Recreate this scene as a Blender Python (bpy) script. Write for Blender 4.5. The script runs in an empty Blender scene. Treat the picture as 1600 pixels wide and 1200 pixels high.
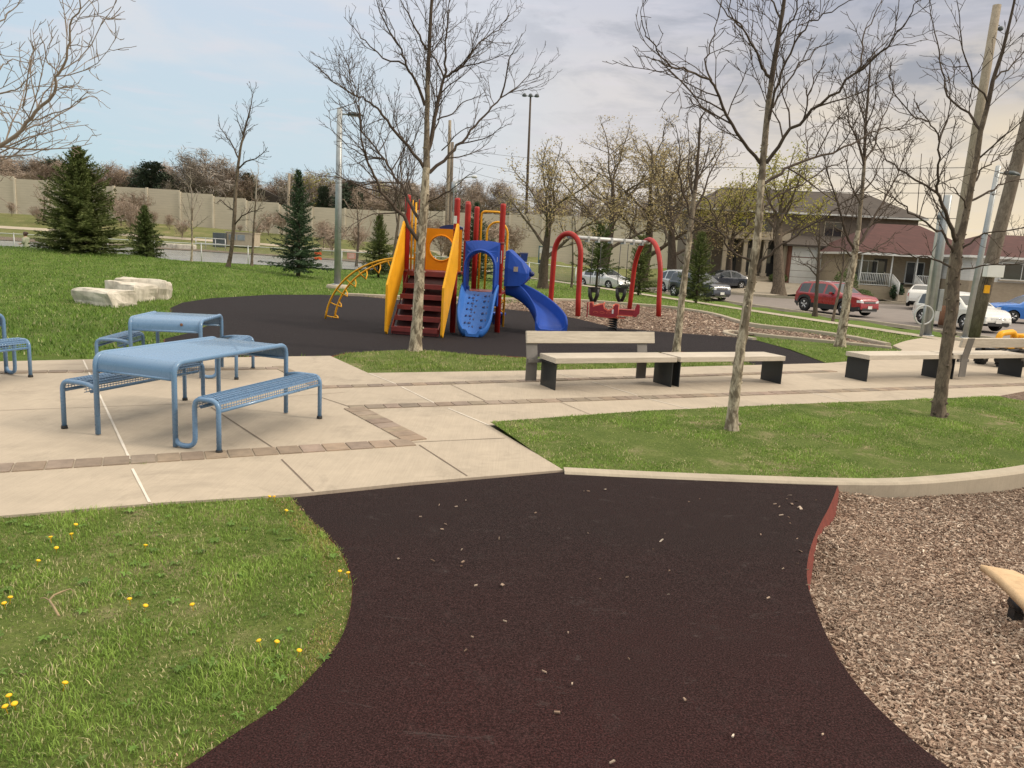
import bpy, bmesh, math, random
import numpy as np
from mathutils import Vector, Matrix
from mathutils.geometry import delaunay_2d_cdt
R = math.radians
scene = bpy.context.scene
C = scene.collection

# ------------------------------------------------------------------ camera
CAM_H, F_PX, PITCH, ROLL = 1.9, 1202.0, R(10.0), R(3.1)
cd = bpy.data.cameras.new('camera'); cam = bpy.data.objects.new('camera', cd); C.objects.link(cam)
cd.sensor_fit = 'HORIZONTAL'; cd.sensor_width = 36.0; cd.lens = 36.0 * F_PX / 1600.0
cd.clip_start = 0.05; cd.clip_end = 3000
cam.matrix_world = Matrix.Translation((0, 0, CAM_H)) @ Matrix.Rotation(R(90) - PITCH, 4, 'X') @ Matrix.Rotation(ROLL, 4, 'Z')
scene.camera = cam

# ------------------------------------------------------------------ sky, sun, exposure
SUN_EL, SUN_AZ = R(32), R(98)          # azimuth measured from the view direction (+Y) towards the right (+X)
w = bpy.data.worlds.new('World'); scene.world = w; w.use_nodes = True
nt = w.node_tree; N = nt.nodes; L = nt.links
for n in list(N): N.remove(n)
def lin(c):
    return tuple((v / 255 / 12.92 if v <= 10 else ((v / 255 + .055) / 1.055) ** 2.4) for v in c) + (1,)
def wn(t, **k):
    n = N.new(t)
    for a, b in k.items(): setattr(n, a, b)
    return n
def wmath(op, a, b=None, c=None, clamp=False):
    n = wn('ShaderNodeMath', operation=op, use_clamp=clamp)
    for i, v in enumerate((a, b, c)):
        if v is None: continue
        if isinstance(v, (int, float)): n.inputs[i].default_value = v
        else: L.new(v, n.inputs[i])
    return n.outputs[0]
def wramp(fac, stops, interp='EASE'):
    n = wn('ShaderNodeValToRGB'); n.color_ramp.interpolation = interp
    e = n.color_ramp.elements
    while len(e) < len(stops): e.new(.5)
    for el, (p, c) in zip(e, stops): el.position = p; el.color = c
    L.new(fac, n.inputs[0]); return n.outputs[0]
def wmix(fac, a, b, bt='MIX'):
    n = wn('ShaderNodeMix', data_type='RGBA', blend_type=bt)
    for i, v in ((0, fac), (6, a), (7, b)):
        if isinstance(v, (int, float)): n.inputs[i].default_value = v
        elif isinstance(v, tuple): n.inputs[i].default_value = v
        else: L.new(v, n.inputs[i])
    return n.outputs[2]
tc = wn('ShaderNodeTexCoord'); sx = wn('ShaderNodeSeparateXYZ'); L.new(tc.outputs['Generated'], sx.inputs[0])
X, Y, Z = sx.outputs
az = wmath('ARCTAN2', X, Y)                                    # 0 straight ahead
a01 = wmath('MULTIPLY_ADD', az, 1 / 1.5, .5, clamp=True)         # -0.75..0.75 rad -> 0..1
low = wramp(a01, [(0.0, lin((196, 222, 232))), (.32, lin((203, 225, 233))), (.46, lin((224, 228, 230))), (.58, lin((240, 230, 220))), (.75, lin((250, 234, 208))), (.92, lin((251, 230, 194)))])
high = wramp(a01, [(0.0, lin((205, 221, 238))), (.3, lin((211, 223, 238))), (.45, lin((222, 225, 234))), (.56, lin((214, 215, 224))), (.7, lin((186, 189, 202))), (.95, lin((180, 182, 192)))])
# layered cloud noise, stretched along the horizon
def cloud(scale, zs, detail, off, rough=.55):
    mp = wn('ShaderNodeMapping'); mp.inputs['Scale'].default_value = (1, 1, zs); mp.inputs['Location'].default_value = off
    L.new(tc.outputs['Generated'], mp.inputs[0])
    n = wn('ShaderNodeTexNoise'); n.inputs['Scale'].default_value = scale; n.inputs['Detail'].default_value = detail
    n.inputs['Roughness'].default_value = rough; n.inputs['Distortion'].default_value = .35
    L.new(mp.outputs[0], n.inputs['Vector']); return n.outputs['Fac']
c1 = cloud(3.2, 3.4, 8, (.3, .1, .2)); c2 = cloud(7.5, 3.0, 7, (1.3, 4.1, 2.2), .6)
elev_mix = wmath('ADD', wmath('MULTIPLY_ADD', Z, 4.6, -.28), wmath('MULTIPLY_ADD', c1, 1.1, -.55), clamp=True)
base = wmix(elev_mix, low, high)
# grey violet cloud bellies high on the right, pale wisps on the left
rt = wmath('MULTIPLY_ADD', az, 1.6, .3, clamp=True)
up = wmath('MULTIPLY_ADD', Z, 6.0, -.45, clamp=True)
patch = wramp(c2, [(.44, (0, 0, 0, 1)), (.63, (1, 1, 1, 1))])
base = wmix(wmath('MULTIPLY', wmath('MULTIPLY', wmath('MULTIPLY', patch, rt), up), .95), base, lin((156, 161, 173)))
lightp = wramp(c1, [(.5, (0, 0, 0, 1)), (.66, (1, 1, 1, 1))])
base = wmix(wmath('MULTIPLY', wmath('MULTIPLY', lightp, up), .5), base, lin((240, 234, 230)))
c3 = cloud(10.0, 7.0, 6, (5.3, .1, 1.2), .55)
wisp = wramp(c3, [(.5, (0, 0, 0, 1)), (.7, (1, 1, 1, 1))])
base = wmix(wmath('MULTIPLY', wisp, .3), base, lin((232, 226, 232)))
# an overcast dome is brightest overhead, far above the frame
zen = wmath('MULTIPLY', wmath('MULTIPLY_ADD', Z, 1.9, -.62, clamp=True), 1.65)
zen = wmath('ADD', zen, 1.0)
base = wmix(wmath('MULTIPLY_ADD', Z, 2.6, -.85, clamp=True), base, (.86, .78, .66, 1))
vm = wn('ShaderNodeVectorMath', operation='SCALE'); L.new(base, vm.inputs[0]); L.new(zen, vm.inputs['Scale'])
sky = wn('ShaderNodeTexSky', sky_type='NISHITA'); sky.sun_disc = False
sky.sun_elevation = SUN_EL; sky.sun_rotation = SUN_AZ
bg1 = wn('ShaderNodeBackground'); L.new(sky.outputs[0], bg1.inputs[0]); bg1.inputs[1].default_value = 0.08
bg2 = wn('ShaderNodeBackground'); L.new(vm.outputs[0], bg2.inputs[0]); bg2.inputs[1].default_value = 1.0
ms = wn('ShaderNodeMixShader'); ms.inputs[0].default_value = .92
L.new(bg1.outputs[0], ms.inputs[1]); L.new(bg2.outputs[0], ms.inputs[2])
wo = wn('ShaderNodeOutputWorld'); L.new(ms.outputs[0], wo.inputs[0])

sd = bpy.data.lights.new('sun', 'SUN'); sd.energy = 2.4; sd.angle = R(10); sd.color = (1.0, .88, .72)
sun = bpy.data.objects.new('sun', sd); C.objects.link(sun)
sun.rotation_euler = (R(90) - SUN_EL, 0, math.pi - SUN_AZ)
scene.view_settings.view_transform = 'Standard'; scene.view_settings.look = 'None'
scene.view_settings.exposure = 0.0; scene.view_settings.gamma = 1.0
scene.cycles.use_denoising = True
scene.cycles.max_bounces = 8; scene.cycles.transparent_max_bounces = 24
scene.cycles.diffuse_bounces = 3

# ------------------------------------------------------------------ survey: photograph pixel -> place on the ground
def ray(px, py):
    u, v = px - 800.0, 600.0 - py
    c, s = math.cos(ROLL), math.sin(ROLL)
    x, y = u * c - v * s, u * s + v * c
    return Vector((x, F_PX * math.cos(PITCH) + y * math.sin(PITCH), -F_PX * math.sin(PITCH) + y * math.cos(PITCH)))
def at(px, py, Yd):
    d = ray(px, py); return d * (Yd / d.y) + Vector((0, 0, CAM_H))
def sst(a, b, x):
    t = min(1, max(0, (x - a) / (b - a))); return t * t * (3 - 2 * t)
def street_s(x, y): return (x - 12) * .94 + (y - 50) * .342       # metres beyond the near kerb of the street
def T(x, y):
    """height of the natural ground"""
    s = street_s(x, y)
    z = -.56 * sst(-14, -1.5, s)
    if x > 12 and y > 50: z += .72 * sst(58, 68, y) * sst(14, 20, x)
    mk = sst(-8.0, -12.5, x - .12 * max(0, y - 26))
    z += mk * (.78 * math.exp(-((x + 21.5) / 8.5) ** 2 - ((y - 34) / 7.0) ** 2) + .25 * math.exp(-((x + 13) / 6) ** 2 - ((y - 26) / 6.0) ** 2))
    if s < 9:
        z += -.12 * sst(47, 53, y) * sst(4, -4, x)
    # far bank of the pond and the berm of the noise wall
    far = sst(80, 97, y) * (2.9 - 1.4 * sst(-62, 0, x)) * sst(30, 5, x)
    if s > 8: far *= .55
    return z + far
def G(px, py, dz=0.0):
    d = ray(px, py); z = 0.0
    for _ in range(12):
        t = (z + dz - CAM_H) / min(d.z, -1e-3); p = d * t; z = T(p.x, p.y)
    return Vector((p.x, p.y, z + dz))

# ------------------------------------------------------------------ scene bookkeeping
def tag(o, label=None, cat=None, group=None, kind=None):
    if label: o['label'] = label
    if cat: o['category'] = cat
    if group: o['group'] = group
    if kind: o['kind'] = kind
    return o
def thing(name, label, cat, loc=(0, 0, 0), rotz=0.0, group=None):
    o = bpy.data.objects.new(name, None); C.objects.link(o)
    o.location = loc; o.rotation_euler = (0, 0, rotz); o.empty_display_size = .2
    return tag(o, label, cat, group)
def copy_tree(o, parent=None):
    c = o.copy(); C.objects.link(c); c.parent = parent
    for ch in [q for q in KIDS.get(o.name, [])]:
        copy_tree(ch, c)
        KIDS.setdefault(c.name, []).append(c)
    return c
KIDS = {}
def dup(o, loc, rotz, label, scale=None, group=None):
    def rec(src, par):
        n = src.copy(); C.objects.link(n); n.parent = par
        for ch in KIDS.get(src.name, []): rec(ch, n)
        return n
    c = rec(o, None); c.location = loc; c.rotation_euler = (0, 0, rotz)
    if scale is not None: c.scale = scale if hasattr(scale, '__len__') else (scale,) * 3
    c['label'] = label
    if group: c['group'] = group
    return c

class MB:
    """collects shapes and links them as ONE mesh object"""
    def __init__(s): s.v = []; s.f = []; s.m = []; s.sm = []; s.col = []; s.cur = (1, 1, 1, 1)
    def add(s, vs, fs, mi=0, smooth=False):
        b = len(s.v); s.v.extend(vs); s.col.extend([s.cur] * len(vs))
        for f in fs: s.f.append([b + i for i in f]); s.m.append(mi); s.sm.append(smooth)
    def box(s, c, d, rz=0, mi=0, rot=None, bev=0):
        x, y, z = d[0] / 2, d[1] / 2, d[2] / 2
        M_ = rot if rot is not None else Matrix.Rotation(rz, 3, 'Z')
        c = Vector(c)
        if bev > 0:
            bm = bmesh.new(); bmesh.ops.create_cube(bm, size=1)
            for v in bm.verts: v.co = Vector((v.co.x * d[0], v.co.y * d[1], v.co.z * d[2]))
            bmesh.ops.bevel(bm, geom=bm.edges[:], offset=bev, segments=2, affect='EDGES', profile=.6)
            bm.verts.index_update()
            s.add([tuple(c + M_ @ v.co) for v in bm.verts], [[v.index for v in f.verts] for f in bm.faces], mi, False); bm.free(); return
        vs = [tuple(c + M_ @ Vector((i * x, j * y, k * z))) for i in (-1, 1) for j in (-1, 1) for k in (-1, 1)]
        s.add(vs, [(0, 1, 3, 2), (4, 6, 7, 5), (0, 4, 5, 1), (2, 3, 7, 6), (0, 2, 6, 4), (1, 5, 7, 3)], mi)
    def tube(s, pts, r, n=8, mi=0, cap=True, smooth=True, closed=False):
        P = [Vector(p) for p in pts]; k = len(P)
        rs = r if hasattr(r, '__len__') else [r] * k
        vs = []; nrm = None
        for i in range(k):
            if closed: t = P[(i + 1) % k] - P[(i - 1) % k]
            else: t = P[min(i + 1, k - 1)] - P[max(i - 1, 0)]
            if t.length < 1e-9: t = Vector((0, 0, 1))
            t.normalize()
            if nrm is None:
                a = Vector((0, 0, 1)) if abs(t.z) < .9 else Vector((1, 0, 0))
                nrm = t.cross(a).normalized()
            else:
                nrm = nrm - t * nrm.dot(t)
                if nrm.length < 1e-6: nrm = t.cross(Vector((.3, .5, .8)))
                nrm.normalize()
            b = t.cross(nrm)
            for j in range(n):
                an = 2 * math.pi * j / n
                vs.append(tuple(P[i] + (nrm * math.cos(an) + b * math.sin(an)) * rs[i]))
        fs = []
        for i in range(k if closed else k - 1):
            i2 = (i + 1) % k
            for j in range(n):
                j2 = (j + 1) % n
                fs.append((i * n + j, i * n + j2, i2 * n + j2, i2 * n + j))
        if cap and not closed:
            fs.append(tuple(range(n - 1, -1, -1))); fs.append(tuple((k - 1) * n + j for j in range(n)))
        s.add(vs, fs, mi, smooth)
    def lathe(s, prof, c=(0, 0, 0), n=20, mi=0, rot=None, smooth=True, cap=True):
        vs = []; c = Vector(c)
        for r_, z_ in prof:
            for j in range(n):
                a = 2 * math.pi * j / n
                p = Vector((r_ * math.cos(a), r_ * math.sin(a), z_))
                if rot is not None: p = rot @ p
                vs.append(tuple(c + p))
        fs = []
        for i in range(len(prof) - 1):
            for j in range(n):
                j2 = (j + 1) % n
                fs.append((i * n + j, i * n + j2, (i + 1) * n + j2, (i + 1) * n + j))
        if cap:
            fs.append(tuple(range(n - 1, -1, -1))); fs.append(tuple((len(prof) - 1) * n + j for j in range(n)))
        s.add(vs, fs, mi, smooth)
    def prism(s, poly, fn0, fn1, mi=0):
        """closed outline poly (2D) mapped by fn0 / fn1 to its two faces"""
        k = len(poly)
        vs = [tuple(fn0(*p)) for p in poly] + [tuple(fn1(*p)) for p in poly]
        fs = [tuple(range(k - 1, -1, -1)), tuple(range(k, 2 * k))]
        for i in range(k): fs.append((i, (i + 1) % k, k + (i + 1) % k, k + i))
        s.add(vs, fs, mi)
    def grid(s, rows, mi=0, smooth=True, closed=False):
        nr, nc = len(rows), len(rows[0])
        vs = [tuple(p) for r_ in rows for p in r_]
        fs = []
        for i in range(nr - 1):
            for j in range(nc if closed else nc - 1):
                j2 = (j + 1) % nc
                fs.append((i * nc + j, i * nc + j2, (i + 1) * nc + j2, (i + 1) * nc + j))
        s.add(vs, fs, mi, smooth)
    def build(s, name, mats, parent=None, colors=False, fixn=False):
        me = bpy.data.meshes.new(name); me.from_pydata(s.v, [], s.f)
        mats = mats if isinstance(mats, (list, tuple)) else [mats]
        for m_ in mats: me.materials.append(m_)
        if len(s.f):
            me.polygons.foreach_set('material_index', s.m); me.polygons.foreach_set('use_smooth', s.sm)
        if colors:
            a = me.attributes.new('tint', 'FLOAT_COLOR', 'POINT'); a.data.foreach_set('color', [q for c_ in s.col for q in c_])
        me.update()
        if fixn:
            bm = bmesh.new(); bm.from_mesh(me); bmesh.ops.recalc_face_normals(bm, faces=bm.faces[:]); bm.to_mesh(me); bm.free()
        o = bpy.data.objects.new(name, me); C.objects.link(o)
        if parent is not None: o.parent = parent; KIDS.setdefault(parent.name, []).append(o)
        return o
def np_mesh(name, V, F, mat, tint=None, smooth=False):
    """big mesh from arrays; F is (n,k) with constant k"""
    me = bpy.data.meshes.new(name); nv, (nf, k) = len(V), F.shape
    me.vertices.add(nv); me.vertices.foreach_set('co', V.astype(np.float32).ravel())
    me.loops.add(nf * k); me.loops.foreach_set('vertex_index', F.astype(np.int32).ravel())
    me.polygons.add(nf); me.polygons.foreach_set('loop_start', np.arange(0, nf * k, k, dtype=np.int32))
    me.polygons.foreach_set('use_smooth', np.full(nf, smooth))
    if tint is not None:
        a = me.attributes.new('tint', 'FLOAT_COLOR', 'POINT'); a.data.foreach_set('color', tint.astype(np.float32).ravel())
    me.materials.append(mat); me.update(calc_edges=True); me.validate()
    o = bpy.data.objects.new(name, me); C.objects.link(o); return o
def sheet(name, poly, zf, mat, cell=1.0, skirt=0.0, kind='structure', skirt_out=0.0):
    """a sheet of ground with outline poly [(x,y)...]; zf gives its height; optional skirt round the edge"""
    pts = []; n = len(poly)
    for i in range(n):
        a, b = Vector(poly[i]), Vector(poly[(i + 1) % n]); k = max(1, int((b - a).length / (cell * .8)))
        for q in range(k): pts.append(a + (b - a) * (q / k))
    nb = len(pts); edges = [(i, (i + 1) % nb) for i in range(nb)]
    xs = [p.x for p in pts]; ys = [p.y for p in pts]
    nx, ny = int((max(xs) - min(xs)) / cell), int((max(ys) - min(ys)) / cell)
    pp = list(pts)
    for i in range(1, nx + 1):
        for j in range(1, ny + 1):
            p = Vector((min(xs) + i * cell, min(ys) + j * cell))
            if inside(p, pts): pp.append(p)
    V, E_, F_, *_ = delaunay_2d_cdt(pp, edges, [list(range(nb))], 1, 1e-5)
    mb = MB(); mb.add([(p.x, p.y, zf(p.x, p.y)) for p in V], [list(f) for f in F_], 0, True)
    if skirt:
        area = sum(pts[i].x * pts[(i + 1) % nb].y - pts[(i + 1) % nb].x * pts[i].y for i in range(nb))
        sg = 1 if area > 0 else -1
        vs = []; fs = []
        for i in range(nb):
            tg = (pts[(i + 1) % nb] - pts[i - 1]).normalized(); o = Vector((tg.y, -tg.x)) * sg
            z = zf(pts[i].x, pts[i].y)
            vs += [(pts[i].x, pts[i].y, z), (pts[i].x + o.x * skirt_out, pts[i].y + o.y * skirt_out, z - skirt)]
        for i in range(nb):
            j = (i + 1) % nb; fs.append((2 * i, 2 * i + 1, 2 * j + 1, 2 * j))
        mb.add(vs, fs, 1 if isinstance(mat, (list, tuple)) else 0, False)
    o = mb.build(name, mat); 
    if kind: o['kind'] = kind
    return o
def inside(p, poly):
    c = False; n = len(poly); j = n - 1
    for i in range(n):
        a, b = poly[i], poly[j]
        if (a[1] > p[1]) != (b[1] > p[1]) and p[0] < (b[0] - a[0]) * (p[1] - a[1]) / (b[1] - a[1]) + a[0]: c = not c
        j = i
    return c
def inside_np(x, y, poly):
    c = np.zeros(len(x), bool); n = len(poly); j = n - 1
    for i in range(n):
        ax, ay = poly[i][0], poly[i][1]; bx, by = poly[j][0], poly[j][1]
        if ay != by:
            c ^= ((ay > y) != (by > y)) & (x < (bx - ax) * (y - ay) / (by - ay) + ax)
        j = i
    return c
def px_poly(pts, dz=0): return [tuple(G(a, b, dz).xy) for a, b in pts]
def smooth_poly(pts, it=2):
    for _ in range(it):
        q = []
        for i in range(len(pts) - 1):
            a, b = Vector(pts[i]), Vector(pts[i + 1]); q += [a * .75 + b * .25, a * .25 + b * .75]
        pts = [tuple(pts[0])] + [tuple(v) for v in q] + [tuple(pts[-1])]
    return pts
# ------------------------------------------------------------------ materials
def newmat(name):
    m = bpy.data.materials.new(name); m.use_nodes = True
    return m, m.node_tree.nodes, m.node_tree.links, m.node_tree.nodes['Principled BSDF']
def lin3(c): return lin(c)[:3]
def node(N, t, **k):
    n = N.new(t)
    for a, b in k.items():
        if a.startswith('i_'): n.inputs[a[2:].replace('_', ' ')].default_value = b
        else: setattr(n, a, b)
    return n
def noise(N, L, vec, scale, detail=4, rough=.6, dist=0):
    n = node(N, 'ShaderNodeTexNoise'); n.inputs['Scale'].default_value = scale; n.inputs['Detail'].default_value = detail
    n.inputs['Roughness'].default_value = rough; n.inputs['Distortion'].default_value = dist
    L.new(vec, n.inputs['Vector']); return n.outputs['Fac']
def ramp(N, L, fac, stops, interp='LINEAR'):
    n = node(N, 'ShaderNodeValToRGB'); n.color_ramp.interpolation = interp; e = n.color_ramp.elements
    while len(e) < len(stops): e.new(.5)
    for el, (p, c) in zip(e, stops):
        el.position = p; el.color = (c, c, c, 1) if isinstance(c, (int, float)) else tuple(c)[:3] + (1,)
    L.new(fac, n.inputs[0]); return n.outputs[0]
def mix(N, L, fac, a, b, bt='MIX'):
    n = node(N, 'ShaderNodeMix', data_type='RGBA', blend_type=bt)
    for i, v in ((0, fac), (6, a), (7, b)):
        if isinstance(v, (int, float)): n.inputs[i].default_value = v
        elif isinstance(v, tuple): n.inputs[i].default_value = tuple(v)[:3] + (1,)
        else: L.new(v, n.inputs[i])
    return n.outputs[2]
def coords(N, L, kind='Object', scale=(1, 1, 1), rot=(0, 0, 0)):
    t = node(N, 'ShaderNodeTexCoord'); mp = node(N, 'ShaderNodeMapping')
    mp.inputs['Scale'].default_value = scale; mp.inputs['Rotation'].default_value = rot
    L.new(t.outputs[kind], mp.inputs[0]); return mp.outputs[0]
def bump(N, L, b, h, strength=.3, dist=.01):
    n = node(N, 'ShaderNodeBump'); n.inputs['Strength'].default_value = strength; n.inputs['Distance'].default_value = dist
    L.new(h, n.inputs['Height']); L.new(n.outputs[0], b.inputs['Normal'])
def sc(c, k): return tuple(v * k for v in c)
def M(name, col, rough=.55, var=.18, scale=6, bmp=0, bscale=60, bd=.004, metal=0, coat=0, spec=.5, tint=False):
    m, N, L, b = newmat(name); v = coords(N, L)
    f = noise(N, L, v, scale, 5); f2 = noise(N, L, v, scale * 9, 3)
    c = ramp(N, L, f, [(.3, sc(col, 1 - var)), (.7, sc(col, 1 + var))])
    c = mix(N, L, var, c, ramp(N, L, f2, [(.35, sc(col, 1 - 1.3 * var)), (.65, sc(col, 1 + var))]))
    if tint:
        a = node(N, 'ShaderNodeAttribute', attribute_name='tint'); c = mix(N, L, 1.0, c, a.outputs['Color'], 'MULTIPLY')
    L.new(c, b.inputs['Base Color'])
    rr = ramp(N, L, f2, [(.3, max(0, rough - .08)), (.7, min(1, rough + .08))]); L.new(rr, b.inputs['Roughness'])
    b.inputs['Metallic'].default_value = metal; b.inputs['Coat Weight'].default_value = coat
    b.inputs['Specular IOR Level'].default_value = spec
    if bmp: bump(N, L, b, noise(N, L, v, bscale, 4), bmp, bd)
    return m

def mat_lawn(name, g1, g2, dry, dryamt=.5, scale=1.0):
    m, N, L, b = newmat(name); v = coords(N, L)
    big = noise(N, L, v, .35 * scale, 4, .6); mid = noise(N, L, v, 2.2 * scale, 5, .65, .3); fine = noise(N, L, v, 38, 4, .7)
    vs = coords(N, L, scale=(1, 1.0, 1)); hair = noise(N, L, vs, 130, 3, .7)
    c = ramp(N, L, mid, [(.3, g1), (.7, g2)])
    c = mix(N, L, ramp(N, L, big, [(.35, 0.0), (.7, .6)]), c, sc(g2, 1.12))
    d = node(N, 'ShaderNodeMath', operation='MULTIPLY'); L.new(ramp(N, L, mid, [(.5, 0.0), (.72, 1.0)]), d.inputs[0]); L.new(ramp(N, L, big, [(.42, 0.0), (.62, dryamt)]), d.inputs[1])
    c = mix(N, L, d.outputs[0], c, dry)
    c = mix(N, L, ramp(N, L, fine, [(.35, .5), (.6, 0.0)]), c, sc(g1, .5))
    c = mix(N, L, ramp(N, L, hair, [(.5, 0.0), (.75, .3)]), c, (.24, .27, .07))
    L.new(c, b.inputs['Base Color']); b.inputs['Roughness'].default_value = .9; b.inputs['Specular IOR Level'].default_value = .15
    ad = node(N, 'ShaderNodeMath', operation='ADD'); L.new(fine, ad.inputs[0]); L.new(hair, ad.inputs[1])
    bump(N, L, b, ad.outputs[0], .9, .03); return m
def mat_blade(name, var=.2):
    m, N, L, b = newmat(name)
    a = node(N, 'ShaderNodeAttribute', attribute_name='tint')
    L.new(a.outputs['Color'], b.inputs['Base Color']); b.inputs['Roughness'].default_value = .6
    b.inputs['Specular IOR Level'].default_value = .25
    tr = node(N, 'ShaderNodeBsdfTranslucent'); L.new(a.outputs['Color'], tr.inputs[0])
    mx = node(N, 'ShaderNodeMixShader'); mx.inputs[0].default_value = .25
    L.new(b.outputs[0], mx.inputs[1]); L.new(tr.outputs[0], mx.inputs[2])
    L.new(mx.outputs[0], N['Material Output'].inputs[0]); return m
def mat_concrete(name, col, ang=0.4):
    m, N, L, b = newmat(name); v = coords(N, L)
    big = noise(N, L, v, .45, 5, .6); mid = noise(N, L, v, 3.2, 6, .7); fine = noise(N, L, v, 90, 4, .75)
    br = noise(N, L, coords(N, L, scale=(60, 1.2, 1), rot=(0, 0, ang)), 1.4, 3, .6)
    c = ramp(N, L, big, [(.3, sc(col, .86)), (.7, sc(col, 1.08))])
    c = mix(N, L, .5, c, ramp(N, L, mid, [(.3, sc(col, .72)), (.7, sc(col, 1.16))]))
    c = mix(N, L, .22, c, ramp(N, L, br, [(.35, sc(col, .72)), (.65, sc(col, 1.16))]))
    c = mix(N, L, ramp(N, L, fine, [(.3, .35), (.5, 0.0)]), c, sc(col, .62))
    st = noise(N, L, v, 1.1, 8, .75, .6); c = mix(N, L, ramp(N, L, st, [(.54, 0.0), (.68, .5)]), c, sc(col, .52))
    L.new(c, b.inputs['Base Color']); b.inputs['Roughness'].default_value = .82
    bump(N, L, b, fine, .25, .004); return m
def mat_rubber(name, col, red, redamt):
    m, N, L, b = newmat(name); v = coords(N, L)
    g = noise(N, L, v, 120, 3, .8); g2 = noise(N, L, v, 260, 2, .8); big = noise(N, L, v, .6, 4, .6); mid = noise(N, L, v, 5, 5, .7)
    c = ramp(N, L, g, [(.34, sc(col, .22)), (.5, col), (.66, sc(col, 2.7))])
    c = mix(N, L, ramp(N, L, g2, [(.58, 0.0), (.7, .55)]), c, red)
    sx_ = node(N, 'ShaderNodeSeparateXYZ'); L.new(v, sx_.inputs[0])
    if redamt:
        # worn through to the red base coat where feet come from this end of the path
        k = node(N, 'ShaderNodeMapRange'); L.new(sx_.outputs[1], k.inputs[0])
        k.inputs[1].default_value = 5.0; k.inputs[2].default_value = 1.6; k.inputs[3].default_value = 0; k.inputs[4].default_value = redamt
        w_ = node(N, 'ShaderNodeMath', operation='MULTIPLY'); L.new(k.outputs[0], w_.inputs[0]); L.new(ramp(N, L, big, [(.3, .5), (.7, 1.0)]), w_.inputs[1])
        c = mix(N, L, w_.outputs[0], c, mix(N, L, 1.0, c, (2.0, .95, .95), 'MULTIPLY'))
    c = mix(N, L, ramp(N, L, mid, [(.55, 0.0), (.8, .16)]), c, (.07, .062, .06))
    sc_ = noise(N, L, coords(N, L, scale=(1, 2.4, 1), rot=(0, 0, .5)), 2.6, 9, .78, 1.5)
    c = mix(N, L, ramp(N, L, sc_, [(.6, 0.0), (.7, .45)]), c, (.10, .088, .085))
    L.new(c, b.inputs['Base Color']); b.inputs['Roughness'].default_value = .92; b.inputs['Specular IOR Level'].default_value = .12
    bump(N, L, b, g, .8, .006); return m
def mat_mulch(name):
    m, N, L, b = newmat(name); v = coords(N, L, scale=(1, 1.7, 1), rot=(0, 0, .3))
    vo = node(N, 'ShaderNodeTexVoronoi'); vo.inputs['Scale'].default_value = 26; L.new(v, vo.inputs['Vector'])
    sp = node(N, 'ShaderNodeSeparateColor'); L.new(vo.outputs['Color'], sp.inputs[0])
    c = ramp(N, L, sp.outputs[0], [(.0, (.10, .055, .035)), (.35, (.19, .12, .08)), (.7, (.28, .20, .145)), (.95, (.44, .35, .27))])
    c = mix(N, L, ramp(N, L, vo.outputs['Distance'], [(.25, 0.0), (.65, .75)]), c, (.05, .028, .018))
    big = noise(N, L, coords(N, L), .9, 5, .6); c = mix(N, L, ramp(N, L, big, [(.4, 0.0), (.7, .55)]), c, (.17, .095, .06))
    L.new(c, b.inputs['Base Color']); b.inputs['Roughness'].default_value = .9
    bump(N, L, b, vo.outputs['Distance'], 1.0, .03); return m
def mat_bark(name, dark, pale, mott=.5, scale=1.0):
    m, N, L, b = newmat(name); v = coords(N, L, scale=(1, 1, .45))
    p = noise(N, L, v, 13 * scale, 3, .55, .8); f = noise(N, L, v, 60 * scale, 5, .7)
    c = ramp(N, L, p, [(.42, dark), (.5, sc(tuple((a + q) / 2 for a, q in zip(dark, pale)), 1)), (.58, pale)])
    c = mix(N, L, 1 - mott, c, tuple((a * .65 + q * .35) for a, q in zip(dark, pale)))
    c = mix(N, L, ramp(N, L, f, [(.3, .6), (.55, 0.0)]), c, sc(dark, .5))
    L.new(c, b.inputs['Base Color']); b.inputs['Roughness'].default_value = .85; b.inputs['Specular IOR Level'].default_value = .2
    bump(N, L, b, f, .6, .01); return m
def mat_brick(name, c1, c2, mortar, sx=1.0, bw=.22, rh=.075):
    m, N, L, b = newmat(name)
    t = node(N, 'ShaderNodeTexCoord'); sp = node(N, 'ShaderNodeSeparateXYZ'); L.new(t.outputs['Object'], sp.inputs[0])
    ad = node(N, 'ShaderNodeMath', operation='ADD'); L.new(sp.outputs[0], ad.inputs[0]); L.new(sp.outputs[1], ad.inputs[1])
    cb = node(N, 'ShaderNodeCombineXYZ'); L.new(ad.outputs[0], cb.inputs[0]); L.new(sp.outputs[2], cb.inputs[1])
    br = node(N, 'ShaderNodeTexBrick'); L.new(cb.outputs[0], br.inputs['Vector'])
    br.inputs['Color1'].default_value = c1 + (1,); br.inputs['Color2'].default_value = c2 + (1,); br.inputs['Mortar'].default_value = mortar + (1,)
    br.inputs['Scale'].default_value = 1; br.inputs['Brick Width'].default_value = bw; br.inputs['Row Height'].default_value = rh
    br.inputs['Mortar Size'].default_value = .006; br.inputs['Bias'].default_value = -.1
    n = noise(N, L, t.outputs['Object'], 1.6, 6, .65); c = mix(N, L, .35, br.outputs[0], mix(N, L, n, sc(c1, .5), sc(c2, 1.3)))
    L.new(c, b.inputs['Base Color']); b.inputs['Roughness'].default_value = .85; return m
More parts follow.
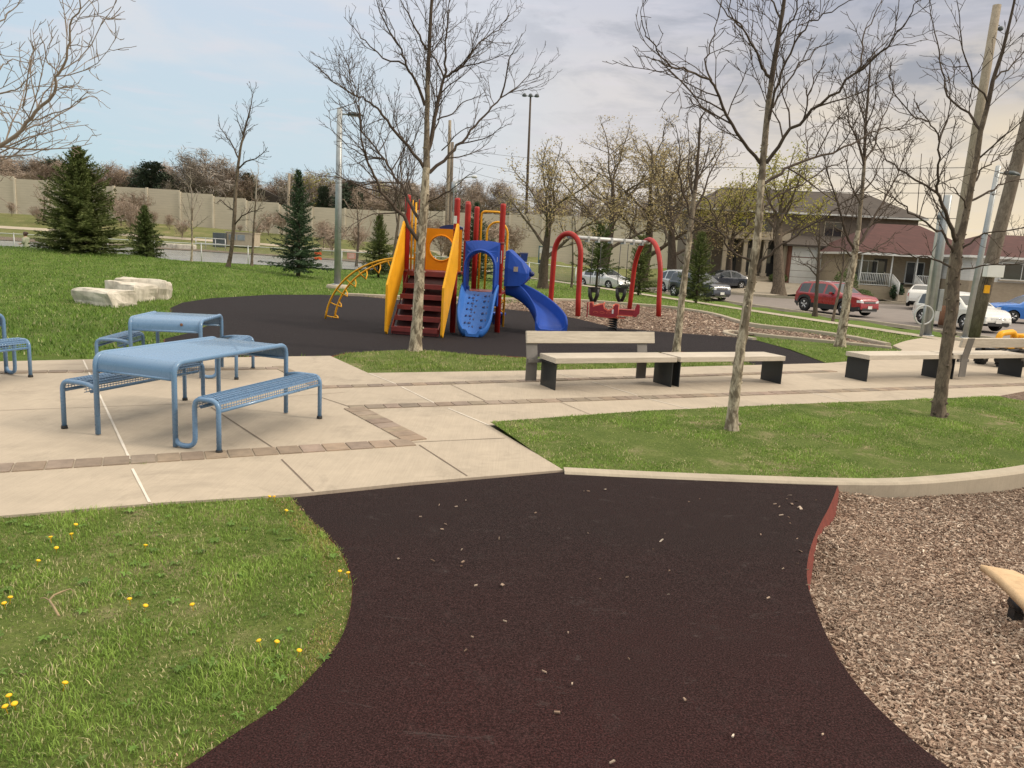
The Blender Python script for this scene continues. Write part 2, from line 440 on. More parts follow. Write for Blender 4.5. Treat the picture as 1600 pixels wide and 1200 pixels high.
def mat_wood(name, c1, c2, axis_scale=(1.5, 30, 30), rot=(0, 0, 0)):
    m, N, L, b = newmat(name); v = coords(N, L, scale=axis_scale, rot=rot)
    g = noise(N, L, v, 1.6, 6, .65, .6); f = noise(N, L, v, 7, 4, .7); big = noise(N, L, coords(N, L), 1.7, 4)
    c = ramp(N, L, g, [(.3, c1), (.7, c2)]); c = mix(N, L, ramp(N, L, f, [(.3, .45), (.5, 0.0)]), c, sc(c1, .6))
    c = mix(N, L, ramp(N, L, big, [(.45, 0.0), (.75, .5)]), c, sc(c1, .8))
    L.new(c, b.inputs['Base Color']); b.inputs['Roughness'].default_value = .7; bump(N, L, b, g, .3, .006); return m
def mat_glass(name, col=(.02, .025, .03), rough=.06):
    m, N, L, b = newmat(name); v = coords(N, L); f = noise(N, L, v, 1.5, 3)
    L.new(ramp(N, L, f, [(.3, sc(col, .7)), (.7, sc(col, 1.5))]), b.inputs['Base Color'])
    b.inputs['Roughness'].default_value = rough; b.inputs['Specular IOR Level'].default_value = .8; return m
def mat_leaf(name, c1, c2, transl=.35):
    m, N, L, b = newmat(name); v = coords(N, L); f = noise(N, L, v, 1.8, 4); a = node(N, 'ShaderNodeNewGeometry')
    c = mix(N, L, a.outputs['Random Per Island'], c1, c2); c = mix(N, L, ramp(N, L, f, [(.35, .5), (.65, 0.0)]), c, sc(c1, .7))
    L.new(c, b.inputs['Base Color']); b.inputs['Roughness'].default_value = .7; b.inputs['Specular IOR Level'].default_value = .2
    tr = node(N, 'ShaderNodeBsdfTranslucent'); L.new(c, tr.inputs[0]); mx = node(N, 'ShaderNodeMixShader'); mx.inputs[0].default_value = transl
    L.new(b.outputs[0], mx.inputs[1]); L.new(tr.outputs[0], mx.inputs[2]); L.new(mx.outputs[0], N['Material Output'].inputs[0]); return m
def mat_boards(name, c1, c2, row=.3):
    """horizontal precast boards"""
    m, N, L, b = newmat(name); t = node(N, 'ShaderNodeTexCoord'); sp = node(N, 'ShaderNodeSeparateXYZ'); L.new(t.outputs['Object'], sp.inputs[0])
    w_ = node(N, 'ShaderNodeMath', operation='FRACT'); d = node(N, 'ShaderNodeMath', operation='DIVIDE'); L.new(sp.outputs[2], d.inputs[0]); d.inputs[1].default_value = row; L.new(d.outputs[0], w_.inputs[0])
    n = noise(N, L, t.outputs['Object'], .35, 6, .65); n2 = noise(N, L, coords(N, L, scale=(1, 1, 12)), .8, 4, .7)
    c = ramp(N, L, n, [(.3, c1), (.7, c2)]); c = mix(N, L, .3, c, ramp(N, L, n2, [(.3, sc(c1, .75)), (.7, sc(c2, 1.15))]))
    c = mix(N, L, ramp(N, L, w_.outputs[0], [(.0, .55), (.09, 0.0)]), c, sc(c1, .5))
    L.new(c, b.inputs['Base Color']); b.inputs['Roughness'].default_value = .9; return m

GR1, GR2, DRY = (.070, .128, .020), (.150, .225, .040), (.33, .255, .15)
MT = {}
MT['lawn'] = mat_lawn('lawn', GR1, GR2, DRY, .45)
MT['lawn_near'] = mat_lawn('lawn_thatch', (.100, .152, .032), (.210, .262, .066), (.40, .32, .20), 1.2, 1.6)
MT['lawn_dry'] = mat_lawn('lawn_island', (.092, .145, .030), (.185, .24, .060), (.42, .335, .215), 1.5, 1.4)
MT['blade'] = mat_blade('grass_blade')
MT['concrete'] = mat_concrete('plaza_concrete', (.415, .352, .275))
MT['walk'] = mat_concrete('walk_concrete', (.40, .345, .27))
MT['kerb'] = mat_concrete('kerb_concrete', (.40, .345, .265))
MT['paver'] = M('paver', (.24, .19, .148), .85, .25, 9, .4, 80, tint=True)
MT['joint_pale'] = M('joint_caulk', (.62, .57, .50), .8, .1)
MT['joint_dark'] = M('joint_saw_cut', (.17, .13, .10), .9, .2)
MT['rubber'] = mat_rubber('rubber_path', (.0175, .0120, .0120), (.085, .019, .016), .8)
MT['rubber_play'] = mat_rubber('rubber_play_area', (.0175, .0148, .0162), (.04, .024, .024), 0)
MT['rubber_red'] = M('rubber_base_coat', (.16, .028, .018), .85, .35, 14, .7, 160, .006)
MT['mulch'] = mat_mulch('wood_chips')
MT['chip'] = M('loose_chip', (1, 1, 1), .85, .15, 30, tint=True)
MT['asphalt'] = M('asphalt', (.19, .165, .15), .88, .14, 1.3, .3, 120)
MT['bark_plane'] = mat_bark('bark_mottled', (.15, .12, .085), (.50, .435, .33), .9)
MT['bark_mid'] = mat_bark('bark_upper_stem', (.10, .078, .06), (.27, .225, .17), .7)
MT['bark_twig'] = mat_bark('bark_branch', (.062, .046, .037), (.12, .092, .072), .4)
MT['bark_grey'] = mat_bark('bark_grey', (.085, .065, .05), (.22, .175, .13), .6)
MT['bark_dark'] = mat_bark('bark_dark', (.06, .045, .035), (.13, .10, .075), .5)
MT['twig_far'] = M('far_twigs', (.30, .26, .22), .9, .2, .4)  # tree line twigs paled, distance haze put into the colour
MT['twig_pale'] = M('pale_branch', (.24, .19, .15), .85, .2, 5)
MT['twig_red'] = M('reddish_twigs', (.285, .22, .17), .9, .2, .4)  # reddish brown lightened, with the haze of distance in the colour
MT['bud'] = mat_leaf('bud_leaf', (.40, .36, .07), (.28, .29, .065))
MT['bud_tan'] = mat_leaf('bud_tan', (.46, .365, .19), (.36, .30, .13))
MT['lawn_far'] = mat_lawn('lawn_far_bank', (.10, .125, .04), (.18, .18, .07), (.30, .235, .14), 1.0, .4)
MT['spruce'] = mat_leaf('spruce_needles', (.085, .115, .035), (.145, .165, .055), .2)
MT['spruce_blue'] = mat_leaf('spruce_needles_dark', (.038, .072, .040), (.075, .112, .055), .2)
MT['cedar'] = mat_leaf('cedar_leaf', (.075, .105, .035), (.12, .15, .05), .2)
MT['pine_far'] = mat_leaf('far_pine', (.045, .066, .045), (.075, .095, .058), .15)
MT['blue_steel'] = M('blue_powder_coat', (.120, .225, .375), .29, .05, 2, .05, 220, .001, 0, .3)
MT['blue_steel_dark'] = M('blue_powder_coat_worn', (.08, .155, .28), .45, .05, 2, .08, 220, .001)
MT['rubber_foot'] = M('black_rubber', (.02, .02, .02), .8, .2)
MT['plank'] = mat_wood('weathered_plank', (.41, .36, .295), (.60, .54, .45))
MT['leg_steel'] = M('dark_painted_steel', (.012, .015, .018), .38, .2, 4, .05, 150)
MT['post_steel'] = M('grey_steel_plate', (.17, .16, .15), .5, .18, 3, .05, 120, metal=.3)
MT['galv'] = M('galvanised_steel', (.33, .35, .36), .45, .2, 3, .05, 60, metal=.55)
MT['galv_pale'] = M('pale_galvanised', (.50, .51, .51), .5, .15, 3, metal=.3)
MT['red_post'] = M('red_coated_post', (.34, .022, .017), .45, .2, 3, spec=.3)
MT['red_step'] = M('maroon_coated_step', (.175, .022, .018), .5, .25, 8, .2, 140)
MT['stair_back'] = M('dark_maroon_back', (.045, .009, .009), .6, .3, 6)
MT['yellow'] = M('yellow_plastic', (.74, .36, .016), .5, .14, 3, spec=.25)
MT['orange'] = M('orange_plastic', (.80, .27, .002), .5, .07, 3, spec=.25)
MT['blue_pl'] = M('blue_plastic', (.010, .055, .32), .5, .14, 3, .05, 30, spec=.25)
MT['blue_climb'] = M('light_blue_plastic', (.030, .135, .46), .45, .12, 4, .05, 30, spec=.3)
MT['blue_dark'] = M('dark_blue_plastic', (.010, .022, .12), .4, .15)
MT['white_pl'] = M('white_sticker', (.72, .71, .68), .5, .08)
MT['ride_red'] = M('red_panel', (.30, .020, .032), .42, .15, 5)
MT['ride_edge'] = M('orange_red_edge', (.66, .13, .075), .5, .12)
MT['black'] = M('black_plastic', (.014, .014, .015), .5, .25)
MT['chain'] = M('dark_chain', (.06, .06, .06), .5, .2, metal=.6)
MT['rock'] = mat_bark('limestone', (.48, .44, .37), (.70, .66, .58), .5, .12)
MT['wall'] = mat_boards('noise_wall_board', (.45, .40, .315), (.53, .475, .38))
MT['wall_post'] = M('noise_wall_post', (.54, .485, .39), .9, .12, 1)
MT['tyre'] = M('tyre', (.018, .018, .018), .8, .2, 8)
MT['rim'] = M('alloy_rim', (.55, .55, .56), .3, .1, metal=.8)
MT['glass_car'] = mat_glass('car_glass', (.02, .026, .03), .06)
MT['glass_house'] = mat_glass('window_glass', (.022, .026, .03), .08)
MT['car_red'] = M('red_car_paint', (.27, .010, .017), .3, .06, 2, coat=.5)
MT['car_white'] = M('white_car_paint', (.66, .65, .61), .3, .04, 2, coat=.6)
MT['car_blue'] = M('blue_car_paint', (.02, .16, .55), .28, .06, 2, coat=.7)
MT['car_dark'] = M('dark_car_paint', (.035, .042, .06), .28, .08, 2, coat=.7)
MT['car_silver'] = M('silver_car_paint', (.52, .53, .54), .3, .06, 2, metal=.3, coat=.6)
MT['trim_dark'] = M('dark_trim', (.02, .02, .021), .6, .2)
MT['chrome'] = M('chrome', (.62, .62, .62), .16, .06, metal=.9)
MT['lamp_clear'] = M('clear_lens', (.62, .64, .66), .12, .1, 12, coat=.6)
MT['lamp_red'] = M('red_lens', (.5, .025, .02), .2, .15, 8, coat=.6)
MT['lamp_amber'] = M('amber_lens', (.62, .20, .04), .25, .1, 8)
MT['brick_stone'] = mat_brick('buff_stone_brick', (.12, .095, .075), (.19, .155, .12), (.15, .13, .105), 1, .3, .12)
MT['brick_red'] = mat_brick('red_brown_brick', (.17, .065, .045), (.23, .095, .065), (.2, .16, .13))
MT['brick_buff'] = mat_brick('buff_brick', (.30, .24, .17), (.38, .31, .22), (.3, .26, .21))
MT['shingle_dark'] = mat_brick('dark_shingles', (.050, .040, .034), (.075, .06, .05), (.03, .025, .02), 1, .4, .14)
MT['shingle_red'] = mat_brick('maroon_shingles', (.062, .022, .020), (.090, .032, .028), (.04, .015, .013), 1, .4, .14)
MT['white_paint'] = M('white_paint', (.68, .68, .66), .5, .06, 2)
MT['siding'] = mat_boards('white_siding', (.58, .57, .54), (.66, .65, .62), .2)
MT['door_dark'] = M('dark_door', (.025, .024, .024), .4, .2)
MT['stone_trim'] = M('stone_trim', (.42, .36, .28), .8, .14, 4)
MT['wood_pole'] = mat_bark('utility_pole_wood', (.13, .105, .085), (.25, .21, .17), .5, .5)
MT['wood_pole_pale'] = mat_bark('pale_pole_wood', (.26, .215, .165), (.36, .31, .245), .5, .5)
MT['wood_rust'] = mat_bark('rust_brown_post', (.17, .085, .05), (.25, .13, .08), .5, .5)
MT['lamp_head'] = M('lamp_head_grey', (.07, .085, .095), .5, .15)
MT['bin_blue'] = M('bin_blue', (.015, .04, .20), .45, .15)
MT['bin_black'] = M('bin_black', (.02, .021, .023), .5, .2)
MT['teal'] = M('teal_frame', (.03, .12, .15), .5, .1)
MT['sign_pink'] = M('sign_pale_red', (.58, .26, .23), .6, .1)
MT['orange_cloth'] = M('orange_safety_plastic', (.85, .12, .03), .5, .12)
MT['edge_soil'] = M('trodden_edge_soil', (.33, .255, .17), .95, .4, 8, .8, 70, .02)
MT['dirt'] = M('bare_earth', (.13, .095, .068), .95, .3, 1.5, .5, 40, .02)
MT['reed'] = M('dry_reed', (.30, .225, .13), .9, .3, 2)
MT['skin'] = M('skin', (.50, .30, .22), .55, .06); MT['hair'] = M('dark_hair', (.045, .022, .016), .6, .2)
MT['shirt'] = M('pale_green_shirt', (.30, .32, .24), .85, .12, 9); MT['trouser'] = M('dark_trousers', (.03, .035, .05), .85, .2)
MT['dandelion'] = M('dandelion_yellow', (.85, .50, .01), .7, .1)
MT['log'] = mat_wood('carved_log', (.50, .335, .185), (.66, .47, .28), (3, 3, 3))
MT['log_side'] = M('log_side', (.30, .26, .20), .8, .2, 8)
def water():
    m, N, L, b = newmat('pond_water'); v = coords(N, L, scale=(1, .35, 1)); f = noise(N, L, v, 2.6, 5, .65); g = noise(N, L, coords(N, L), .12, 3)
    L.new(ramp(N, L, g, [(.35, (.20, .205, .195)), (.65, (.28, .28, .265))]), b.inputs['Base Color'])  # murky grey, paled: part of the sky's reflection is put into the colour
    b.inputs['Roughness'].default_value = .22; b.inputs['IOR'].default_value = 1.33; b.inputs['Specular IOR Level'].default_value = .7
    bump(N, L, b, f, .8, .16); return m
MT['water'] = water()
def wiremesh():
    m, N, L, b = newmat('chain_link')
    t = node(N, 'ShaderNodeTexCoord'); sp = node(N, 'ShaderNodeSeparateXYZ'); L.new(t.outputs['Object'], sp.inputs[0])
    outs = []
    for sg in (1, -1):
        a = node(N, 'ShaderNodeMath', operation='MULTIPLY_ADD'); L.new(sp.outputs[2], a.inputs[0]); a.inputs[1].default_value = sg; L.new(sp.outputs[0], a.inputs[2])
        d = node(N, 'ShaderNodeMath', operation='DIVIDE'); L.new(a.outputs[0], d.inputs[0]); d.inputs[1].default_value = .075
        f = node(N, 'ShaderNodeMath', operation='FRACT'); L.new(d.outputs[0], f.inputs[0])
        l = node(N, 'ShaderNodeMath', operation='LESS_THAN'); L.new(f.outputs[0], l.inputs[0]); l.inputs[1].default_value = .08; outs.append(l.outputs[0])
    mx = node(N, 'ShaderNodeMath', operation='MAXIMUM'); L.new(outs[0], mx.inputs[0]); L.new(outs[1], mx.inputs[1])
    n = noise(N, L, t.outputs['Object'], 3, 2); L.new(ramp(N, L, n, [(.3, (.3, .3, .3)), (.7, (.42, .42, .42))]), b.inputs['Base Color'])
    L.new(mx.outputs[0], b.inputs['Alpha']); return m
MT['chainlink'] = wiremesh()
# ------------------------------------------------------------------ ground and paving
rng = random.Random(7); nrng = np.random.default_rng(11)
def build_ground():
    xs = sorted(set([round(v, 3) for v in np.concatenate([np.arange(-900, -100, 80), np.arange(-100, -40, 5), np.arange(-40, 60, 1.25), np.arange(60, 120, 5), np.arange(120, 901, 80)])]))
    ys = sorted(set([round(v, 3) for v in np.concatenate([np.arange(-300, -20, 40), np.arange(-20, 80, 1.25), np.arange(80, 130, 3), np.arange(130, 400, 20), np.arange(400, 1801, 140)])]))
    rows = []
    for y in ys:
        r_ = []
        for x in xs:
            z = T(x, y) - .02
            if street_s(x, y) > -.6 and y < 70: z -= .3
            if y < 10 and -20 < x < 40: z = min(z, -.02 - .30 * sst(10, 8.5, y) * sst(-.5, 1.5, x + (8.2 - y) * .1) * sst(16, 13, x))   # the dug out chip pit
            if y < 6 and x > -14: z = min(z, -.32)
            if 52.5 < y < 82 and x < -6: z = min(z, -.5)                                          # pond bed
            r_.append((x, y, z))
        rows.append(r_)
    mb = MB(); mb.grid(rows); o = mb.build('ground', MT['lawn']); o['kind'] = 'structure'
build_ground()
flat = lambda h: (lambda x, y: h)
U = Vector((.913, .408)); NV = Vector((-.408, .913))            # along and across the paved walk
walk_near = px_poly([(765, 668), (1000, 650), (1250, 638), (1560, 625)])
P_corner = G(880, 738).xy; P_far = Vector(walk_near[-1])
right_out = P_far + Vector((.94, .34)) * 12
LAWN_L_PX = [(455, 779), (490, 820), (528, 855), (546, 890), (552, 920), (548, 960), (535, 1000), (510, 1035), (470, 1080), (420, 1120), (370, 1150), (300, 1200)]
left_edge = smooth_poly(px_poly(LAWN_L_PX) + [(-1.6, 1.5), (-2.6, .3), (-3.2, -3)], 2)
PAD_R_PX = [(1309, 760), (1298, 790), (1276, 830), (1262, 870), (1259, 910), (1272, 950), (1297, 1010), (1335, 1070), (1392, 1130), (1475, 1200)]
pad_r = smooth_poly(px_poly(PAD_R_PX) + [(2.3, 1.5), (3.2, .4), (3.6, -3)], 2)
near_plaza = px_poly([(0, 811), (250, 790), (455, 777), (640, 758), (880, 738)])
nl = Vector(near_plaza[0]) + (Vector(near_plaza[0]) - Vector(near_plaza[1])).normalized() * 9
# plaza and walk
plaza_back = px_poly([(1290, 569), (1000, 577), (830, 581), (575, 585), (516, 558), (130, 564), (0, 567)])
bl = Vector(plaza_back[-1]) + (Vector(plaza_back[-1]) - Vector(plaza_back[-2])).normalized() * 8
tip = px_poly([(1385, 562), (1410, 548), (1395, 541)])
walk_up = [tuple(G(1440, 529).xy), tuple(G(1600, 541).xy)]
far_r = Vector(walk_up[1]) + Vector((3.5, -7)); 
plaza = [tuple(nl)] + near_plaza + walk_near + [tuple(right_out), tuple(far_r)] + walk_up[::-1] + tip[::-1] + plaza_back + [tuple(bl)]
def walk_z(x, y): return T(x, y) + .022
sheet('plaza_paving', plaza, walk_z, MT['concrete'], .8, .12)
# foreground rubber path with its worn red shoulder
kerb_line_px = [(880, 735), (1000, 741), (1150, 747), (1310, 752), (1400, 752), (1500, 744), (1600, 731), (1680, 712), (1750, 680)]
kerb_line = smooth_poly(px_poly(kerb_line_px), 2)
pad_top = px_poly([(455, 779), (640, 760), (880, 740), (1100, 749), (1309, 760)])
pad = left_edge[::-1] + pad_top[1:-1] + pad_r
def pad_z(x, y): return .012 + .006 * math.sin(x * 1.3) * math.cos(y * 1.1)
sheet('rubber_path', pad, pad_z, [MT['rubber'], MT['rubber_red']], .35, .17, skirt_out=.055)
# lawns beside the path
lawn_left = [tuple(v) for v in left_edge] + [(-16, -3), (-16, 4)] + [tuple(nl)] + near_plaza[:3]
sheet('lawn', [(a, b) for a, b in lawn_left], flat(.004), MT['lawn_near'], .6)
isl_right = px_poly([(1560, 626), (1640, 642), (1720, 665)])
island = [tuple(P_corner)] + kerb_line[1:] + isl_right[::-1] + walk_near[::-1]
def isl_z(x, y): return .012 + .05 * sst(0, 1.6, min((Vector((x, y)) - Vector(k)).length for k in kerb_line[::3]))
sheet('lawn', island, isl_z, MT['lawn_dry'], .35)
# kerb between island and chip pit: a real step
def kerb(name, line, width, z1, z0, mat):
    rows = []
    for i, p in enumerate(line):
        p = Vector(p); tg = (Vector(line[min(i + 1, len(line) - 1)]) - Vector(line[max(i - 1, 0)])).normalized(); o = Vector((tg.y, -tg.x))
        zz = T(p.x, p.y); q = p + o * width; b_ = .018
        rows.append([(p.x, p.y, zz + z0), (p.x, p.y, zz + z1 - b_), (p.x + o.x * b_, p.y + o.y * b_, zz + z1), (q.x - o.x * b_, q.y - o.y * b_, zz + z1), (q.x, q.y, zz + z1 - b_), (q.x, q.y, zz + z0)])
    mb = MB(); mb.grid(rows, smooth=False)
    mb.add(rows[0], [(0, 1, 2, 3, 4, 5)]); mb.add(rows[-1], [(5, 4, 3, 2, 1, 0)])
    o = mb.build(name, mat); o['kind'] = 'structure'; return o
kerb('kerb', kerb_line, .17, .035, -.3, MT['kerb'])
k2 = smooth_poly(px_poly([(1556, 624), (1600, 636), (1650, 650), (1720, 668)]), 1)
kerb('kerb', k2, .15, .05, -.1, MT['kerb'])
# chip pit of the foreground
pit = [tuple(v) for v in pad_r[::-1]] + []
pit = [(v[0] - .12, v[1]) for v in pad_r] + [(15, -3)] + [(15, 9)] + [tuple(Vector(k) + Vector((0, .1))) for k in kerb_line[::-1]]
def pit_z(x, y): return -.125 + .02 * math.sin(x * 2.1 + y) + .015 * math.sin(y * 3.3 - x * 1.7) + .085 * sst(.55, 0, min((Vector((x, y)) - Vector(k)).length for k in pad_r[::2])) * (.6 + .4 * math.sin(y * 5))
sheet('wood_chip_ground', pit, pit_z, MT['mulch'], .3)
sheet('wood_chip_ground', [tuple(Vector(k) + Vector((.05, .1))) for k in k2] + [tuple(Vector(k2[-1]) + Vector((4, 3))), tuple(Vector(k2[0]) + Vector((5, 4)))], flat(.026), MT['mulch'], .6)
# play-area rubber
play_px = [(266, 482), (285, 473), (330, 466), (420, 461), (500, 461), (560, 463), (610, 468), (740, 478), (850, 490), (900, 498), (960, 513), (1060, 521), (1130, 526), (1180, 531), (1235, 548), (1292, 569),
           (1180, 572), (1110, 554), (1060, 550), (1010, 553), (900, 563), (820, 559), (700, 553), (600, 551), (545, 552), (516, 558), (390, 558), (330, 561), (255, 563), (258, 530), (300, 520), (330, 507), (300, 497), (268, 490)]
sheet('rubber_play_surface', px_poly(play_px), flat(.012), [MT['rubber_play'], MT['rubber_red']], 1.0, .05, skirt_out=.05)
sheet('lawn', px_poly([(518, 559), (545, 553), (600, 552), (700, 554), (820, 560), (900, 564), (1010, 554), (1060, 551), (1110, 555), (1180, 571), (1000, 576), (830, 580), (575, 584)]), lambda x, y: .012 + .06 * math.exp(-((x + 1.7) ** 2 + (y - 13.2) ** 2) / .5), MT['lawn_dry'], .4)
# swing zone chips and kerbs
chip_px = [(560, 463), (615, 466), (763, 469), (853, 470), (916, 472), (996, 479), (1040, 482), (1084, 488), (1122, 495), (1150, 505), (1180, 513), (1260, 521), (1330, 531), (1390, 543), (1300, 535), (1200, 526), (1140, 521), (1180, 530), (1130, 526), (1060, 521), (960, 513), (900, 498), (850, 490), (740, 478), (610, 468)]
sheet('wood_chip_ground', px_poly(chip_px), lambda x, y: T(x, y) + .006, MT['mulch'], 1.0)
kerb('kerb', smooth_poly(px_poly([(540, 462), (615, 465.5), (763, 469), (853, 469.5), (916, 471.5), (996, 478), (1040, 481), (1084, 487), (1122, 494), (1150, 503), (1180, 511), (1260, 519), (1330, 529), (1392, 542)]), 2), .16, .10, -.15, MT['kerb'])
kerb('kerb', smooth_poly(px_poly([(1392, 546), (1300, 536), (1200, 527), (1148, 520), (1136, 520), (1138, 524), (1182, 532)]), 2), .13, .07, -.15, MT['kerb'])
# lawn of the little island with a tree, right of the play area
sheet('lawn', px_poly([(1180, 532), (1148, 524), (1200, 529), (1300, 538), (1390, 546), (1410, 548.5), (1385, 562), (1290, 568), (1235, 547)]), lambda x, y: T(x, y) + .016, MT['lawn'], .6)
# paver bands
def band(name, a, b, width, px=True, z=.03):
    a = G(*a).xy if px else Vector(a); b = G(*b).xy if px else Vector(b)
    d = (b - a); Lr = d.length; d.normalize(); n = Vector((-d.y, d.x)); mb = MB(); x = 0.0; r = random.Random(int(a.x * 100))
    while x < Lr - .05:
        ln = .205 * r.uniform(.9, 1.1); p = a + d * (x + ln / 2); k = r.uniform(.82, 1.14); mb.cur = (k * r.uniform(.96, 1.06), k, k * r.uniform(.92, 1.04), 1)
        zz = T(p.x, p.y) + z - .0226 + r.uniform(-.0015, .0015)
        mb.box((p.x, p.y, zz), (ln - .012, width, .05), math.atan2(d.y, d.x), bev=.006); x += ln
    o = mb.build(name, MT['paver'], colors=True); o['kind'] = 'structure'; return o
band('paver_band', (-240, 752), (643, 695), .24)
band('paver_band', (650, 692), (553, 641), .24)
band('paver_band', (545, 640), (1000, 624), .2); 
band('paver_band', (1002, 624), (1680, 600), .2)
band('paver_band', (500, 608), (1300, 582), .17)
band('paver_band', (497, 606), (438, 577), .17)
band('paver_band', (436, 578), (-120, 587), .17)
def joint(pts, w_, mat):
    line = [Vector(G(*p).xy) for p in pts]; mb = MB(); rows = []
    dense = []
    for a, b in zip(line[:-1], line[1:]):
        k = max(2, int((b - a).length / .15)); dense += [a + (b - a) * (i / k) for i in range(k)]
    dense.append(line[-1])
    r = random.Random(int(pts[0][0]))
    for i, p in enumerate(dense):
        t = (dense[min(i + 1, len(dense) - 1)] - dense[max(i - 1, 0)]).normalized(); n = Vector((-t.y, t.x)); h = w_ / 2 * r.uniform(.8, 1.2)
        z = T(p.x, p.y) + .0262
        rows.append([(p.x - n.x * h, p.y - n.y * h, z), (p.x + n.x * h, p.y + n.y * h, z)])
    mb.grid(rows, smooth=False); o = mb.build('paving_joint', mat); o['kind'] = 'structure'
joint([(130, 565), (165, 640), (203, 722)], .019, MT['joint_pale']); joint([(207, 737), (234, 790)], .019, MT['joint_pale'])
joint([(330, 640), (432, 707)], .012, MT['joint_dark']); joint([(440, 722), (490, 772)], .014, MT['joint_dark'])
joint([(577, 586), (622, 604)], .019, MT['joint_pale']); joint([(627, 607), (681, 634)], .019, MT['joint_pale']); joint([(700, 641), (764, 668)], .019, MT['joint_pale'])
joint([(872, 586), (908, 596)], .019, MT['joint_pale']); joint([(925, 599), (995, 620)], .019, MT['joint_pale'])
joint([(1250, 612), (1340, 634)], .019, MT['joint_pale'])
joint([(502, 624), (550, 640)], .012, MT['joint_dark']); joint([(655, 699), (730, 748)], .014, MT['joint_dark']); joint([(530, 700), (790, 688)], .01, MT['joint_dark'])
joint([(0, 645), (300, 634)], .008, MT['joint_dark']); joint([(320, 632), (540, 616)], .008, MT['joint_dark'])
joint([(875, 631), (930, 654)], .008, MT['joint_dark']); joint([(1010, 625), (1090, 645)], .02, MT['joint_pale']); joint([(705, 604), (760, 630)], .01, MT['joint_dark'])
# street side: sidewalk, verge kerb, street, driveways
def along(s, t):  # s metres beyond the kerb, t metres along it from (12,50) towards the right front
    return (12 + .94 * s + .342 * t, 50 + .342 * s - .94 * t)
def strip(name, s0, s1, t0, t1, dz, mat, cell=1.5):
    poly = [along(s0, t0 + (t1 - t0) * i / 12) for i in range(13)] + [along(s1, t1 - (t1 - t0) * i / 12) for i in range(13)]
    return sheet(name, poly, lambda x, y: T(x, y) + dz, mat, cell)
strip('sidewalk', -6.0, -4.1, -60, 60, .02, MT['walk'])
kerb('kerb', [along(-.02, 60 - i * 3) for i in range(46)], .16, .0, -.3, MT['kerb'])
rd = [along(-.3, 60), along(-.3, 0), along(-.3, -40), along(-.3, -95), (-9, 140), (3, 140), (9.5, 80), (15.2, 60), (19, 57.5), (60, 58.5), (75, 58), (75, 5)]
def road_z(x, y): return -.69
sheet('street', rd, road_z, MT['asphalt'], 6)
far_kerb = smooth_poly([(75, 58), (40, 58.3), (20, 57.8), (16.4, 59), (13.5, 66), (9.8, 80), (6.5, 110), (3, 140)][::-1], 2)
def kerb_abs(name, line, width, z1, z0, mat):
    rows = []
    for i, p in enumerate(line):
        p = Vector(p); tg = (Vector(line[min(i + 1, len(line) - 1)]) - Vector(line[max(i - 1, 0)])).normalized(); o = Vector((tg.y, -tg.x)); q = p + o * width
        rows.append([(p.x, p.y, z0), (p.x, p.y, z1), (q.x, q.y, z1), (q.x, q.y, z0)])
    mb = MB(); mb.grid(rows, smooth=False); o = mb.build(name, mat); o['kind'] = 'structure'
kerb_abs('kerb', far_kerb, .2, -.52, -1.0, MT['kerb'])
# dirt and pond
pond = [(-95, 56), (-60, 54), (-40, 53.2), (-25, 53), (-14, 53.4), (-10, 55), (-9, 60), (-11, 67), (-18, 75), (-30, 80), (-50, 81.5), (-95, 81)]
sheet('pond', smooth_poly(pond + [pond[0]], 2)[:-1], flat(-.14), MT['water'], 4)
sheet('pond_bank', smooth_poly([(-95, 80.5), (-50, 80.8), (-30, 79.5), (-18, 74.5), (-11, 67), (-8, 58), (-4, 57), (-3, 64), (-8, 73), (-18, 79.5), (-40, 83.4), (-95, 83.4), (-95, 80.5)], 1)[:-1], lambda x, y: T(x, y) + .03 if y > 60 else T(x, y) + .05, MT['dirt'], 2.5)
sheet('far_bank', [(-95, 83), (-40, 83), (-17, 79.3), (-7, 72.5), (-2, 63), (20, 66), (17, 100), (-95, 100)], lambda x, y: T(x, y) + .02, MT['lawn_far'], 2)
sheet('footpath', [(-95, 86.9), (-40, 87.3), (-14, 86.9), (-4, 81), (0, 71), (.7, 71.2), (-3.3, 81.7), (-13.6, 88), (-40, 88.4), (-95, 88)], lambda x, y: T(x, y) + .05, MT['kerb'], 2)

# ------------------------------------------------------------------ grass blades and wood chips
def fnoise(x, y, s, seed):
    r = np.random.default_rng(seed); o = np.zeros_like(x)
    for k in range(7):
        a = r.uniform(0, 6.28); f = s * r.uniform(.5, 1.9); o += np.sin((x * np.cos(a) + y * np.sin(a)) * f + r.uniform(0, 6.28))
    return o / 7 ** .5 / 1.0
def project(x, y, z):
    dy = y; dz = z - CAM_H; Fd = dy * math.cos(PITCH) - dz * math.sin(PITCH); Ud = dy * math.sin(PITCH) + dz * math.cos(PITCH)
    a, b = F_PX * x / Fd, F_PX * Ud / Fd; c, s = math.cos(ROLL), math.sin(ROLL)
    return 800 + a * c + b * s, 600 - (-a * s + b * c), Fd
def in_view(x, y, z, m=80):
    px, py, fd = project(x, y, z); return (fd > .5) & (px > -m) & (px < 1600 + m) & (py < 1200 + m)
TZ = np.vectorize(T)
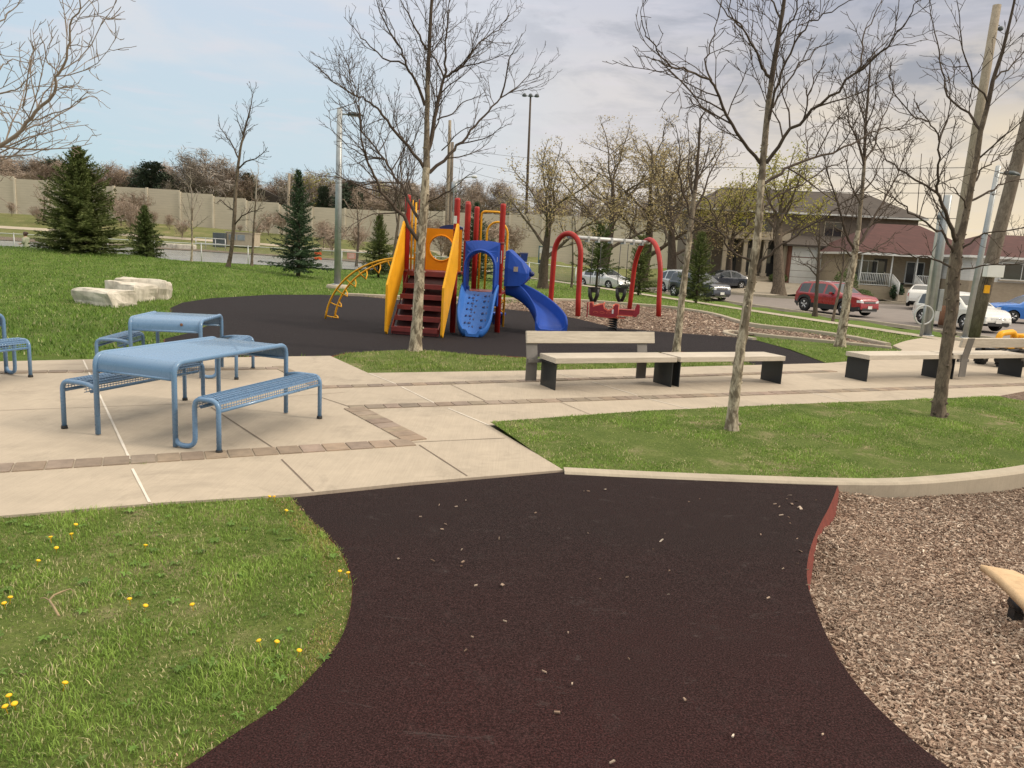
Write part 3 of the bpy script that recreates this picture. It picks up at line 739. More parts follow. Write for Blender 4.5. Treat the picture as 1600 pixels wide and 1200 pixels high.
def blades(name, label, poly, dens, h0, h1, wd, z, seg=2, dry=.3, seed=1, holes=(), fade=None, bare_edge=None, mul=1.0):
    r = np.random.default_rng(seed); P_ = np.array(poly); x0, y0 = P_.min(0); x1, y1 = P_.max(0)
    n = int((x1 - x0) * (y1 - y0) * dens); x = r.uniform(x0, x1, n); y = r.uniform(y0, y1, n)
    keep = in_view(x, y, 0 * x)
    if fade: keep &= r.random(n) < np.clip((fade / np.maximum(y, .1)) ** 1.6, 0, 1)
    x, y = x[keep], y[keep]; keep = inside_np(x, y, poly)
    for hpoly in holes: keep &= ~inside_np(x, y, hpoly)
    cl = fnoise(x, y, 7, seed + 1); bare = fnoise(x, y, 2.1, seed + 2) + .5 * fnoise(x, y, 9, seed + 3)
    if bare_edge is not None:
        be = np.array([tuple(v) for v in bare_edge]); dd = np.min(np.hypot(x[:, None] - be[None, :, 0], y[:, None] - be[None, :, 1]), 1); keep &= r.random(len(x)) < np.clip(dd / .22 + .06 + .25 * (fnoise(x, y, 11, 77) > .3), 0, 1)
    keep &= (r.random(len(x)) < np.clip(.95 - dry * .75 * np.clip(bare, -.2, 1.2), .10, 1))
    x, y, cl, bare = x[keep], y[keep], cl[keep], bare[keep]; n = len(x)
    zz = z(x, y) if callable(z) else np.full(n, z)
    h = r.uniform(h0, h1, n) * (1 + .32 * np.clip(cl, -1, 1.6)) * np.where(bare > .8, .6, 1)
    th = r.uniform(0, 2 * np.pi, n); lean = r.uniform(.1, 1.15, n) * h
    dx, dy = np.cos(th), np.sin(th); ph = th + r.uniform(.8, 2.2, n); sx_, sy_ = np.cos(ph), np.sin(ph); wv = wd * r.uniform(.6, 1.3, n)
    g = r.random(n); mixv = np.clip(.5 + .32 * cl + r.normal(0, .22, n), 0, 1)[:, None]
    ca, cb, cdry = np.array([.090, .155, .026]), np.array([.250, .340, .072]), np.array([.52, .44, .26])
    col = ca * (1 - mixv) + cb * mixv; dm = ((r.random(n) < .07 + .36 * dry * np.clip(bare + .15, 0, 1.6)))[:, None]
    col = np.where(dm, cdry * r.uniform(.6, 1.15, n)[:, None], col) * r.uniform(.8, 1.2, n)[:, None] * mul
    B = np.stack([x, y, zz - .004], 1); S = np.stack([sx_, sy_, 0 * x], 1) * wv[:, None] / 2; D = np.stack([dx, dy, 0 * x], 1) * lean[:, None]; H = np.stack([0 * x, 0 * x, h], 1)
    if seg == 2:
        V = np.stack([B - S, B + S, B + D * .35 + H * .62 - S * .8, B + D * .35 + H * .62 + S * .8, B + D + H * .95], 1).reshape(-1, 3); k = 5
        base = (np.arange(n) * 5)[:, None]; Fc = np.concatenate([base + [0, 1, 3], base + [0, 3, 2], base + [2, 3, 4]])
    else:
        V = np.stack([B - S, B + S, B + D + H], 1).reshape(-1, 3); k = 3; Fc = (np.arange(n) * 3)[:, None] + [0, 1, 2]
    tint = np.concatenate([np.repeat(col, k, 0), np.ones((n * k, 1))], 1)
    o = np_mesh(name, V, Fc, MT['blade'], tint); tag(o, label, 'grass', None, 'stuff'); return o
blades('grass', 'long green grass of the lawn in the left foreground', lawn_left, 11500, .012, .034, .0042, .004, 2, .8, 3, fade=3.8, bare_edge=left_edge[::3], mul=np.array([1.06, 1.14, 1.06]))
blades('grass', 'short patchy grass around the two trees beside the curved kerb', island, 5200, .010, .028, .006, np.vectorize(isl_z), 2, 1.05, 5, mul=np.array([1.06, 1.14, 1.06]))
tri_isl = px_poly([(518, 559), (545, 553), (600, 552), (700, 554), (820, 560), (900, 564), (1010, 554), (1060, 551), (1110, 555), (1180, 571), (1000, 576), (830, 580), (575, 584)])
blades('grass', 'green grass strip between rubber play surface and paved walk', tri_isl, 1500, .02, .05, .010, lambda x, y: .014 + .06 * np.exp(-((x + 1.7) ** 2 + (y - 13.2) ** 2) / .5), 1, .8, 8)
play_poly = px_poly(play_px); chip_poly = px_poly(chip_px)
blades('grass', 'green grass of the rising lawn behind the picnic tables', [(-40, 11), (-3, 11), (-3, 20), (2, 32), (-4, 50), (-40, 51)], 330, .03, .085, .022, lambda x, y: TZ(x, y), 1, .3, 13, [play_poly, plaza], fade=21, mul=np.array([.72, .84, .72]))
blades('grass', 'green grass between the swing kerb and the sidewalk', [(-1, 30), (5, 28), (8, 22), (10, 18), (14, 17), (16.5, 27), (6, 52), (0, 60), (-6, 50)], 170, .03, .07, .024, lambda x, y: TZ(x, y), 1, .3, 17, [play_poly, chip_poly, plaza, [along(-6.1, -60), along(-6.1, 60), along(-4, 60), along(-4, -60)]], fade=24)
def chips(name, label, poly, dens, z, seed, size=(.012, .045), fade=None):
    r = np.random.default_rng(seed); P_ = np.array(poly); x0, y0 = P_.min(0); x1, y1 = P_.max(0)
    n = int((x1 - x0) * (y1 - y0) * dens); x = r.uniform(x0, x1, n); y = r.uniform(y0, y1, n)
    k = in_view(x, y, 0 * x)
    if fade: k &= r.random(n) < np.clip((fade / np.maximum(y, .1)) ** 1.6, 0, 1)
    x, y = x[k], y[k]; k = inside_np(x, y, poly); x, y = x[k], y[k]; n = len(x)
    zz = z(x, y) if callable(z) else np.full(n, z)
    ln = size[0] + (size[1] - size[0]) * r.random(n) ** 2; wd = ln * r.uniform(.18, .5, n); th = r.normal(.25, .9, n); tl = r.normal(0, .28, (n, 2))
    A = np.stack([np.cos(th), np.sin(th), tl[:, 0]], 1) * (ln / 2)[:, None]; Bv = np.stack([-np.sin(th), np.cos(th), tl[:, 1]], 1) * (wd / 2)[:, None]
    Cn = np.stack([x, y, zz + .004 + r.uniform(0, .012, n)], 1); up = np.array([0, 0, .006])
    V = np.stack([Cn - A - Bv * .6, Cn + A - Bv, Cn + A * .9 + Bv, Cn - A + Bv * .8, Cn - A - Bv * .6 - up, Cn + A - Bv - up, Cn + A * .9 + Bv - up, Cn - A + Bv * .8 - up], 1).reshape(-1, 3)
    b = (np.arange(n) * 8)[:, None]; Fc = np.concatenate([b + [0, 1, 2, 3], b + [0, 4, 5, 1], b + [1, 5, 6, 2], b + [2, 6, 7, 3], b + [3, 7, 4, 0]])
    t = r.random(n)[:, None]; pal = np.array([[.18, .115, .08], [.26, .18, .13], [.35, .26, .195], [.40, .315, .245], [.54, .455, .365]])
    idx = np.searchsorted([.22, .52, .78, .96], t[:, 0]); big = np.clip(fnoise(x, y, 1.5, seed + 2), -1, 1)[:, None]
    col = pal[idx] * r.uniform(.8, 1.2, n)[:, None] * (1 - .16 * big)
    o = np_mesh(name, V, Fc, MT['chip'], np.concatenate([np.repeat(col, 8, 0), np.ones((n * 8, 1))], 1)); tag(o, label, 'wood chips', None, 'stuff'); return o
PZ = np.vectorize(pit_z)
pit_vis = [(v[0] - .02, v[1]) for v in pad_r] + [(9, -3), (9, 8)] + [tuple(Vector(k) + Vector((.02, -.18))) for k in kerb_line[::-1]]
chips('wood_chips', 'brown wood chips filling the pit in the right foreground', pit_vis, 9500, lambda x, y: PZ(x, y), 21, (.008, .034), fade=4.2)
chips('wood_chips', 'brown wood chips under the red swing frame', chip_poly, 260, .006, 22, (.03, .11))
# stray pale chips on the rubber path
chips('wood_chips', 'few pale stray chips lying on the dark rubber path', [(-.9, 2.3), (1.7, 2.4), (2.2, 4), (2.2, 6), (-1, 6), (-.6, 4)], 5.5, .014, 29, (.012, .04))
chips('wood_chips', 'chips spilled over the red shoulder of the rubber path', [(2.2, 6.1), (1.95, 5.4), (1.8, 4.6), (1.95, 3.6), (2.2, 3.0), (2.4, 3.0), (2.2, 3.7), (2.1, 4.6), (2.3, 5.4), (2.6, 6.2)], 26, .008, 31, (.012, .05))
blades('grass', 'green grass in the small wedge under the forked tree', px_poly([(1180, 532), (1148, 524), (1200, 529), (1300, 538), (1390, 546), (1410, 548.5), (1385, 562), (1290, 568), (1235, 547)]), 420, .02, .06, .016, lambda x, y: TZ(x, y) + .014, 1, .5, 41)

def weeds(poly, n, seed):
    r = random.Random(seed); mb = MB(); P_ = np.array(poly); x0, y0 = P_.min(0); x1, y1 = P_.max(0); k = 0
    while k < n:
        x, y = r.uniform(max(x0, -5), x1), r.uniform(max(y0, 2.0), y1)
        if not inside((x, y), poly) or r.random() > (3.2 / max(y, .5)) ** 1.2: continue
        k += 1; s = r.uniform(.018, .05); g_ = r.uniform(.7, 1.3); mb.cur = (.13 * g_, .23 * g_, .045 * g_, 1)
        for q in range(r.randint(5, 9)):
            a = q * 2.4 + r.uniform(-.3, .3); d = Vector((math.cos(a), math.sin(a), 0)); w_ = Vector((-d.y, d.x, 0)) * s * .17; p = Vector((x, y, .012)); l_ = s * r.uniform(.6, 1.2); u_ = Vector((0, 0, 1))
            mb.add([tuple(p - w_ * .2), tuple(p + w_ * .2), tuple(p + d * l_ * .5 + w_ + u_ * l_ * .35), tuple(p + d * l_ * .5 - w_ + u_ * l_ * .35), tuple(p + d * l_ + u_ * l_ * .2)], [(0, 1, 2, 3), (3, 2, 4)])
    o = mb.build('weed_leaves', MT['blade'], colors=True); tag(o, 'small leafy weed rosettes scattered through the foreground grass', 'weeds', None, 'stuff')
weeds(lawn_left, 260, 5)

def off_line(line, d):
    out = []
    for i, p in enumerate(line):
        p = Vector(p); tg = (Vector(line[min(i + 1, len(line) - 1)]) - Vector(line[max(i - 1, 0)])).normalized(); o = Vector((tg.y, -tg.x)); o = o if o.x < 0 else -o; out.append(tuple(p + o * d))
    return out
blades('grass', 'dry straw coloured grass along the left edge of the rubber path', [tuple(v) for v in off_line(left_edge, -.015)] + off_line(left_edge, .15)[::-1], 14000, .006, .018, .0045, .005, 2, .2, 51, fade=4.5, mul=np.array([1.55, 1.02, 1.5]))
g_ = G(205, 727).xy
blades('grass', 'small grass tufts growing in the paving joint beside the paver band', [(g_.x - .13, g_.y - .03), (g_.x + .13, g_.y - .03), (g_.x + .13, g_.y + .03), (g_.x - .13, g_.y + .03)], 7000, .015, .035, .004, .026, 2, 0, 52)
# ------------------------------------------------------------------ picnic tables
def arc_path(pts, rad, k=6):
    """polyline with rounded corners"""
    P = [Vector(p) for p in pts]; out = [P[0]]
    for i in range(1, len(P) - 1):
        a, b, c = P[i - 1], P[i], P[i + 1]; r = min(rad, (a - b).length * .49, (c - b).length * .49)
        p0 = b + (a - b).normalized() * r; p1 = b + (c - b).normalized() * r
        for q in range(k + 1):
            t = q / k; out.append(p0 * (1 - t) ** 2 + b * 2 * t * (1 - t) * 1.0 + p1 * t ** 2)
    out.append(P[-1]); return out
def make_picnic(name, label, loc, rz, hl=.815, flip=1):
    t = thing(name, label, 'picnic table', loc, rz, 'blue steel picnic tables on the plaza')
    hw, H = .435, .745; r = .024
    # top sheet rolled down at both short ends
    prof = []
    for sgn in (-1, 1):
        seg = [(sgn * (hl - .10 + .10 * math.sin(a)), H + .012 - .10 + .10 * math.cos(a)) for a in [R(q) for q in range(0, 91, 15)]]
        seg.append((sgn * hl, H - .135))
        prof = (seg[::-1] if sgn < 0 else prof + seg)
    mb = MB(); rows = [[(x, y, z) for y, z in prof] for x in (-hw + .018, -.15, .15, hw - .018)]
    mb.grid(rows); th = .004
    rows2 = [[(x, y * .997, z - th) for y, z in prof] for x in (-hw + .018, hw - .018)]; mb.grid(rows2[::-1])
    for yy in (-hl * .55, 0, hl * .55): mb.box((0, yy, H - .022), (2 * hw - .05, .03, .04))
    mb.build('tabletop', MT['blue_steel'], t)
    for sx_ in (-1, 1):
        x = sx_ * hw; mb = MB()
        mb.tube(arc_path([(x, -hl, .01), (x, -hl, H), (x, hl, H), (x, hl, .01)], .11, 7), r, 10)
        mb.build('table_frame', MT['blue_steel'], t)
    for sy in (-1, 1):
        mb = MB(); mb.tube([(-hw, sy * (hl - .004), H - .145), (hw, sy * (hl - .004), H - .145)], .014, 8); mb.build('cross_bar', MT['blue_steel'], t)
    for sx_ in (-1, 1):
        xi, xo, zs = sx_ * (hw + .185), sx_ * .87, .455
        for sy in (-1, 1):
            y = sy * (hl - .03); mb = MB()
            if sy * sx_ * flip < 0:     # the leg swings through a U on the ground and rises into the bench
                U_ = [(sx_ * hw, sy * hl, .20), (sx_ * hw, sy * hl, .024), (xi, y, .024), (xi, y, zs), (xo, y, zs), (xo, y, .012)]
            else:
                U_ = [(sx_ * hw, sy * hl, zs - .03), (xi - sx_ * .04, y, zs), (xo, y, zs), (xo, y, .012)]
            mb.tube(arc_path(U_, .085, 7), r * .92, 10); fr = mb.build('bench_frame', MT['blue_steel'], t)
            fb = MB(); fb.lathe([(.028, 0), (.03, .004), (.027, .03)], (xo, y, 0), 10); fb.build('foot', MT['rubber_foot'], fr)
        # wire mesh seat rolled over its long edges
        mb = MB(); a, b = xi, xo; n = int(54 * hl); y0, y1 = -(hl - .06), hl - .06
        cross = [(a, zs - .085), (a, zs - .03), (a + (b - a) * .12, zs + .012), (a + (b - a) * .5, zs + .018), (b - (b - a) * .12, zs + .012), (b, zs - .03), (b, zs - .085)]
        for i in range(n + 1):
            y = y0 + (y1 - y0) * i / n; mb.tube([(x, y, z) for x, z in cross], .0036, 4, cap=False)
        for q in range(13):
            f_ = q / 12 * (len(cross) - 1); i = min(int(f_), len(cross) - 2); u = f_ - i
            x = cross[i][0] * (1 - u) + cross[i + 1][0] * u; z = cross[i][1] * (1 - u) + cross[i + 1][1] * u
            mb.tube([(x, y0 - .02, z), (x, y1 + .02, z)], .0042, 4, cap=False)
        # punched sheet carrying the top of the seat
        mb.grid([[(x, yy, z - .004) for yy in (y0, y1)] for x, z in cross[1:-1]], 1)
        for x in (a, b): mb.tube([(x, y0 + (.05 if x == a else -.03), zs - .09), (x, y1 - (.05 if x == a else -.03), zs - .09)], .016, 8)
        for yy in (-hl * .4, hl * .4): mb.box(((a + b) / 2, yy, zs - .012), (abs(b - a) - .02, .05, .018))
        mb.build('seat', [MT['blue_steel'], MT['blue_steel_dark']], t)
    return t
RZ_T = math.atan2(-.31, .95)
tab1 = make_picnic('picnic_table', 'blue steel picnic table with mesh benches, whole and nearest on the concrete plaza', (-3.08, 7.44, .022), RZ_T)
g2 = G(201, 562).xy
def local2(cx, rz, p): return Vector((cx[0] + p[0] * math.cos(rz) - p[1] * math.sin(rz), cx[1] + p[0] * math.sin(rz) + p[1] * math.cos(rz)))
o2 = Vector(g2) - (local2((0, 0), RZ_T, (-.435, -.815)))
tab2 = make_picnic('picnic_table', 'square blue steel picnic table with a rust chip on its edge, beside the rubber surface', (-4.50, 10.22, .022), R(5), .46)
g3 = G(48, 592).xy; o3 = Vector(g3) - local2((0, 0), RZ_T + math.pi, (-.87, -.785))
tab3 = make_picnic('picnic_table', 'blue steel picnic table cut off by the left edge, one bench end showing', (o3.x, o3.y, .022), RZ_T + math.pi, flip=-1)
mb = MB(); mb.lathe([(.02, 0), (.018, .004)], (0, 0, 0), 9, rot=Matrix.Rotation(R(90), 3, 'X'))
ch = mb.build('rust_chip', MT['wood_rust'], tab2); ch.location = (.20, -.466, .69)

# ------------------------------------------------------------------ benches of weathered planks on steel plates
RB = math.atan2(.408, .913); F0 = Vector((.57, 10.30))
def bp(x, y): return F0 + U * x + NV * y
def make_bench(label, loc, rz, legs, back, grp='plank benches along the paved walk'):
    t = thing('bench', label, 'bench', (loc.x, loc.y, .022), rz, grp)
    L_ = 1.98; mb = MB()
    mb.box((L_ / 2, .245, .410), (L_, .50, .075), bev=.006); mb.build('seat', MT['plank'], t)
    for x in legs:
        mb = MB(); mb.box((x, .245, .182), (.014, .455, .364)); mb.box((x, .245, .358), (.10, .40, .008)); mb.build('leg', MT['leg_steel'], t)
    if back:
        for x in (-.11, 1.72):
            mb = MB(); y = .505
            pts = [(y, .05), (y, .38), (y + .075, .75), (y + .087, .75), (y + .012, .378), (y + .012, .05)]
            mb.prism(pts, lambda a, b: (x - .085, a, b), lambda a, b: (x + .085, a, b))
            mb.box((x + (.06 if x < 0 else 0), y - .02, .34), (.26, .05, .05)); mb.build('back_support', [MT['post_steel']], t)
        mb = MB(); mb.box((.86, .545, .665), (2.12, .045, .17), rot=Matrix.Rotation(R(-11.5), 3, 'X'), bev=.005); mb.build('backrest', MT['plank'], t)
    return t
make_bench('plank bench with a backrest behind its seat, leftmost of the benches', bp(0, 0), RB, (.03, 1.93), True)
make_bench('backless plank bench behind the nearest mottled tree trunk', bp(2.04, 0), RB, (.025, 1.96), False)
make_bench('backless plank bench whose left end stands free beyond the gap in the row', bp(5.82, 0), RB, (.03, 1.9), False)
pD = bp(7.86 + 1.98, .49)
make_bench('plank bench with its backrest on the near side, in front of the yellow toy digger', pD, RB + math.pi, (.03, 1.9), True)

# ------------------------------------------------------------------ play structure
PW = Vector((-2.45, 16.98)); PR = R(-8)
ps = thing('play_structure', 'red, yellow and blue play structure with stairs, climbing scoop and curved slide on black rubber', 'play structure', (PW.x, PW.y, .012), PR)
def post(x, y, h, mat='red_post', r=.063):
    mb = MB(); mb.lathe([(r, 0), (r, h - .05), (r * .95, h - .015), (r * .6, h)], (x, y, 0), 14); o = mb.build('post', MT[mat], ps)
    return o
posts = [(0, 0, 2.9), (1.09, 0, 2.88), (0, 1.1, 2.88), (1.09, 1.1, 2.88), (.22, .55, 2.8), (1.2, .62, 2.82), (1.98, .62, 2.84), (1.2, 1.62, 2.8)]
for x, y, h in posts:
    po = post(x, y, h)
    for z in ((1.28, 2.22) if x < 1.15 else (.84, 1.98)): mb = MB(); mb.lathe([(.066, z - .03), (.072, z - .02), (.072, z + .02), (.066, z + .03)], (x, y, 0), 12); mb.build('collar', MT['red_step'], po)
def sticker(loc, size, rz=0.0, red=True):
    mb = MB(); mb.box((0, 0, 0), (size[0], .004, size[1]))
    if red: mb.box((0, -.003, -size[1] * .28), (size[0] * .6, .003, size[1] * .22), mi=1); mb.box((0, -.003, size[1] * .2), (size[0] * .5, .003, size[1] * .03), mi=2)
    o = mb.build('warning_sticker', [MT['white_pl'], MT['red_post'], MT['black']], ps); o.location = loc; o.rotation_euler = (0, 0, rz)
sticker((1.98, .562, 1.68), (.065, .28)); sticker((1.07, -.06, 2.42), (.07, .16), red=False)
mb = MB(); mb.box((.545, .55, 1.27), (1.09, 1.1, .05)); mb.build('platform', MT['red_step'], ps)
mb = MB(); mb.box((1.6, 1.1, .87), (.85, .98, .05)); mb.build('platform', MT['red_step'], ps)
# stairs
for i in range(6):
    mb = MB(); z = 1.27 - .215 * (i + .2) if i else 1.24; y = -.06 - .185 * i
    if i == 0: mb.box((.545, -.03, 1.235), (1.0, .06, .10))
    else: mb.box((.545, y - .05, z), (.98, .20, .03), bev=.006); mb.box((.545, y - .148, z - .035), (.98, .012, .09))
    mb.build('step', MT['red_step'], ps)
mb = MB(); mb.box((.545, -1.07, .09), (.98, .02, .16)); mb.build('step', MT['red_step'], ps)
mb = MB(); mb.prism([(-.03, 1.18), (-1.04, .02), (-1.02, .02), (-.01, 1.18)], lambda a, b: (.07, a + .07, b), lambda a, b: (1.02, a + .07, b)); mb.build('riser_panel', MT['stair_back'], ps)
for x in (.05, 1.04):
    mb = MB(); mb.prism([(-.02, 1.26), (-1.10, .02), (-1.10, .16), (-.02, 1.12)][::-1], lambda a, b: (x - .012, a, b), lambda a, b: (x + .012, a, b)); mb.build('stringer', MT['red_step'], ps)
for x in (-.045, 1.135):
    mb = MB(); pl = [(-.02, 2.30), (-.10, 2.34), (-1.20, 1.02), (-1.22, .06), (-1.14, 0.0), (-.02, 1.36)]
    mb.prism(pl, lambda a, b: (x - .022, a, b), lambda a, b: (x + .022, a, b))
    mb.build('side_panel', MT['yellow'], ps)
# orange window panel at the back of the upper deck
def plate_hole(mb, x0, x1, z0, z1, cx, cz, rad, y0, y1, mi=0, n=40):
    def outer(a):
        dx, dz = math.cos(a), math.sin(a); t = 1e9
        if dx > 1e-6: t = min(t, (x1 - cx) / dx)
        if dx < -1e-6: t = min(t, (x0 - cx) / dx)
        if dz > 1e-6: t = min(t, (z1 - cz) / dz)
        if dz < -1e-6: t = min(t, (z0 - cz) / dz)
        return cx + dx * t, cz + dz * t
    ang = sorted([2 * math.pi * i / n for i in range(n)] + [math.atan2(zz - cz, xx - cx) % (2 * math.pi) for xx in (x0, x1) for zz in (z0, z1)])
    rows = []
    for a in ang:
        ox, oz = outer(a); ix, iz = cx + rad * math.cos(a), cz + rad * math.sin(a)
        rows.append([(ix, y1, iz), (ix, y0, iz), (ox, y0, oz), (ox, y1, oz)])
    rows.append(rows[0]); mb.grid(rows, mi, False, closed=True)
mb = MB(); plate_hole(mb, .10, .99, 1.29, 2.24, .52, 1.80, .275, 1.02, 1.07)
op = mb.build('window_panel', MT['orange'], ps); mb = MB()
mb.tube([(.52 + .29 * math.cos(a), 1.015, 1.80 + .29 * math.sin(a)) for a in [2 * math.pi * i / 32 for i in range(32)]], .018, 8, closed=True); mb.build('window_rim', MT['orange'], op)
mb = MB(); mb.grid([[(.45 + .55 * i / 10, 1.08 + .05 * j, 2.25 + .09 * math.sin(math.pi * (.12 + .76 * i / 10))) for i in range(11)] for j in range(8)])
mb.grid([[(.45 + .55 * i / 10, 1.08, 2.20 if j == 0 else 2.25 + .09 * math.sin(math.pi * (.12 + .76 * i / 10))) for i in range(11)] for j in range(2)])
mb.build('roof_panel', MT['blue_dark'], ps)
for x, h in ((.09, 2.8), (.17, 2.75)):
    mb = MB(); mb.tube([(x, .05, 1.3), (x, .05, h)], .022, 8); mb.build('hand_rail', MT['yellow'], ps)
# curved ladder on the left
lad = MB()
c0 = Vector((-.02, .45, 1.52)); c1 = Vector((-2.18, 1.15, .0)); dirv = Vector((c1.x - c0.x, c1.y - c0.y, 0)); Ld = dirv.length; dirv.normalize(); side = Vector((-dirv.y, dirv.x, 0))
def lad_pt(t, off):
    a = t * R(84); x = Ld * (math.sin(a) / math.sin(R(84))) ** 1.0; z = 1.54 * (math.cos(a) - math.cos(R(84))) / (1 - math.cos(R(84)))
    return Vector((c0.x, c0.y, 0)) + dirv * x + side * off + Vector((0, 0, z))
rails = []
for off in (-.17, .17):
    mb = MB(); mb.tube([lad_pt(i / 16, off) for i in range(17)], .024, 9); rails.append(mb.build('ladder_rail', MT['yellow'], ps))
for k in range(7):
    t_ = .16 + .135 * k; a, b = lad_pt(t_, -.17), lad_pt(t_, .17); tg = (lad_pt(t_ + .02, 0) - lad_pt(t_ - .02, 0)).normalized(); m_ = (a + b) / 2
    inn = Vector((-tg.z * (1 if dirv.x > 0 else 1) * 0, 0, 0)); nrm = tg.cross(side); nrm = nrm if nrm.z < 0 else -nrm
    mb = MB(); mb.tube([a, a + nrm * .12 + side * .05, m_ + nrm * .24, b + nrm * .12 - side * .05, b], .015, 7); mb.build('ladder_rung', MT['yellow'], rails[0])
# blue hood over the climbing scoop
hx0, hx1, cxh = 1.20, 1.97, 1.575
def arch(hw_, z0_, zsp, top, n=22):
    pts = [(cxh - hw_, z0_)]
    for i in range(n + 1):
        a = math.pi - math.pi * i / n; pts.append((cxh + hw_ * math.cos(a), zsp + (top - zsp) * math.sin(a)))
    return pts + [(cxh + hw_, z0_)]
def rect_like(n_pts, x0, x1, z0_, z1_, rr=.07):
    base = arch(1, 0, 1, 2); out = []
    for i in range(n_pts):
        t = i / (n_pts - 1); Lh = (z1_ - z0_); W_ = x1 - x0; tot = 2 * Lh + W_; d_ = t * tot
        if d_ < Lh: out.append((x0, z0_ + d_))
        elif d_ < Lh + W_: out.append((x0 + d_ - Lh, z1_ + .03 * math.sin(math.pi * (d_ - Lh) / W_)))
        else: out.append((x1, z1_ - (d_ - Lh - W_)))
    return out
inn_ = arch(.30, .82, 1.45, 1.76); n_ = len(inn_)
rim = arch(.345, .82, 1.45, 1.81); mid = rect_like(n_, hx0 + .03, hx1 - .03, .82, 1.95); outr = rect_like(n_, hx0, hx1, .80, 1.99)
mb = MB(); mb.grid([[(x, .60, z) for x, z in inn_], [(x, .33, z) for x, z in inn_], [(x, .30, z) for x, z in rim], [(x, .36, z) for x, z in arch(.37, .82, 1.45, 1.84)], [(x, .46, z) for x, z in mid], [(x, .49, z) for x, z in outr], [(x, .66, z) for x, z in outr], [(x, .66, z) for x, z in inn_]], smooth=False)
hood = mb.build('climber_hood', MT['blue_pl'], ps)
for x in (hx0 + .05, hx1 - .05):
    mb = MB(); mb.box((x, .55, .80), (.12, .16, .42), bev=.02); mb.build('hood_leg', MT['blue_pl'], hood)
sticker((1.90, .452, 1.62), (.075, .11), red=False)
# climbing scoop
mb = MB(); rows = []
for i in range(33):
    t_ = i / 32; y = .46 - 1.18 * t_ ** .92; z = .90 - .84 * t_ + .05 * math.sin(math.pi * t_) - .015 * t_
    if t_ > .88: z = max(z, .05 + .25 * (t_ - .88))
    hw_ = .375 * (1 - .10 * t_) * (1 if t_ < .74 else math.sqrt(max(.02, 1 - ((t_ - .74) / .285) ** 2))); wall_ = .30 * (.6 + .4 * math.sin(math.pi * min(1, t_ * 1.0))) * (1 - .5 * sst(.75, 1, t_))
    fl = .62; xo = .10 * t_
    sec = [(-1.0, wall_ - .02), (-1.07, wall_), (-1.12, wall_ - .02), (-1.10, wall_ * .3), (-1.0, -.06), (1.0, -.06), (1.10, wall_ * .3), (1.12, wall_ - .02), (1.07, wall_), (1.0, wall_ - .02), (.86, .06), (fl, .0), (0, -.008), (-fl, .0), (-.86, .06)]
    rows.append([(cxh + xo + a * hw_, y + .12 * b, z + b) for a, b in sec])
mb.grid(rows, closed=True); mb.add(rows[-1], [tuple(range(len(rows[-1])))], 0, False)
for i in range(11):
    for j in ((-.24, .0), (.20, .035)) if i % 2 else ((-.1, 0.02), (.33, -.01)):
        t_ = .12 + .072 * i; y = .46 - 1.18 * t_ ** .92 + j[1]; z = .90 - .84 * t_ + .05 * math.sin(math.pi * t_) - .015 * t_
        for k in (-.05, .05):
            mb.lathe([(.034, .0), (.032, .006), (.004, .007)], (cxh + .1 * t_ + j[0] * .62 + k, y, z + .002), 9, 1, rot=Matrix.Rotation(R(36), 3, 'X') @ Matrix.Rotation(R(20 if k > 0 else -20), 3, 'Y'))
mb.build('climbing_scoop', [MT['blue_climb'], MT['blue_dark']], ps)
# curved slide to the right
mb = MB(); rows = []; ctr = []
for i in range(25):
    t_ = i / 24; a = R(90) * min(1, max(0, (t_ - .18) / .66))
    if t_ < .18: p = Vector((2.02 + .55 * t_ / .18 * .55, 1.55)); hd = Vector((1, 0))
    else:
        rad_ = .86; c_ = Vector((2.02 + .3025, 1.55 - rad_)); a2 = min(a, R(78)); p = c_ + Vector((math.sin(a2), math.cos(a2))) * rad_; hd = Vector((math.cos(a2), -math.sin(a2)))
        if t_ > .75: p = p + hd * (t_ - .75) * .5
    z = .90 - .78 * sst(0, .92, t_) ** .92 if t_ < .9 else .90 - .78 * sst(0, .92, .9) ** .92 - .02 * (t_ - .9)
    z = max(z, .13); sd_ = Vector((-hd.y, hd.x)); ctr.append((p, sd_, z))
    wl = .26 if t_ < .9 else .26 - 1.3 * (t_ - .9); hw_ = .25 + .07 * t_
    sec = [(-1.0, wl - .01), (-1.08, wl + .015), (-1.16, wl - .01), (-1.12, -.04), (-.8, -.10), (.8, -.10), (1.12, -.04), (1.16, wl - .01), (1.08, wl + .015), (1.0, wl - .01), (.93, .05), (.75, .0), (0, -.01), (-.75, .0), (-.93, .05)]
    rows.append([(p.x + sd_.x * s_ * hw_, p.y + sd_.y * s_ * hw_, z + b) for s_, b in sec])
mb.grid(rows, closed=True); mb.add(rows[-1], [tuple(range(15))], 0, False); mb.build('slide', MT['blue_pl'], ps)
mb = MB(); rows = []
for x, ya, yb, za, zb in ((2.0, 1.12, 1.98, 1.02, 1.84), (2.08, 1.12, 1.98, 1.02, 1.86), (2.36, 1.18, 1.92, 1.04, 1.62), (2.50, 1.22, 1.88, 1.18, 1.48), (2.54, 1.24, 1.86, 1.24, 1.43)):
    rows.append([(x, ya, za), (x, (ya + yb) / 2, za), (x, yb, za), (x, yb, (za + zb) / 2), (x, yb - .06, zb - .03), (x, (ya + yb) / 2, zb), (x, ya + .06, zb - .03), (x, ya, (za + zb) / 2)])
mb.grid(rows, smooth=False, closed=True); mb.add(rows[-1], [tuple(range(8))]); sh = mb.build('slide_hood', MT['blue_pl'], ps)
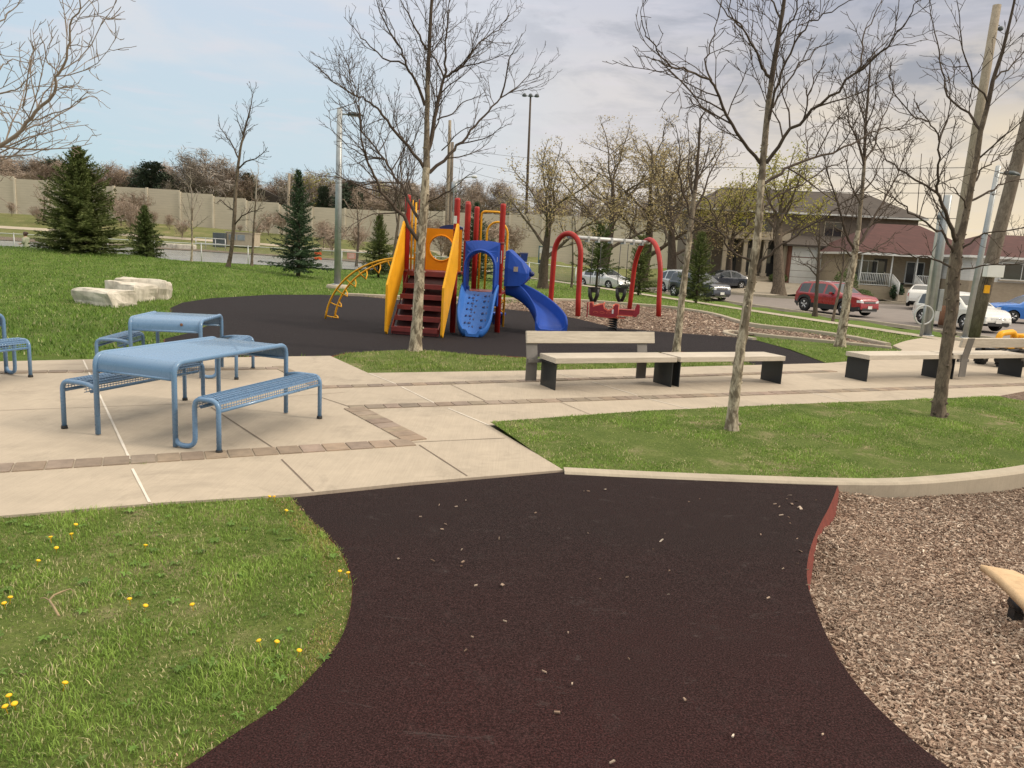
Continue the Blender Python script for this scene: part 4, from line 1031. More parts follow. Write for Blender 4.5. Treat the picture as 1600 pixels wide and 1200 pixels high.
mb = MB(); mb.lathe([(.05, 0), (.07, .03), (.05, .09), (.02, .11)], (2.54, 1.5, 1.32), 10, rot=Matrix.Rotation(R(90), 3, 'Y')); mb.build('knob', MT['blue_dark'], sh)
mb = MB(); mb.box((2.26, 1.125, 1.42), (.10, .006, .11)); mb.build('warning_sticker', MT['sign_pink'] if False else MT['stone_trim'], sh)
# yellow loops at the back
mb = MB(); mb.tube(arc_path([(1.30, 1.68, .0), (1.30, 1.68, 2.70), (1.78, 1.68, 2.70), (1.78, 1.68, .0)], .10), .027, 9); mb.build('loop_rail', MT['yellow'], ps)
mb = MB(); mb.tube([(1.40, 1.95, .0), (1.40, 1.95, 2.2)] + [(1.65 - .25 * math.cos(a), 1.95, 2.2 + .28 * math.sin(a)) for a in [math.pi * i / 12 for i in range(1, 12)]] + [(1.90, 1.95, 2.2), (1.90, 1.95, .0)], .026, 9); mb.build('loop_rail', MT['yellow'], ps)
mb = MB(); mb.tube([(1.76 + .13 * math.cos(a * 6.283), 1.86 + .13 * math.sin(a * 6.283), .35 + .26 * a) for a in [i / 12 for i in range(62)]], .017, 7); mb.tube([(1.76, 1.86, 0), (1.76, 1.86, 2.0)], .024, 8); mb.build('spiral_climber', MT['yellow'], ps)
# blue stool pod on the rubber under the slide
g = G(775, 507); t = thing('step_stool', 'small blue plastic step stool on the rubber beside the red post of the play structure', 'stool', (g.x, g.y, .012), R(-5))
mb = MB()
for i in range(4):
    for j in range(2): mb.box((-.15 + .1 * i, -.08 + .16 * j, .11), (.05, .05, .22), bev=.01)
mb.box((0, 0, .12), (.34, .2, .16)); mb.build('base', MT['blue_dark'], t)
mb = MB(); mb.box((0, 0, .255), (.44, .32, .07), bev=.02); mb.build('top', MT['blue_pl'], t)

# ------------------------------------------------------------------ swing frame, swings, spring rider
sw = thing('swing_set', 'red arched swing frame with a grey top beam standing in wood chips', 'swing set', (0, 0, 0))
A1, A2 = G(858, 489).xy, G(903, 495).xy; B1, B2 = G(983, 484).xy, G(1029, 495).xy
def arch_pts(p, q, h):
    p, q = Vector(p), Vector(q); m_ = (p + q) / 2; hw_ = (q - p) / 2; r_ = hw_.length; pts = [(p.x, p.y, -.05), (p.x + hw_.x * .06, p.y + hw_.y * .06, .5)]
    zs = h - r_ * 1.05
    for i in range(15):
        a = math.pi * i / 14; v = m_ - hw_ * math.cos(a) * .9; pts.append((v.x, v.y, zs + r_ * 1.05 * math.sin(a)))
    return pts + [(q.x - hw_.x * .06, q.y - hw_.y * .06, .5), (q.x, q.y, -.05)]
hA, hB = 2.42, 2.42
mA, mB_ = (A1 + A2) / 2, (B1 + B2) / 2
for p, q, h in ((A1, A2, hA), (B1, B2, hB)):
    mb = MB(); mb.tube(arch_pts(p, q, h), .080, 14); mb.build('arch', MT['red_post'], sw)
mb = MB(); mb.tube([(mA.x, mA.y, hA - .1), (mB_.x, mB_.y, hB - .1)], .06, 12); bm_ = mb.build('beam', MT['galv_pale'], sw)
for k in (.22, .34, .5, .66, .78, .9):
    p = mA.lerp(mB_, k); mb = MB(); mb.box((p.x, p.y, hA - .13), (.09, .14, .16), math.atan2((mB_ - mA).y, (mB_ - mA).x)); mb.build('hanger', MT['galv'], bm_)
dsw = (mB_ - mA).normalized()
for k, (pxx, lab) in enumerate(((926, 'black bucket swing hanging from the beam, nearer the left red arch'), (973, 'black bucket swing hanging from the beam, nearer the right red arch'))):
    p = mA.lerp(mB_, .34 if k == 0 else .68); t = thing('bucket_swing', lab, 'swing', (p.x, p.y, 0), math.atan2(dsw.y, dsw.x), 'bucket swings')
    for s_ in (-.2, .2):
        mb = MB(); mb.tube([(s_ * .9, 0, hA - .2), (s_, 0, .95)], .012, 6); mb.build('chain', MT['chain'], t)
    mb = MB(); rows = []
    for i in range(9):
        z = .42 + .42 * i / 8; w_ = .19 * (.75 + .35 * i / 8); rows.append([(w_ * math.cos(a), w_ * .85 * math.sin(a), z) for a in [2 * math.pi * j / 16 for j in range(16)]])
    mb.grid(rows[5:], closed=True)
    for a in (0, 1.57, 3.14, 4.71): mb.tube([(.19 * math.cos(a), .16 * math.sin(a), .8), (.17 * math.cos(a), .14 * math.sin(a), .58), (.09 * math.cos(a), .06 * math.sin(a), .43)], [.05, .055, .05], 8)
    mb.tube([(-.1, 0, .43), (.1, 0, .43)], .055, 8); mb.build('bucket', MT['black'], t)
g = G(957, 516); rd_ = thing('spring_rider', 'maroon aeroplane shaped spring rider on a black coil at the rubber edge', 'spring rider', (g.x, g.y, .012), R(-8)); rd_.scale = (.9, .9, .76)
mb = MB(); mb.tube([(.105 * math.cos(a * 6.283), .105 * math.sin(a * 6.283), .02 + .075 * a) for a in [i / 14 for i in range(72)]], .026, 8); mb.build('spring', MT['black'], rd_)
mb = MB(); mb.box((.02, 0, .42), (.62, .34, .03)); mb.box((.0, 0, .405), (.3, .3, .03)); mb.build('seat_board', MT['ride_edge'], rd_)
body = [(-.66, .46), (-.68, .86), (-.60, .86), (-.58, .74), (-.42, .80), (-.30, .84), (-.28, .70), (-.16, .62), (-.04, .68), (.02, .85), (.12, .84), (.12, .52), (.06, .44), (-.10, .40), (-.45, .43)]
for y in (-.19, .19):
    mb = MB(); mb.prism(body, lambda a, b: (a, y - .014, b), lambda a, b: (a, y + .014, b)); pn = mb.build('side_panel', MT['ride_red'], rd_)
    mb = MB(); mb.tube([(a, y, b) for a, b in body], .017, 6, closed=True)
    if y < 0:
        for q in range(3): mb.tube([(-.5 + .18 * q + .07 * math.cos(s_), y - .016, .56 + .03 * math.sin(s_)) for s_ in [6.283 * i / 10 for i in range(10)]], .005, 4, closed=True)
    mb.build('edge_trim', MT['ride_edge'], pn)
mb = MB(); mb.prism([(.52, .52), (.62, .88), (.70, .86), (.70, .62), (.60, .48)], lambda a, b: (a, -.21, b), lambda a, b: (a, -.18, b)); mb.prism([(.52, .52), (.62, .88), (.70, .86), (.70, .62), (.60, .48)], lambda a, b: (a, .18, b), lambda a, b: (a, .21, b)); mb.box((.36, 0, .60), (.5, .36, .20)); mb.build('tail', MT['ride_red'], rd_)
mb = MB(); mb.box((.38, -.185, .51), (.52, .02, .03)); mb.box((.36, -.185, .70), (.46, .02, .02)); mb.build('tail_trim', MT['ride_edge'], rd_)
mb = MB(); mb.tube([(-.28, -.19, .86), (-.28, .19, .86)], .02, 8); mb.tube([(-.02, -.24, .80), (-.02, .24, .80)], .018, 8); mb.build('handle', MT['ride_edge'], rd_)
mb = MB(); mb.box((-.03, -.206, .62), (.045, .004, .14)); mb.build('label_sticker', MT['white_pl'], rd_)
mb = MB(); mb.box((-.74, 0, .62), (.03, .08, .5), bev=.01); mb.build('propeller', MT['ride_red'], rd_)

# ------------------------------------------------------------------ ride-on digger toy behind the far bench
g = G(1572, 577); g = Vector((g.x + .25, g.y + .55, .022)); tg = thing('toy_digger', 'yellow and black ride-on toy digger standing behind the last plank bench', 'toy digger', g, RB + R(6))
for x, r_ in ((-.42, .19), (.34, .17)):
    for y in (-.22, .22):
        mb = MB(); mb.lathe([(r_ * .45, -.07), (r_ * .9, -.075), (r_, -.045), (r_, .045), (r_ * .9, .075), (r_ * .45, .07)], (x, y, r_), 18, rot=Matrix.Rotation(R(90), 3, 'X'))
        for q in range(18): mb.box((x + r_ * math.cos(q * .349), y, r_ + r_ * math.sin(q * .349)), (.03, .13, .03), rot=Matrix.Rotation(-q * .349, 3, 'Y'))
        wh = mb.build('wheel', MT['black'], tg); mb = MB(); mb.lathe([(r_ * .5, -.08), (r_ * .3, -.085), (r_ * .3, .085), (r_ * .5, .08)], (x, y, r_), 12, rot=Matrix.Rotation(R(90), 3, 'X')); mb.build('hub', MT['galv_pale'], wh)
mb = MB(); mb.box((-.02, 0, .30), (.95, .30, .10), bev=.02); mb.build('chassis', MT['black'], tg)
mb = MB(); mb.box((.62, 0, .50), (.44, .30, .30), bev=.05); mb.box((.02, 0, .40), (.25, .26, .08), bev=.02); mb.build('body', MT['yellow'], tg)
mb = MB(); mb.tube(arc_path([(-.36, 0, .44), (-.24, 0, .67), (.22, 0, .70), (.42, 0, .50)], .07), .062, 8); mb.build('arm', MT['yellow'], tg)
mb = MB(); mb.box((-.48, 0, .46), (.16, .24, .16), bev=.03); mb.build('bucket', MT['yellow'], tg)
mb = MB(); mb.prism([(-.72, .40), (-.56, .42), (-.50, .54), (-.60, .56)], lambda a, b: (a, -.12, b), lambda a, b: (a, .12, b)); mb.build('scoop_edge', MT['blue_dark'], tg)

# ------------------------------------------------------------------ carved log seat on the chips at the right
gl = G(1566, 966, -.12); lg = thing('log_seesaw', 'tan carved log seesaw on a dark bracket in the wood chips at the right edge', 'seesaw', (gl.x, gl.y, -.12), 0)
q0 = at(1534, 889, gl.y + .30); q1 = at(1640, 985, gl.y - .42); axis = (q1 - q0); ln = axis.length; axis.normalize(); sd2 = Vector((axis.y, -axis.x, 0)).normalized(); sd2 = -sd2 if sd2.x < 0 else sd2; upv = axis.cross(sd2); upv = upv if upv.z > 0 else -upv
mb = MB(); rows = []
for i in range(15):
    s_ = -.02 + (ln + 1.2) * (i / 14) ** 1.25; e = min(1, max(.0, (i / 2.2))) ** .5; w_ = .115 * e * (1 + .1 * math.sin(i * 1.7)) + .004; h_ = .036 * (.5 + .5 * e)
    c_ = q0 + axis * s_ - Vector((gl.x, gl.y, -.12)) + sd2 * (w_ * .95 + .01 * math.sin(i * .8))
    rows.append([tuple(c_ + sd2 * w_ * a + upv * h_ * b) for a, b in ((-1, .7), (-.8, 1), (0, 1.12), (.8, 1), (1, .7), (.9, -.6), (.5, -1), (-.5, -1), (-.9, -.6))])
mb.grid(rows, closed=True); mb.add(rows[0], [tuple(range(9))], 0, False); mb.add(rows[-1], [tuple(range(8, -1, -1))], 0, False); mb.build('log', MT['log'], lg, fixn=True)
mb = MB(); mb.box((.09, .02, .06), (.06, .06, .16)); mb.lathe([(.045, -.05), (.045, .05)], (.09, .0, .09), 12, rot=Matrix.Rotation(R(90), 3, 'X')); br_ = mb.build('bracket', MT['black'], lg)
mb = MB(); mb.lathe([(.03, 0), (.03, .03), (.022, .038)], (.09, -.055, .09), 10, rot=Matrix.Rotation(R(90), 3, 'X')); mb.build('bolt', MT['chrome'], br_)
# ------------------------------------------------------------------ boulders on the lawn
def boulder(label, px_, size, rz, seed, sink=.12):
    g = G(*px_); rr = random.Random(seed); bm = bmesh.new(); bmesh.ops.create_cube(bm, size=1)
    bmesh.ops.bevel(bm, geom=bm.edges[:], offset=.16, segments=2, affect='EDGES', profile=.7)
    bmesh.ops.subdivide_edges(bm, edges=bm.edges[:], cuts=2, use_grid_fill=True)
    from mathutils import noise as mn
    for v in bm.verts:
        p = v.co.copy(); n = Vector((mn.noise(p * 1.7 + Vector((seed, 0, 0))), mn.noise(p * 1.7 + Vector((0, seed, 5))), mn.noise(p * 1.7 + Vector((9, 0, seed)))))
        r_ = mn.ridged_multi_fractal(p * 2.3 + Vector((seed * 3, 0, 0)), 1.0, 2.1, 4, 1.0, 2.0) if hasattr(mn, 'ridged_multi_fractal') else 0
        p += n * .10 + p.normalized() * (r_ - .9) * .045; v.co = Vector((p.x * size[0], p.y * size[1], p.z * size[2]))
    me = bpy.data.meshes.new('boulder'); bm.to_mesh(me); bm.free(); me.materials.append(MT['rock'])
    o = bpy.data.objects.new('boulder', me); C.objects.link(o); o.location = (g.x, g.y, g.z + size[2] * .5 - sink); o.rotation_euler = (R(rr.uniform(-4, 4)), R(rr.uniform(-5, 5)), rz)
    tag(o, label, 'boulder', 'pale boulders on the lawn')
boulder('low pale boulder with a sloping top, leftmost and nearest of the three on the lawn', (165, 474), (1.25, .85, .46), R(-22), 3)
boulder('squarish pale boulder wedged between the low sloping one and the flat topped one', (205, 467), (.85, .95, .54), R(-12), 8)
boulder('large flat topped pale boulder with vertical sides, rightmost of the three on the lawn', (226, 463), (1.25, .9, .58), R(10), 14)
# ------------------------------------------------------------------ small things on the lawn
dm = MB(); dm.lathe([(.0016, -.03), (.002, 0), (.010, .003), (.013, .008), (.008, .012), (.002, .013)], (0, 0, .03), 11, 0)
dmo = None
for i, (a, b) in enumerate([(80, 843), (88, 858), (57, 880), (113, 838), (15, 938), (8, 946), (225, 949), (302, 948), (203, 940), (408, 1005), (430, 1006), (465, 1020), (418, 778), (430, 779), (445, 800), (226, 856), (98, 1073), (16, 1092), (24, 1102), (12, 1108), (531, 896), (545, 899), (117, 822)]):
    g = G(a, b, .03)
    if dmo is None: dmo = dm.build('dandelion', MT['dandelion']); o = dmo
    else: o = dmo.copy(); C.objects.link(o)
    o.location = (g.x, g.y, .008); o.rotation_euler = (R((i * 37) % 40 - 20), R((i * 53) % 40 - 20), i)
    tag(o, 'yellow dandelion flower open in the foreground grass', 'dandelion', 'dandelions in the foreground lawn')
g = G(84, 945, .04); mb = MB()
def offs(px_): return G(px_[0], px_[1], .05) - Vector((g.x, g.y, 0))
mb.tube([offs((92, 962)), offs((84, 948)), offs((77, 938)), offs((84, 930)), offs((98, 924)), offs((110, 920)), offs((115, 924))], [.006, .006, .0055, .005, .004, .003, .002], 6); mb.tube([offs((77, 938)), offs((70, 934)), offs((62, 935))], [.004, .003, .002], 5)
o = mb.build('twig', MT['reed']); o.location = (g.x, g.y, 0); tag(o, 'dry forked straw coloured twig lying on the foreground grass', 'twig')
# ------------------------------------------------------------------ trees
def rand_perp(t, r):
    v = Vector((r.gauss(0, 1), r.gauss(0, 1), r.gauss(0, 1))); v = v - t * v.dot(t)
    return v.normalized() if v.length > 1e-4 else t.orthogonal().normalized()
def branch(mb, path, r0, r1, n=5, ends=None):
    k = len(path); mb.tube(path, [r0 + (r1 - r0) * (i / (k - 1)) ** .8 for i in range(k)], n, cap=False)
def twiggy(mb, path, r0, r1, level, r, P, ends):
    """side shoots along a limb, curving up towards the light"""
    segs = [(path[i + 1] - path[i]).length for i in range(len(path) - 1)]; Lb = sum(segs)
    if level > P['levels'] or Lb < .12: return
    n = max(1, int(Lb * P['dens'][min(level, len(P['dens']) - 1)] * r.uniform(.8, 1.2)))
    ph = r.uniform(0, 6.28)
    for q in range(n):
        t = P['t0'] + (1 - P['t0']) * ((q + r.random()) / n) if level <= 1 else .12 + .88 * ((q + r.random()) / n)
        d = t * Lb; i = 0
        while i < len(segs) - 1 and d > segs[i]: d -= segs[i]; i += 1
        p = path[i].lerp(path[i + 1], min(1, d / max(segs[i], 1e-6))); tg = (path[i + 1] - path[i]).normalized()
        ln = max(.1, Lb * P['lenf'] * (1 - .6 * t) * r.uniform(.55, 1.25))
        if 'maxlen' in P: ln = min(ln, P['maxlen'] * (.6 ** (level - 1)))
        ang = R(r.uniform(*P['ang'])); pv = rand_perp(tg, r)
        dr = (tg * math.cos(ang) + pv * math.sin(ang) + Vector((0, 0, P['up'] * r.uniform(.3, 1)))).normalized()
        rr0 = max(P['rmin'], min((r0 + (r1 - r0) * t) * .62, ln * P['taper'])); rr1 = P['rmin'] * .7
        k = 5 if level < P['levels'] else 4; pts = [p]; dd = dr.copy()
        for s in range(k):
            dd = (dd + Vector((r.gauss(0, P['wob']), r.gauss(0, P['wob']), r.gauss(0, P['wob']) + P['curl']))).normalized(); pts.append(pts[-1] + dd * (ln / k))
        mb.tube(pts, [rr0 + (rr1 - rr0) * (s / k) for s in range(k + 1)], 4 if level == 1 else 3, cap=False)
        ends.append((pts[-1], dd)); 
        if level >= P['levels'] - 1: ends.append((pts[2], dd))
        twiggy(mb, pts, rr0, rr1, level + 1, r, P, ends)
HERO = dict(levels=3, dens=(0, 7.0, 8.5, 9.0), t0=.1, lenf=.44, ang=(28, 58), up=.22, rmin=.0037, taper=.011, wob=.16, curl=.05, maxlen=1.15)
def hero_tree(label, Yd, trunk, limbs, seed, P=HERO, bark='bark_plane', twig='bark_twig', cat='tree', group=None, depth=.75, buds=None, split=.46):
    r = random.Random(seed); base = at(trunk[0][0], trunk[0][1], Yd); g = Vector((base.x, base.y, T(base.x, base.y)))
    t = thing('bare_tree', label, cat, g, 0, group); ends = []
    tp = [at(x, y, Yd) - g for x, y, w_ in trunk]; tr = [w_ / 2 * Yd / F_PX for x, y, w_ in trunk]
    tp[0] = Vector((tp[0].x, tp[0].y, -.05)); dn = []; dr = []
    for i in range(len(tp) - 1):
        for s in range(4):
            u = s / 4; dn.append(tp[i].lerp(tp[i + 1], u) + Vector((r.gauss(0, .1), r.gauss(0, .1), 0)) * tr[i] * .5); dr.append((tr[i] * (1 - u) + tr[i + 1] * u) * r.uniform(.95, 1.06))
    dn.append(tp[-1]); dr.append(tr[-1]); ud = (tp[-1] - tp[-2]).normalized(); sp_ = tr[-1] * 34
    for q in range(1, 5): dn.append(tp[-1] + ud * sp_ * q / 4 + Vector((r.gauss(0, .03), r.gauss(0, .03), 0)) * q); dr.append(tr[-1] * (1 - q / 4) + .003)
    dr[0] *= 1.5; dr[1] *= 1.12
    mb = MB(); cut = max(2, int(len(dn) * split)); c2_ = min(len(dn) - 2, int(cut * 1.45)); mb.tube(dn[:cut + 1], dr[:cut + 1], 12, cap=False); mb.tube(dn[cut:c2_ + 1], dr[cut:c2_ + 1], 12, mi=1, cap=False); mb.tube(dn[c2_:], dr[c2_:], 10, mi=2, cap=False)
    for k in range(int(len(dn) * .6)):          # knots and pruned stubs
        i = r.randrange(1, int(len(dn) * .55)); a = r.uniform(0, 6.28); v = Vector((math.cos(a), math.sin(a), r.uniform(-.1, .4))); mb.tube([dn[i] + v * dr[i] * .7, dn[i] + v * dr[i] * 1.22], [dr[i] * .32, dr[i] * .16], 6)
    mb.build('trunk', [MT[bark], MT['bark_mid'] if bark == 'bark_plane' else MT[bark], MT[twig]], t)
    mb = MB()
    for k, (pts, w0) in enumerate(limbs):
        m = len(pts); L_ = sum(math.hypot(pts[i + 1][0] - pts[i][0], pts[i + 1][1] - pts[i][1]) for i in range(m - 1)) * Yd / F_PX
        amp = (1 if k % 2 else -1) * depth * r.uniform(.45, 1.0) * L_ * .6; path = []; acc = 0; tot = L_ * F_PX / Yd
        for i, (x, y) in enumerate(pts):
            if i: acc += math.hypot(x - pts[i - 1][0], y - pts[i - 1][1])
            path.append(at(x, y, Yd + amp * (acc / tot) ** 1.1) - g)
        fine = []
        for i in range(m - 1):
            for s in range(3): fine.append(path[i].lerp(path[i + 1], s / 3) + Vector((r.gauss(0, 1), r.gauss(0, 1), r.gauss(0, 1))) * (.012 if s else 0))
        fine.append(path[-1]); r0 = w0 / 2 * Yd / F_PX; r1 = P['rmin'] * 1.1
        branch(mb, fine, r0, r1, 7); ends.append((fine[-1], (fine[-1] - fine[-2]).normalized()))
        twiggy(mb, fine, r0, r1, 1, r, P, ends)
    # thin shoots straight from the leader
    up = [p for p in dn[int(len(dn) * .55):]]
    if len(up) > 3: twiggy(mb, up, tr[-2] * .7, P['rmin'], 1, r, dict(P, dens=(0, P['dens'][1] * .8) + tuple(P['dens'][2:])), ends)
    mb.build('crown', MT[twig], t)
    if buds: leaf_cloud(t, ends, *buds, r)
    return t
def leaf_cloud(t, ends, mat, size, per, spread, r, name='foliage', asp=.35):
    mb = MB()
    for p, d in ends:
        for q in range(per if isinstance(per, int) else (1 if r.random() < per else 0)):
            c = p + Vector((r.gauss(0, spread), r.gauss(0, spread), r.gauss(0, spread * .8))); a = Vector((r.gauss(0, 1), r.gauss(0, 1), r.gauss(0, 1))).normalized(); b = a.orthogonal().normalized(); s = size * r.uniform(.6, 1.4)
            mb.add([tuple(c - a * s * .6), tuple(c + b * s * asp), tuple(c + a * s * .6), tuple(c - b * s * asp)], [(0, 1, 2, 3)])
    if mb.v: mb.build(name, MT[mat], t)
W_ = lambda *a: a
hero_tree('bare tree with mottled trunk in front of the play structure stairs', 13.2,
    [(648, 554, 20), (652, 500, 17), (655, 440, 15.5), (658, 380, 14.5), (663, 320, 13), (666, 262, 11), (667, 200, 8), (668, 130, 7), (671, 60, 5.5), (676, -20, 4), (680, -110, 2.5)],
    [([(657, 380), (632, 338), (600, 305), (588, 280), (575, 255), (566, 225), (563, 195), (556, 160), (540, 122)], 6.5),
     ([(660, 352), (642, 320), (630, 293), (615, 275), (602, 250), (578, 220), (564, 202), (562, 170), (553, 130), (530, 85)], 5.5),
     ([(664, 265), (638, 228), (610, 197), (593, 173), (578, 160), (560, 152), (530, 132), (502, 112), (494, 100)], 5.5),
     ([(671, 270), (703, 240), (723, 222), (743, 197), (763, 175), (782, 153), (807, 137), (822, 122), (838, 104)], 5.5),
     ([(782, 153), (790, 125), (795, 95), (805, 75), (816, 52)], 3),
     ([(667, 255), (675, 213), (683, 170), (688, 145), (694, 121), (714, 110), (727, 98), (749, 66), (780, 47), (796, 20)], 8),
     ([(694, 121), (697, 88), (698, 55), (700, 14), (710, -40)], 4),
     ([(694, 123), (681, 93), (672, 84), (690, 60), (693, 30), (699, -10)], 3),
     ([(664, 165), (648, 124), (634, 102), (628, 77), (604, 40), (590, 6), (584, -30)], 5),
     ([(634, 102), (598, 91), (571, 63), (554, 44), (537, 26)], 3),
     ([(667, 78), (656, 55), (642, 30), (626, 0), (615, -30)], 4),
     ([(683, 187), (707, 178), (723, 160), (743, 152), (757, 144)], 2.6),
     ([(664, 318), (691, 304), (708, 294), (733, 273), (741, 270)], 2.8),
     ([(600, 250), (575, 245), (545, 230), (520, 205), (510, 180)], 2.4),
     ([(690, 235), (720, 205), (742, 195)], 2),
     ([(588, 285), (560, 290), (535, 278), (520, 262)], 2.2)], 101)
hero_tree('bare tree with pale mottled trunk, nearest of the trees, in grass before the backless bench', 8.28,
    [(1142, 680, 20), (1150, 600, 17), (1158, 540, 15.5), (1167, 480, 14.5), (1175, 430, 13.5), (1181, 390, 12.5), (1187, 330, 11.5), (1189, 290, 11), (1192, 255, 10), (1197, 200, 9), (1202, 150, 8), (1208, 110, 7.5), (1216, 60, 6.5), (1224, 10, 5.5), (1234, -60, 3.5), (1240, -110, 2)],
    [([(1188, 255), (1161, 221), (1135, 180), (1118, 138), (1109, 124), (1075, 111), (1049, 105), (1026, 79), (1008, 56), (1003, 32)], 5.5),
     ([(1112, 126), (1101, 92), (1111, 64), (1120, 34), (1128, 0)], 3),
     ([(1049, 105), (1022, 94), (998, 88)], 2),
     ([(1194, 287), (1225, 264), (1270, 247), (1319, 229), (1356, 210), (1375, 202), (1405, 203), (1432, 182)], 5),
     ([(1197, 255), (1225, 214), (1259, 184), (1296, 150), (1337, 114), (1375, 82), (1394, 62), (1421, 26), (1435, 0)], 6),
     ([(1337, 113), (1346, 86), (1349, 56), (1367, 22), (1378, 0)], 3.2),
     ([(1205, 122), (1191, 107), (1176, 71), (1161, 45), (1142, 22), (1138, -10)], 5),
     ([(1161, 45), (1137, 25), (1114, -8)], 3),
     ([(1199, 195), (1210, 142), (1229, 94), (1251, 52), (1264, 32), (1300, 19), (1328, 0)], 4.5),
     ([(1208, 168), (1240, 116), (1274, 75), (1302, 66)], 3.2),
     ([(1177, 410), (1151, 398), (1132, 379), (1123, 360), (1119, 340), (1106, 312), (1085, 300)], 4),
     ([(1123, 362), (1097, 349), (1060, 332), (1018, 308)], 2.6),
     ([(1181, 424), (1195, 403), (1216, 386), (1237, 373), (1262, 354), (1300, 330), (1330, 310), (1345, 290)], 5),
     ([(1187, 331), (1202, 313), (1222, 302), (1240, 293), (1262, 282), (1300, 258), (1325, 250)], 3.6),
     ([(1215, 62), (1240, 30), (1250, -10), (1262, -50)], 3.4), ([(1220, 30), (1200, -5), (1196, -50)], 3.2),
     ([(1135, 180), (1120, 185), (1090, 165), (1070, 150)], 2.2), ([(1259, 184), (1262, 150), (1272, 120), (1290, 100)], 2.5)], 202)
hero_tree('bare grey trunked tree in the island grass, before the bench with a near-side backrest', 9.74,
    [(1464, 658, 22), (1472, 600, 19), (1480, 540, 18), (1488, 470, 17), (1492, 420, 16), (1496, 385, 15), (1503, 363, 11), (1511, 328, 9.5), (1516, 303, 9), (1520, 280, 8.5), (1526, 251, 8), (1532, 206, 7), (1544, 161, 6.5), (1551, 127, 6), (1566, 82, 5), (1577, 37, 4), (1590, -20, 3), (1598, -60, 2)],
    [([(1494, 378), (1482, 347), (1472, 320), (1464, 301), (1465, 272), (1469, 247), (1466, 210), (1450, 187), (1432, 160)], 7),
     ([(1464, 301), (1440, 286), (1415, 270), (1385, 251), (1376, 235), (1358, 205)], 4),
     ([(1491, 398), (1476, 367), (1455, 355), (1430, 336), (1405, 317), (1380, 301), (1352, 278)], 4.5),
     ([(1488, 417), (1470, 409), (1449, 401), (1422, 398), (1380, 396), (1345, 380)], 3.6),
     ([(1499, 392), (1524, 372), (1547, 363), (1580, 359), (1630, 350)], 3.6),
     ([(1514, 315), (1545, 299), (1567, 288), (1599, 280), (1650, 262)], 4),
     ([(1493, 424), (1534, 415), (1567, 414), (1600, 411), (1640, 405)], 3),
     ([(1516, 297), (1530, 272), (1538, 261), (1559, 249), (1580, 236), (1610, 205)], 3.6),
     ([(1511, 328), (1502, 308), (1490, 293), (1472, 286)], 3),
     ([(1532, 204), (1514, 176), (1480, 150), (1472, 112), (1465, 67), (1454, 22), (1450, -15)], 4),
     ([(1544, 161), (1520, 130), (1508, 90), (1500, 45), (1495, 0)], 3.2),
     ([(1551, 127), (1575, 110), (1600, 80), (1625, 40)], 3.2),
     ([(1526, 251), (1555, 225), (1590, 195), (1630, 160)], 3.2),
     ([(1467, 225), (1480, 190), (1485, 160), (1478, 130)], 2.4),
     ([(1450, 190), (1425, 180), (1400, 150), (1390, 120), (1395, 90)], 2.4)], 303, bark='bark_grey')
MID = dict(HERO, rmin=.0052, dens=(0, 6.5, 7, 7), levels=3, maxlen=1.4)
hero_tree('slim bare tree behind the bench with a backrest at the rubber edge', 15.3,
    [(1056, 551, 13), (1060, 520, 11.5), (1065, 470, 10.5), (1070, 430, 10), (1076, 380, 9), (1080, 345, 8), (1084, 315, 7), (1088, 280, 5.5), (1091, 240, 4), (1094, 200, 3)],
    [([(1080, 345), (1070, 310), (1060, 270), (1062, 230), (1055, 195)], 4), ([(1081, 340), (1100, 300), (1112, 265), (1125, 240), (1130, 205)], 4), ([(1076, 385), (1060, 370), (1050, 350), (1040, 320)], 2.6), ([(1084, 315), (1075, 270), (1078, 230), (1073, 190)], 3.4),
     ([(1078, 370), (1100, 350), (1122, 340), (1140, 315)], 2.6), ([(1088, 285), (1103, 250), (1108, 215)], 3), ([(1072, 415), (1058, 400), (1048, 395)], 2)], 404, P=MID)
hero_tree('bare forked tree in the small grass wedge in front of the red car', 18.2,
    [(1312, 540, 15), (1318, 500, 13), (1325, 450, 12), (1333, 410, 11), (1336, 392, 10), (1341, 360, 7), (1347, 300, 5.5), (1350, 262, 5), (1352, 200, 4), (1357, 140, 3), (1360, 95, 2)],
    [([(1336, 395), (1322, 365), (1312, 330), (1300, 290), (1290, 260), (1280, 215)], 5), ([(1337, 390), (1352, 365), (1368, 335), (1385, 305), (1402, 275), (1415, 240), (1428, 200)], 5.5), ([(1350, 262), (1342, 225), (1325, 190), (1322, 150), (1310, 115)], 3.4), ([(1350, 255), (1368, 225), (1378, 185), (1395, 150), (1398, 110)], 3.4),
     ([(1345, 320), (1330, 290), (1322, 250), (1310, 225)], 3), ([(1347, 300), (1365, 280), (1375, 250), (1385, 215)], 3), ([(1334, 402), (1318, 390), (1300, 385), (1280, 370), (1262, 360)], 3), ([(1336, 398), (1360, 392), (1385, 378), (1400, 362)], 2.6), ([(1352, 200), (1366, 165), (1370, 120)], 2.6), ([(1352, 195), (1340, 150), (1338, 110)], 2.4)], 505, P=MID, bark='bark_plane')
LT = dict(HERO, rmin=.0042, dens=(0, 5.0, 6.0, 6.5), maxlen=1.1)
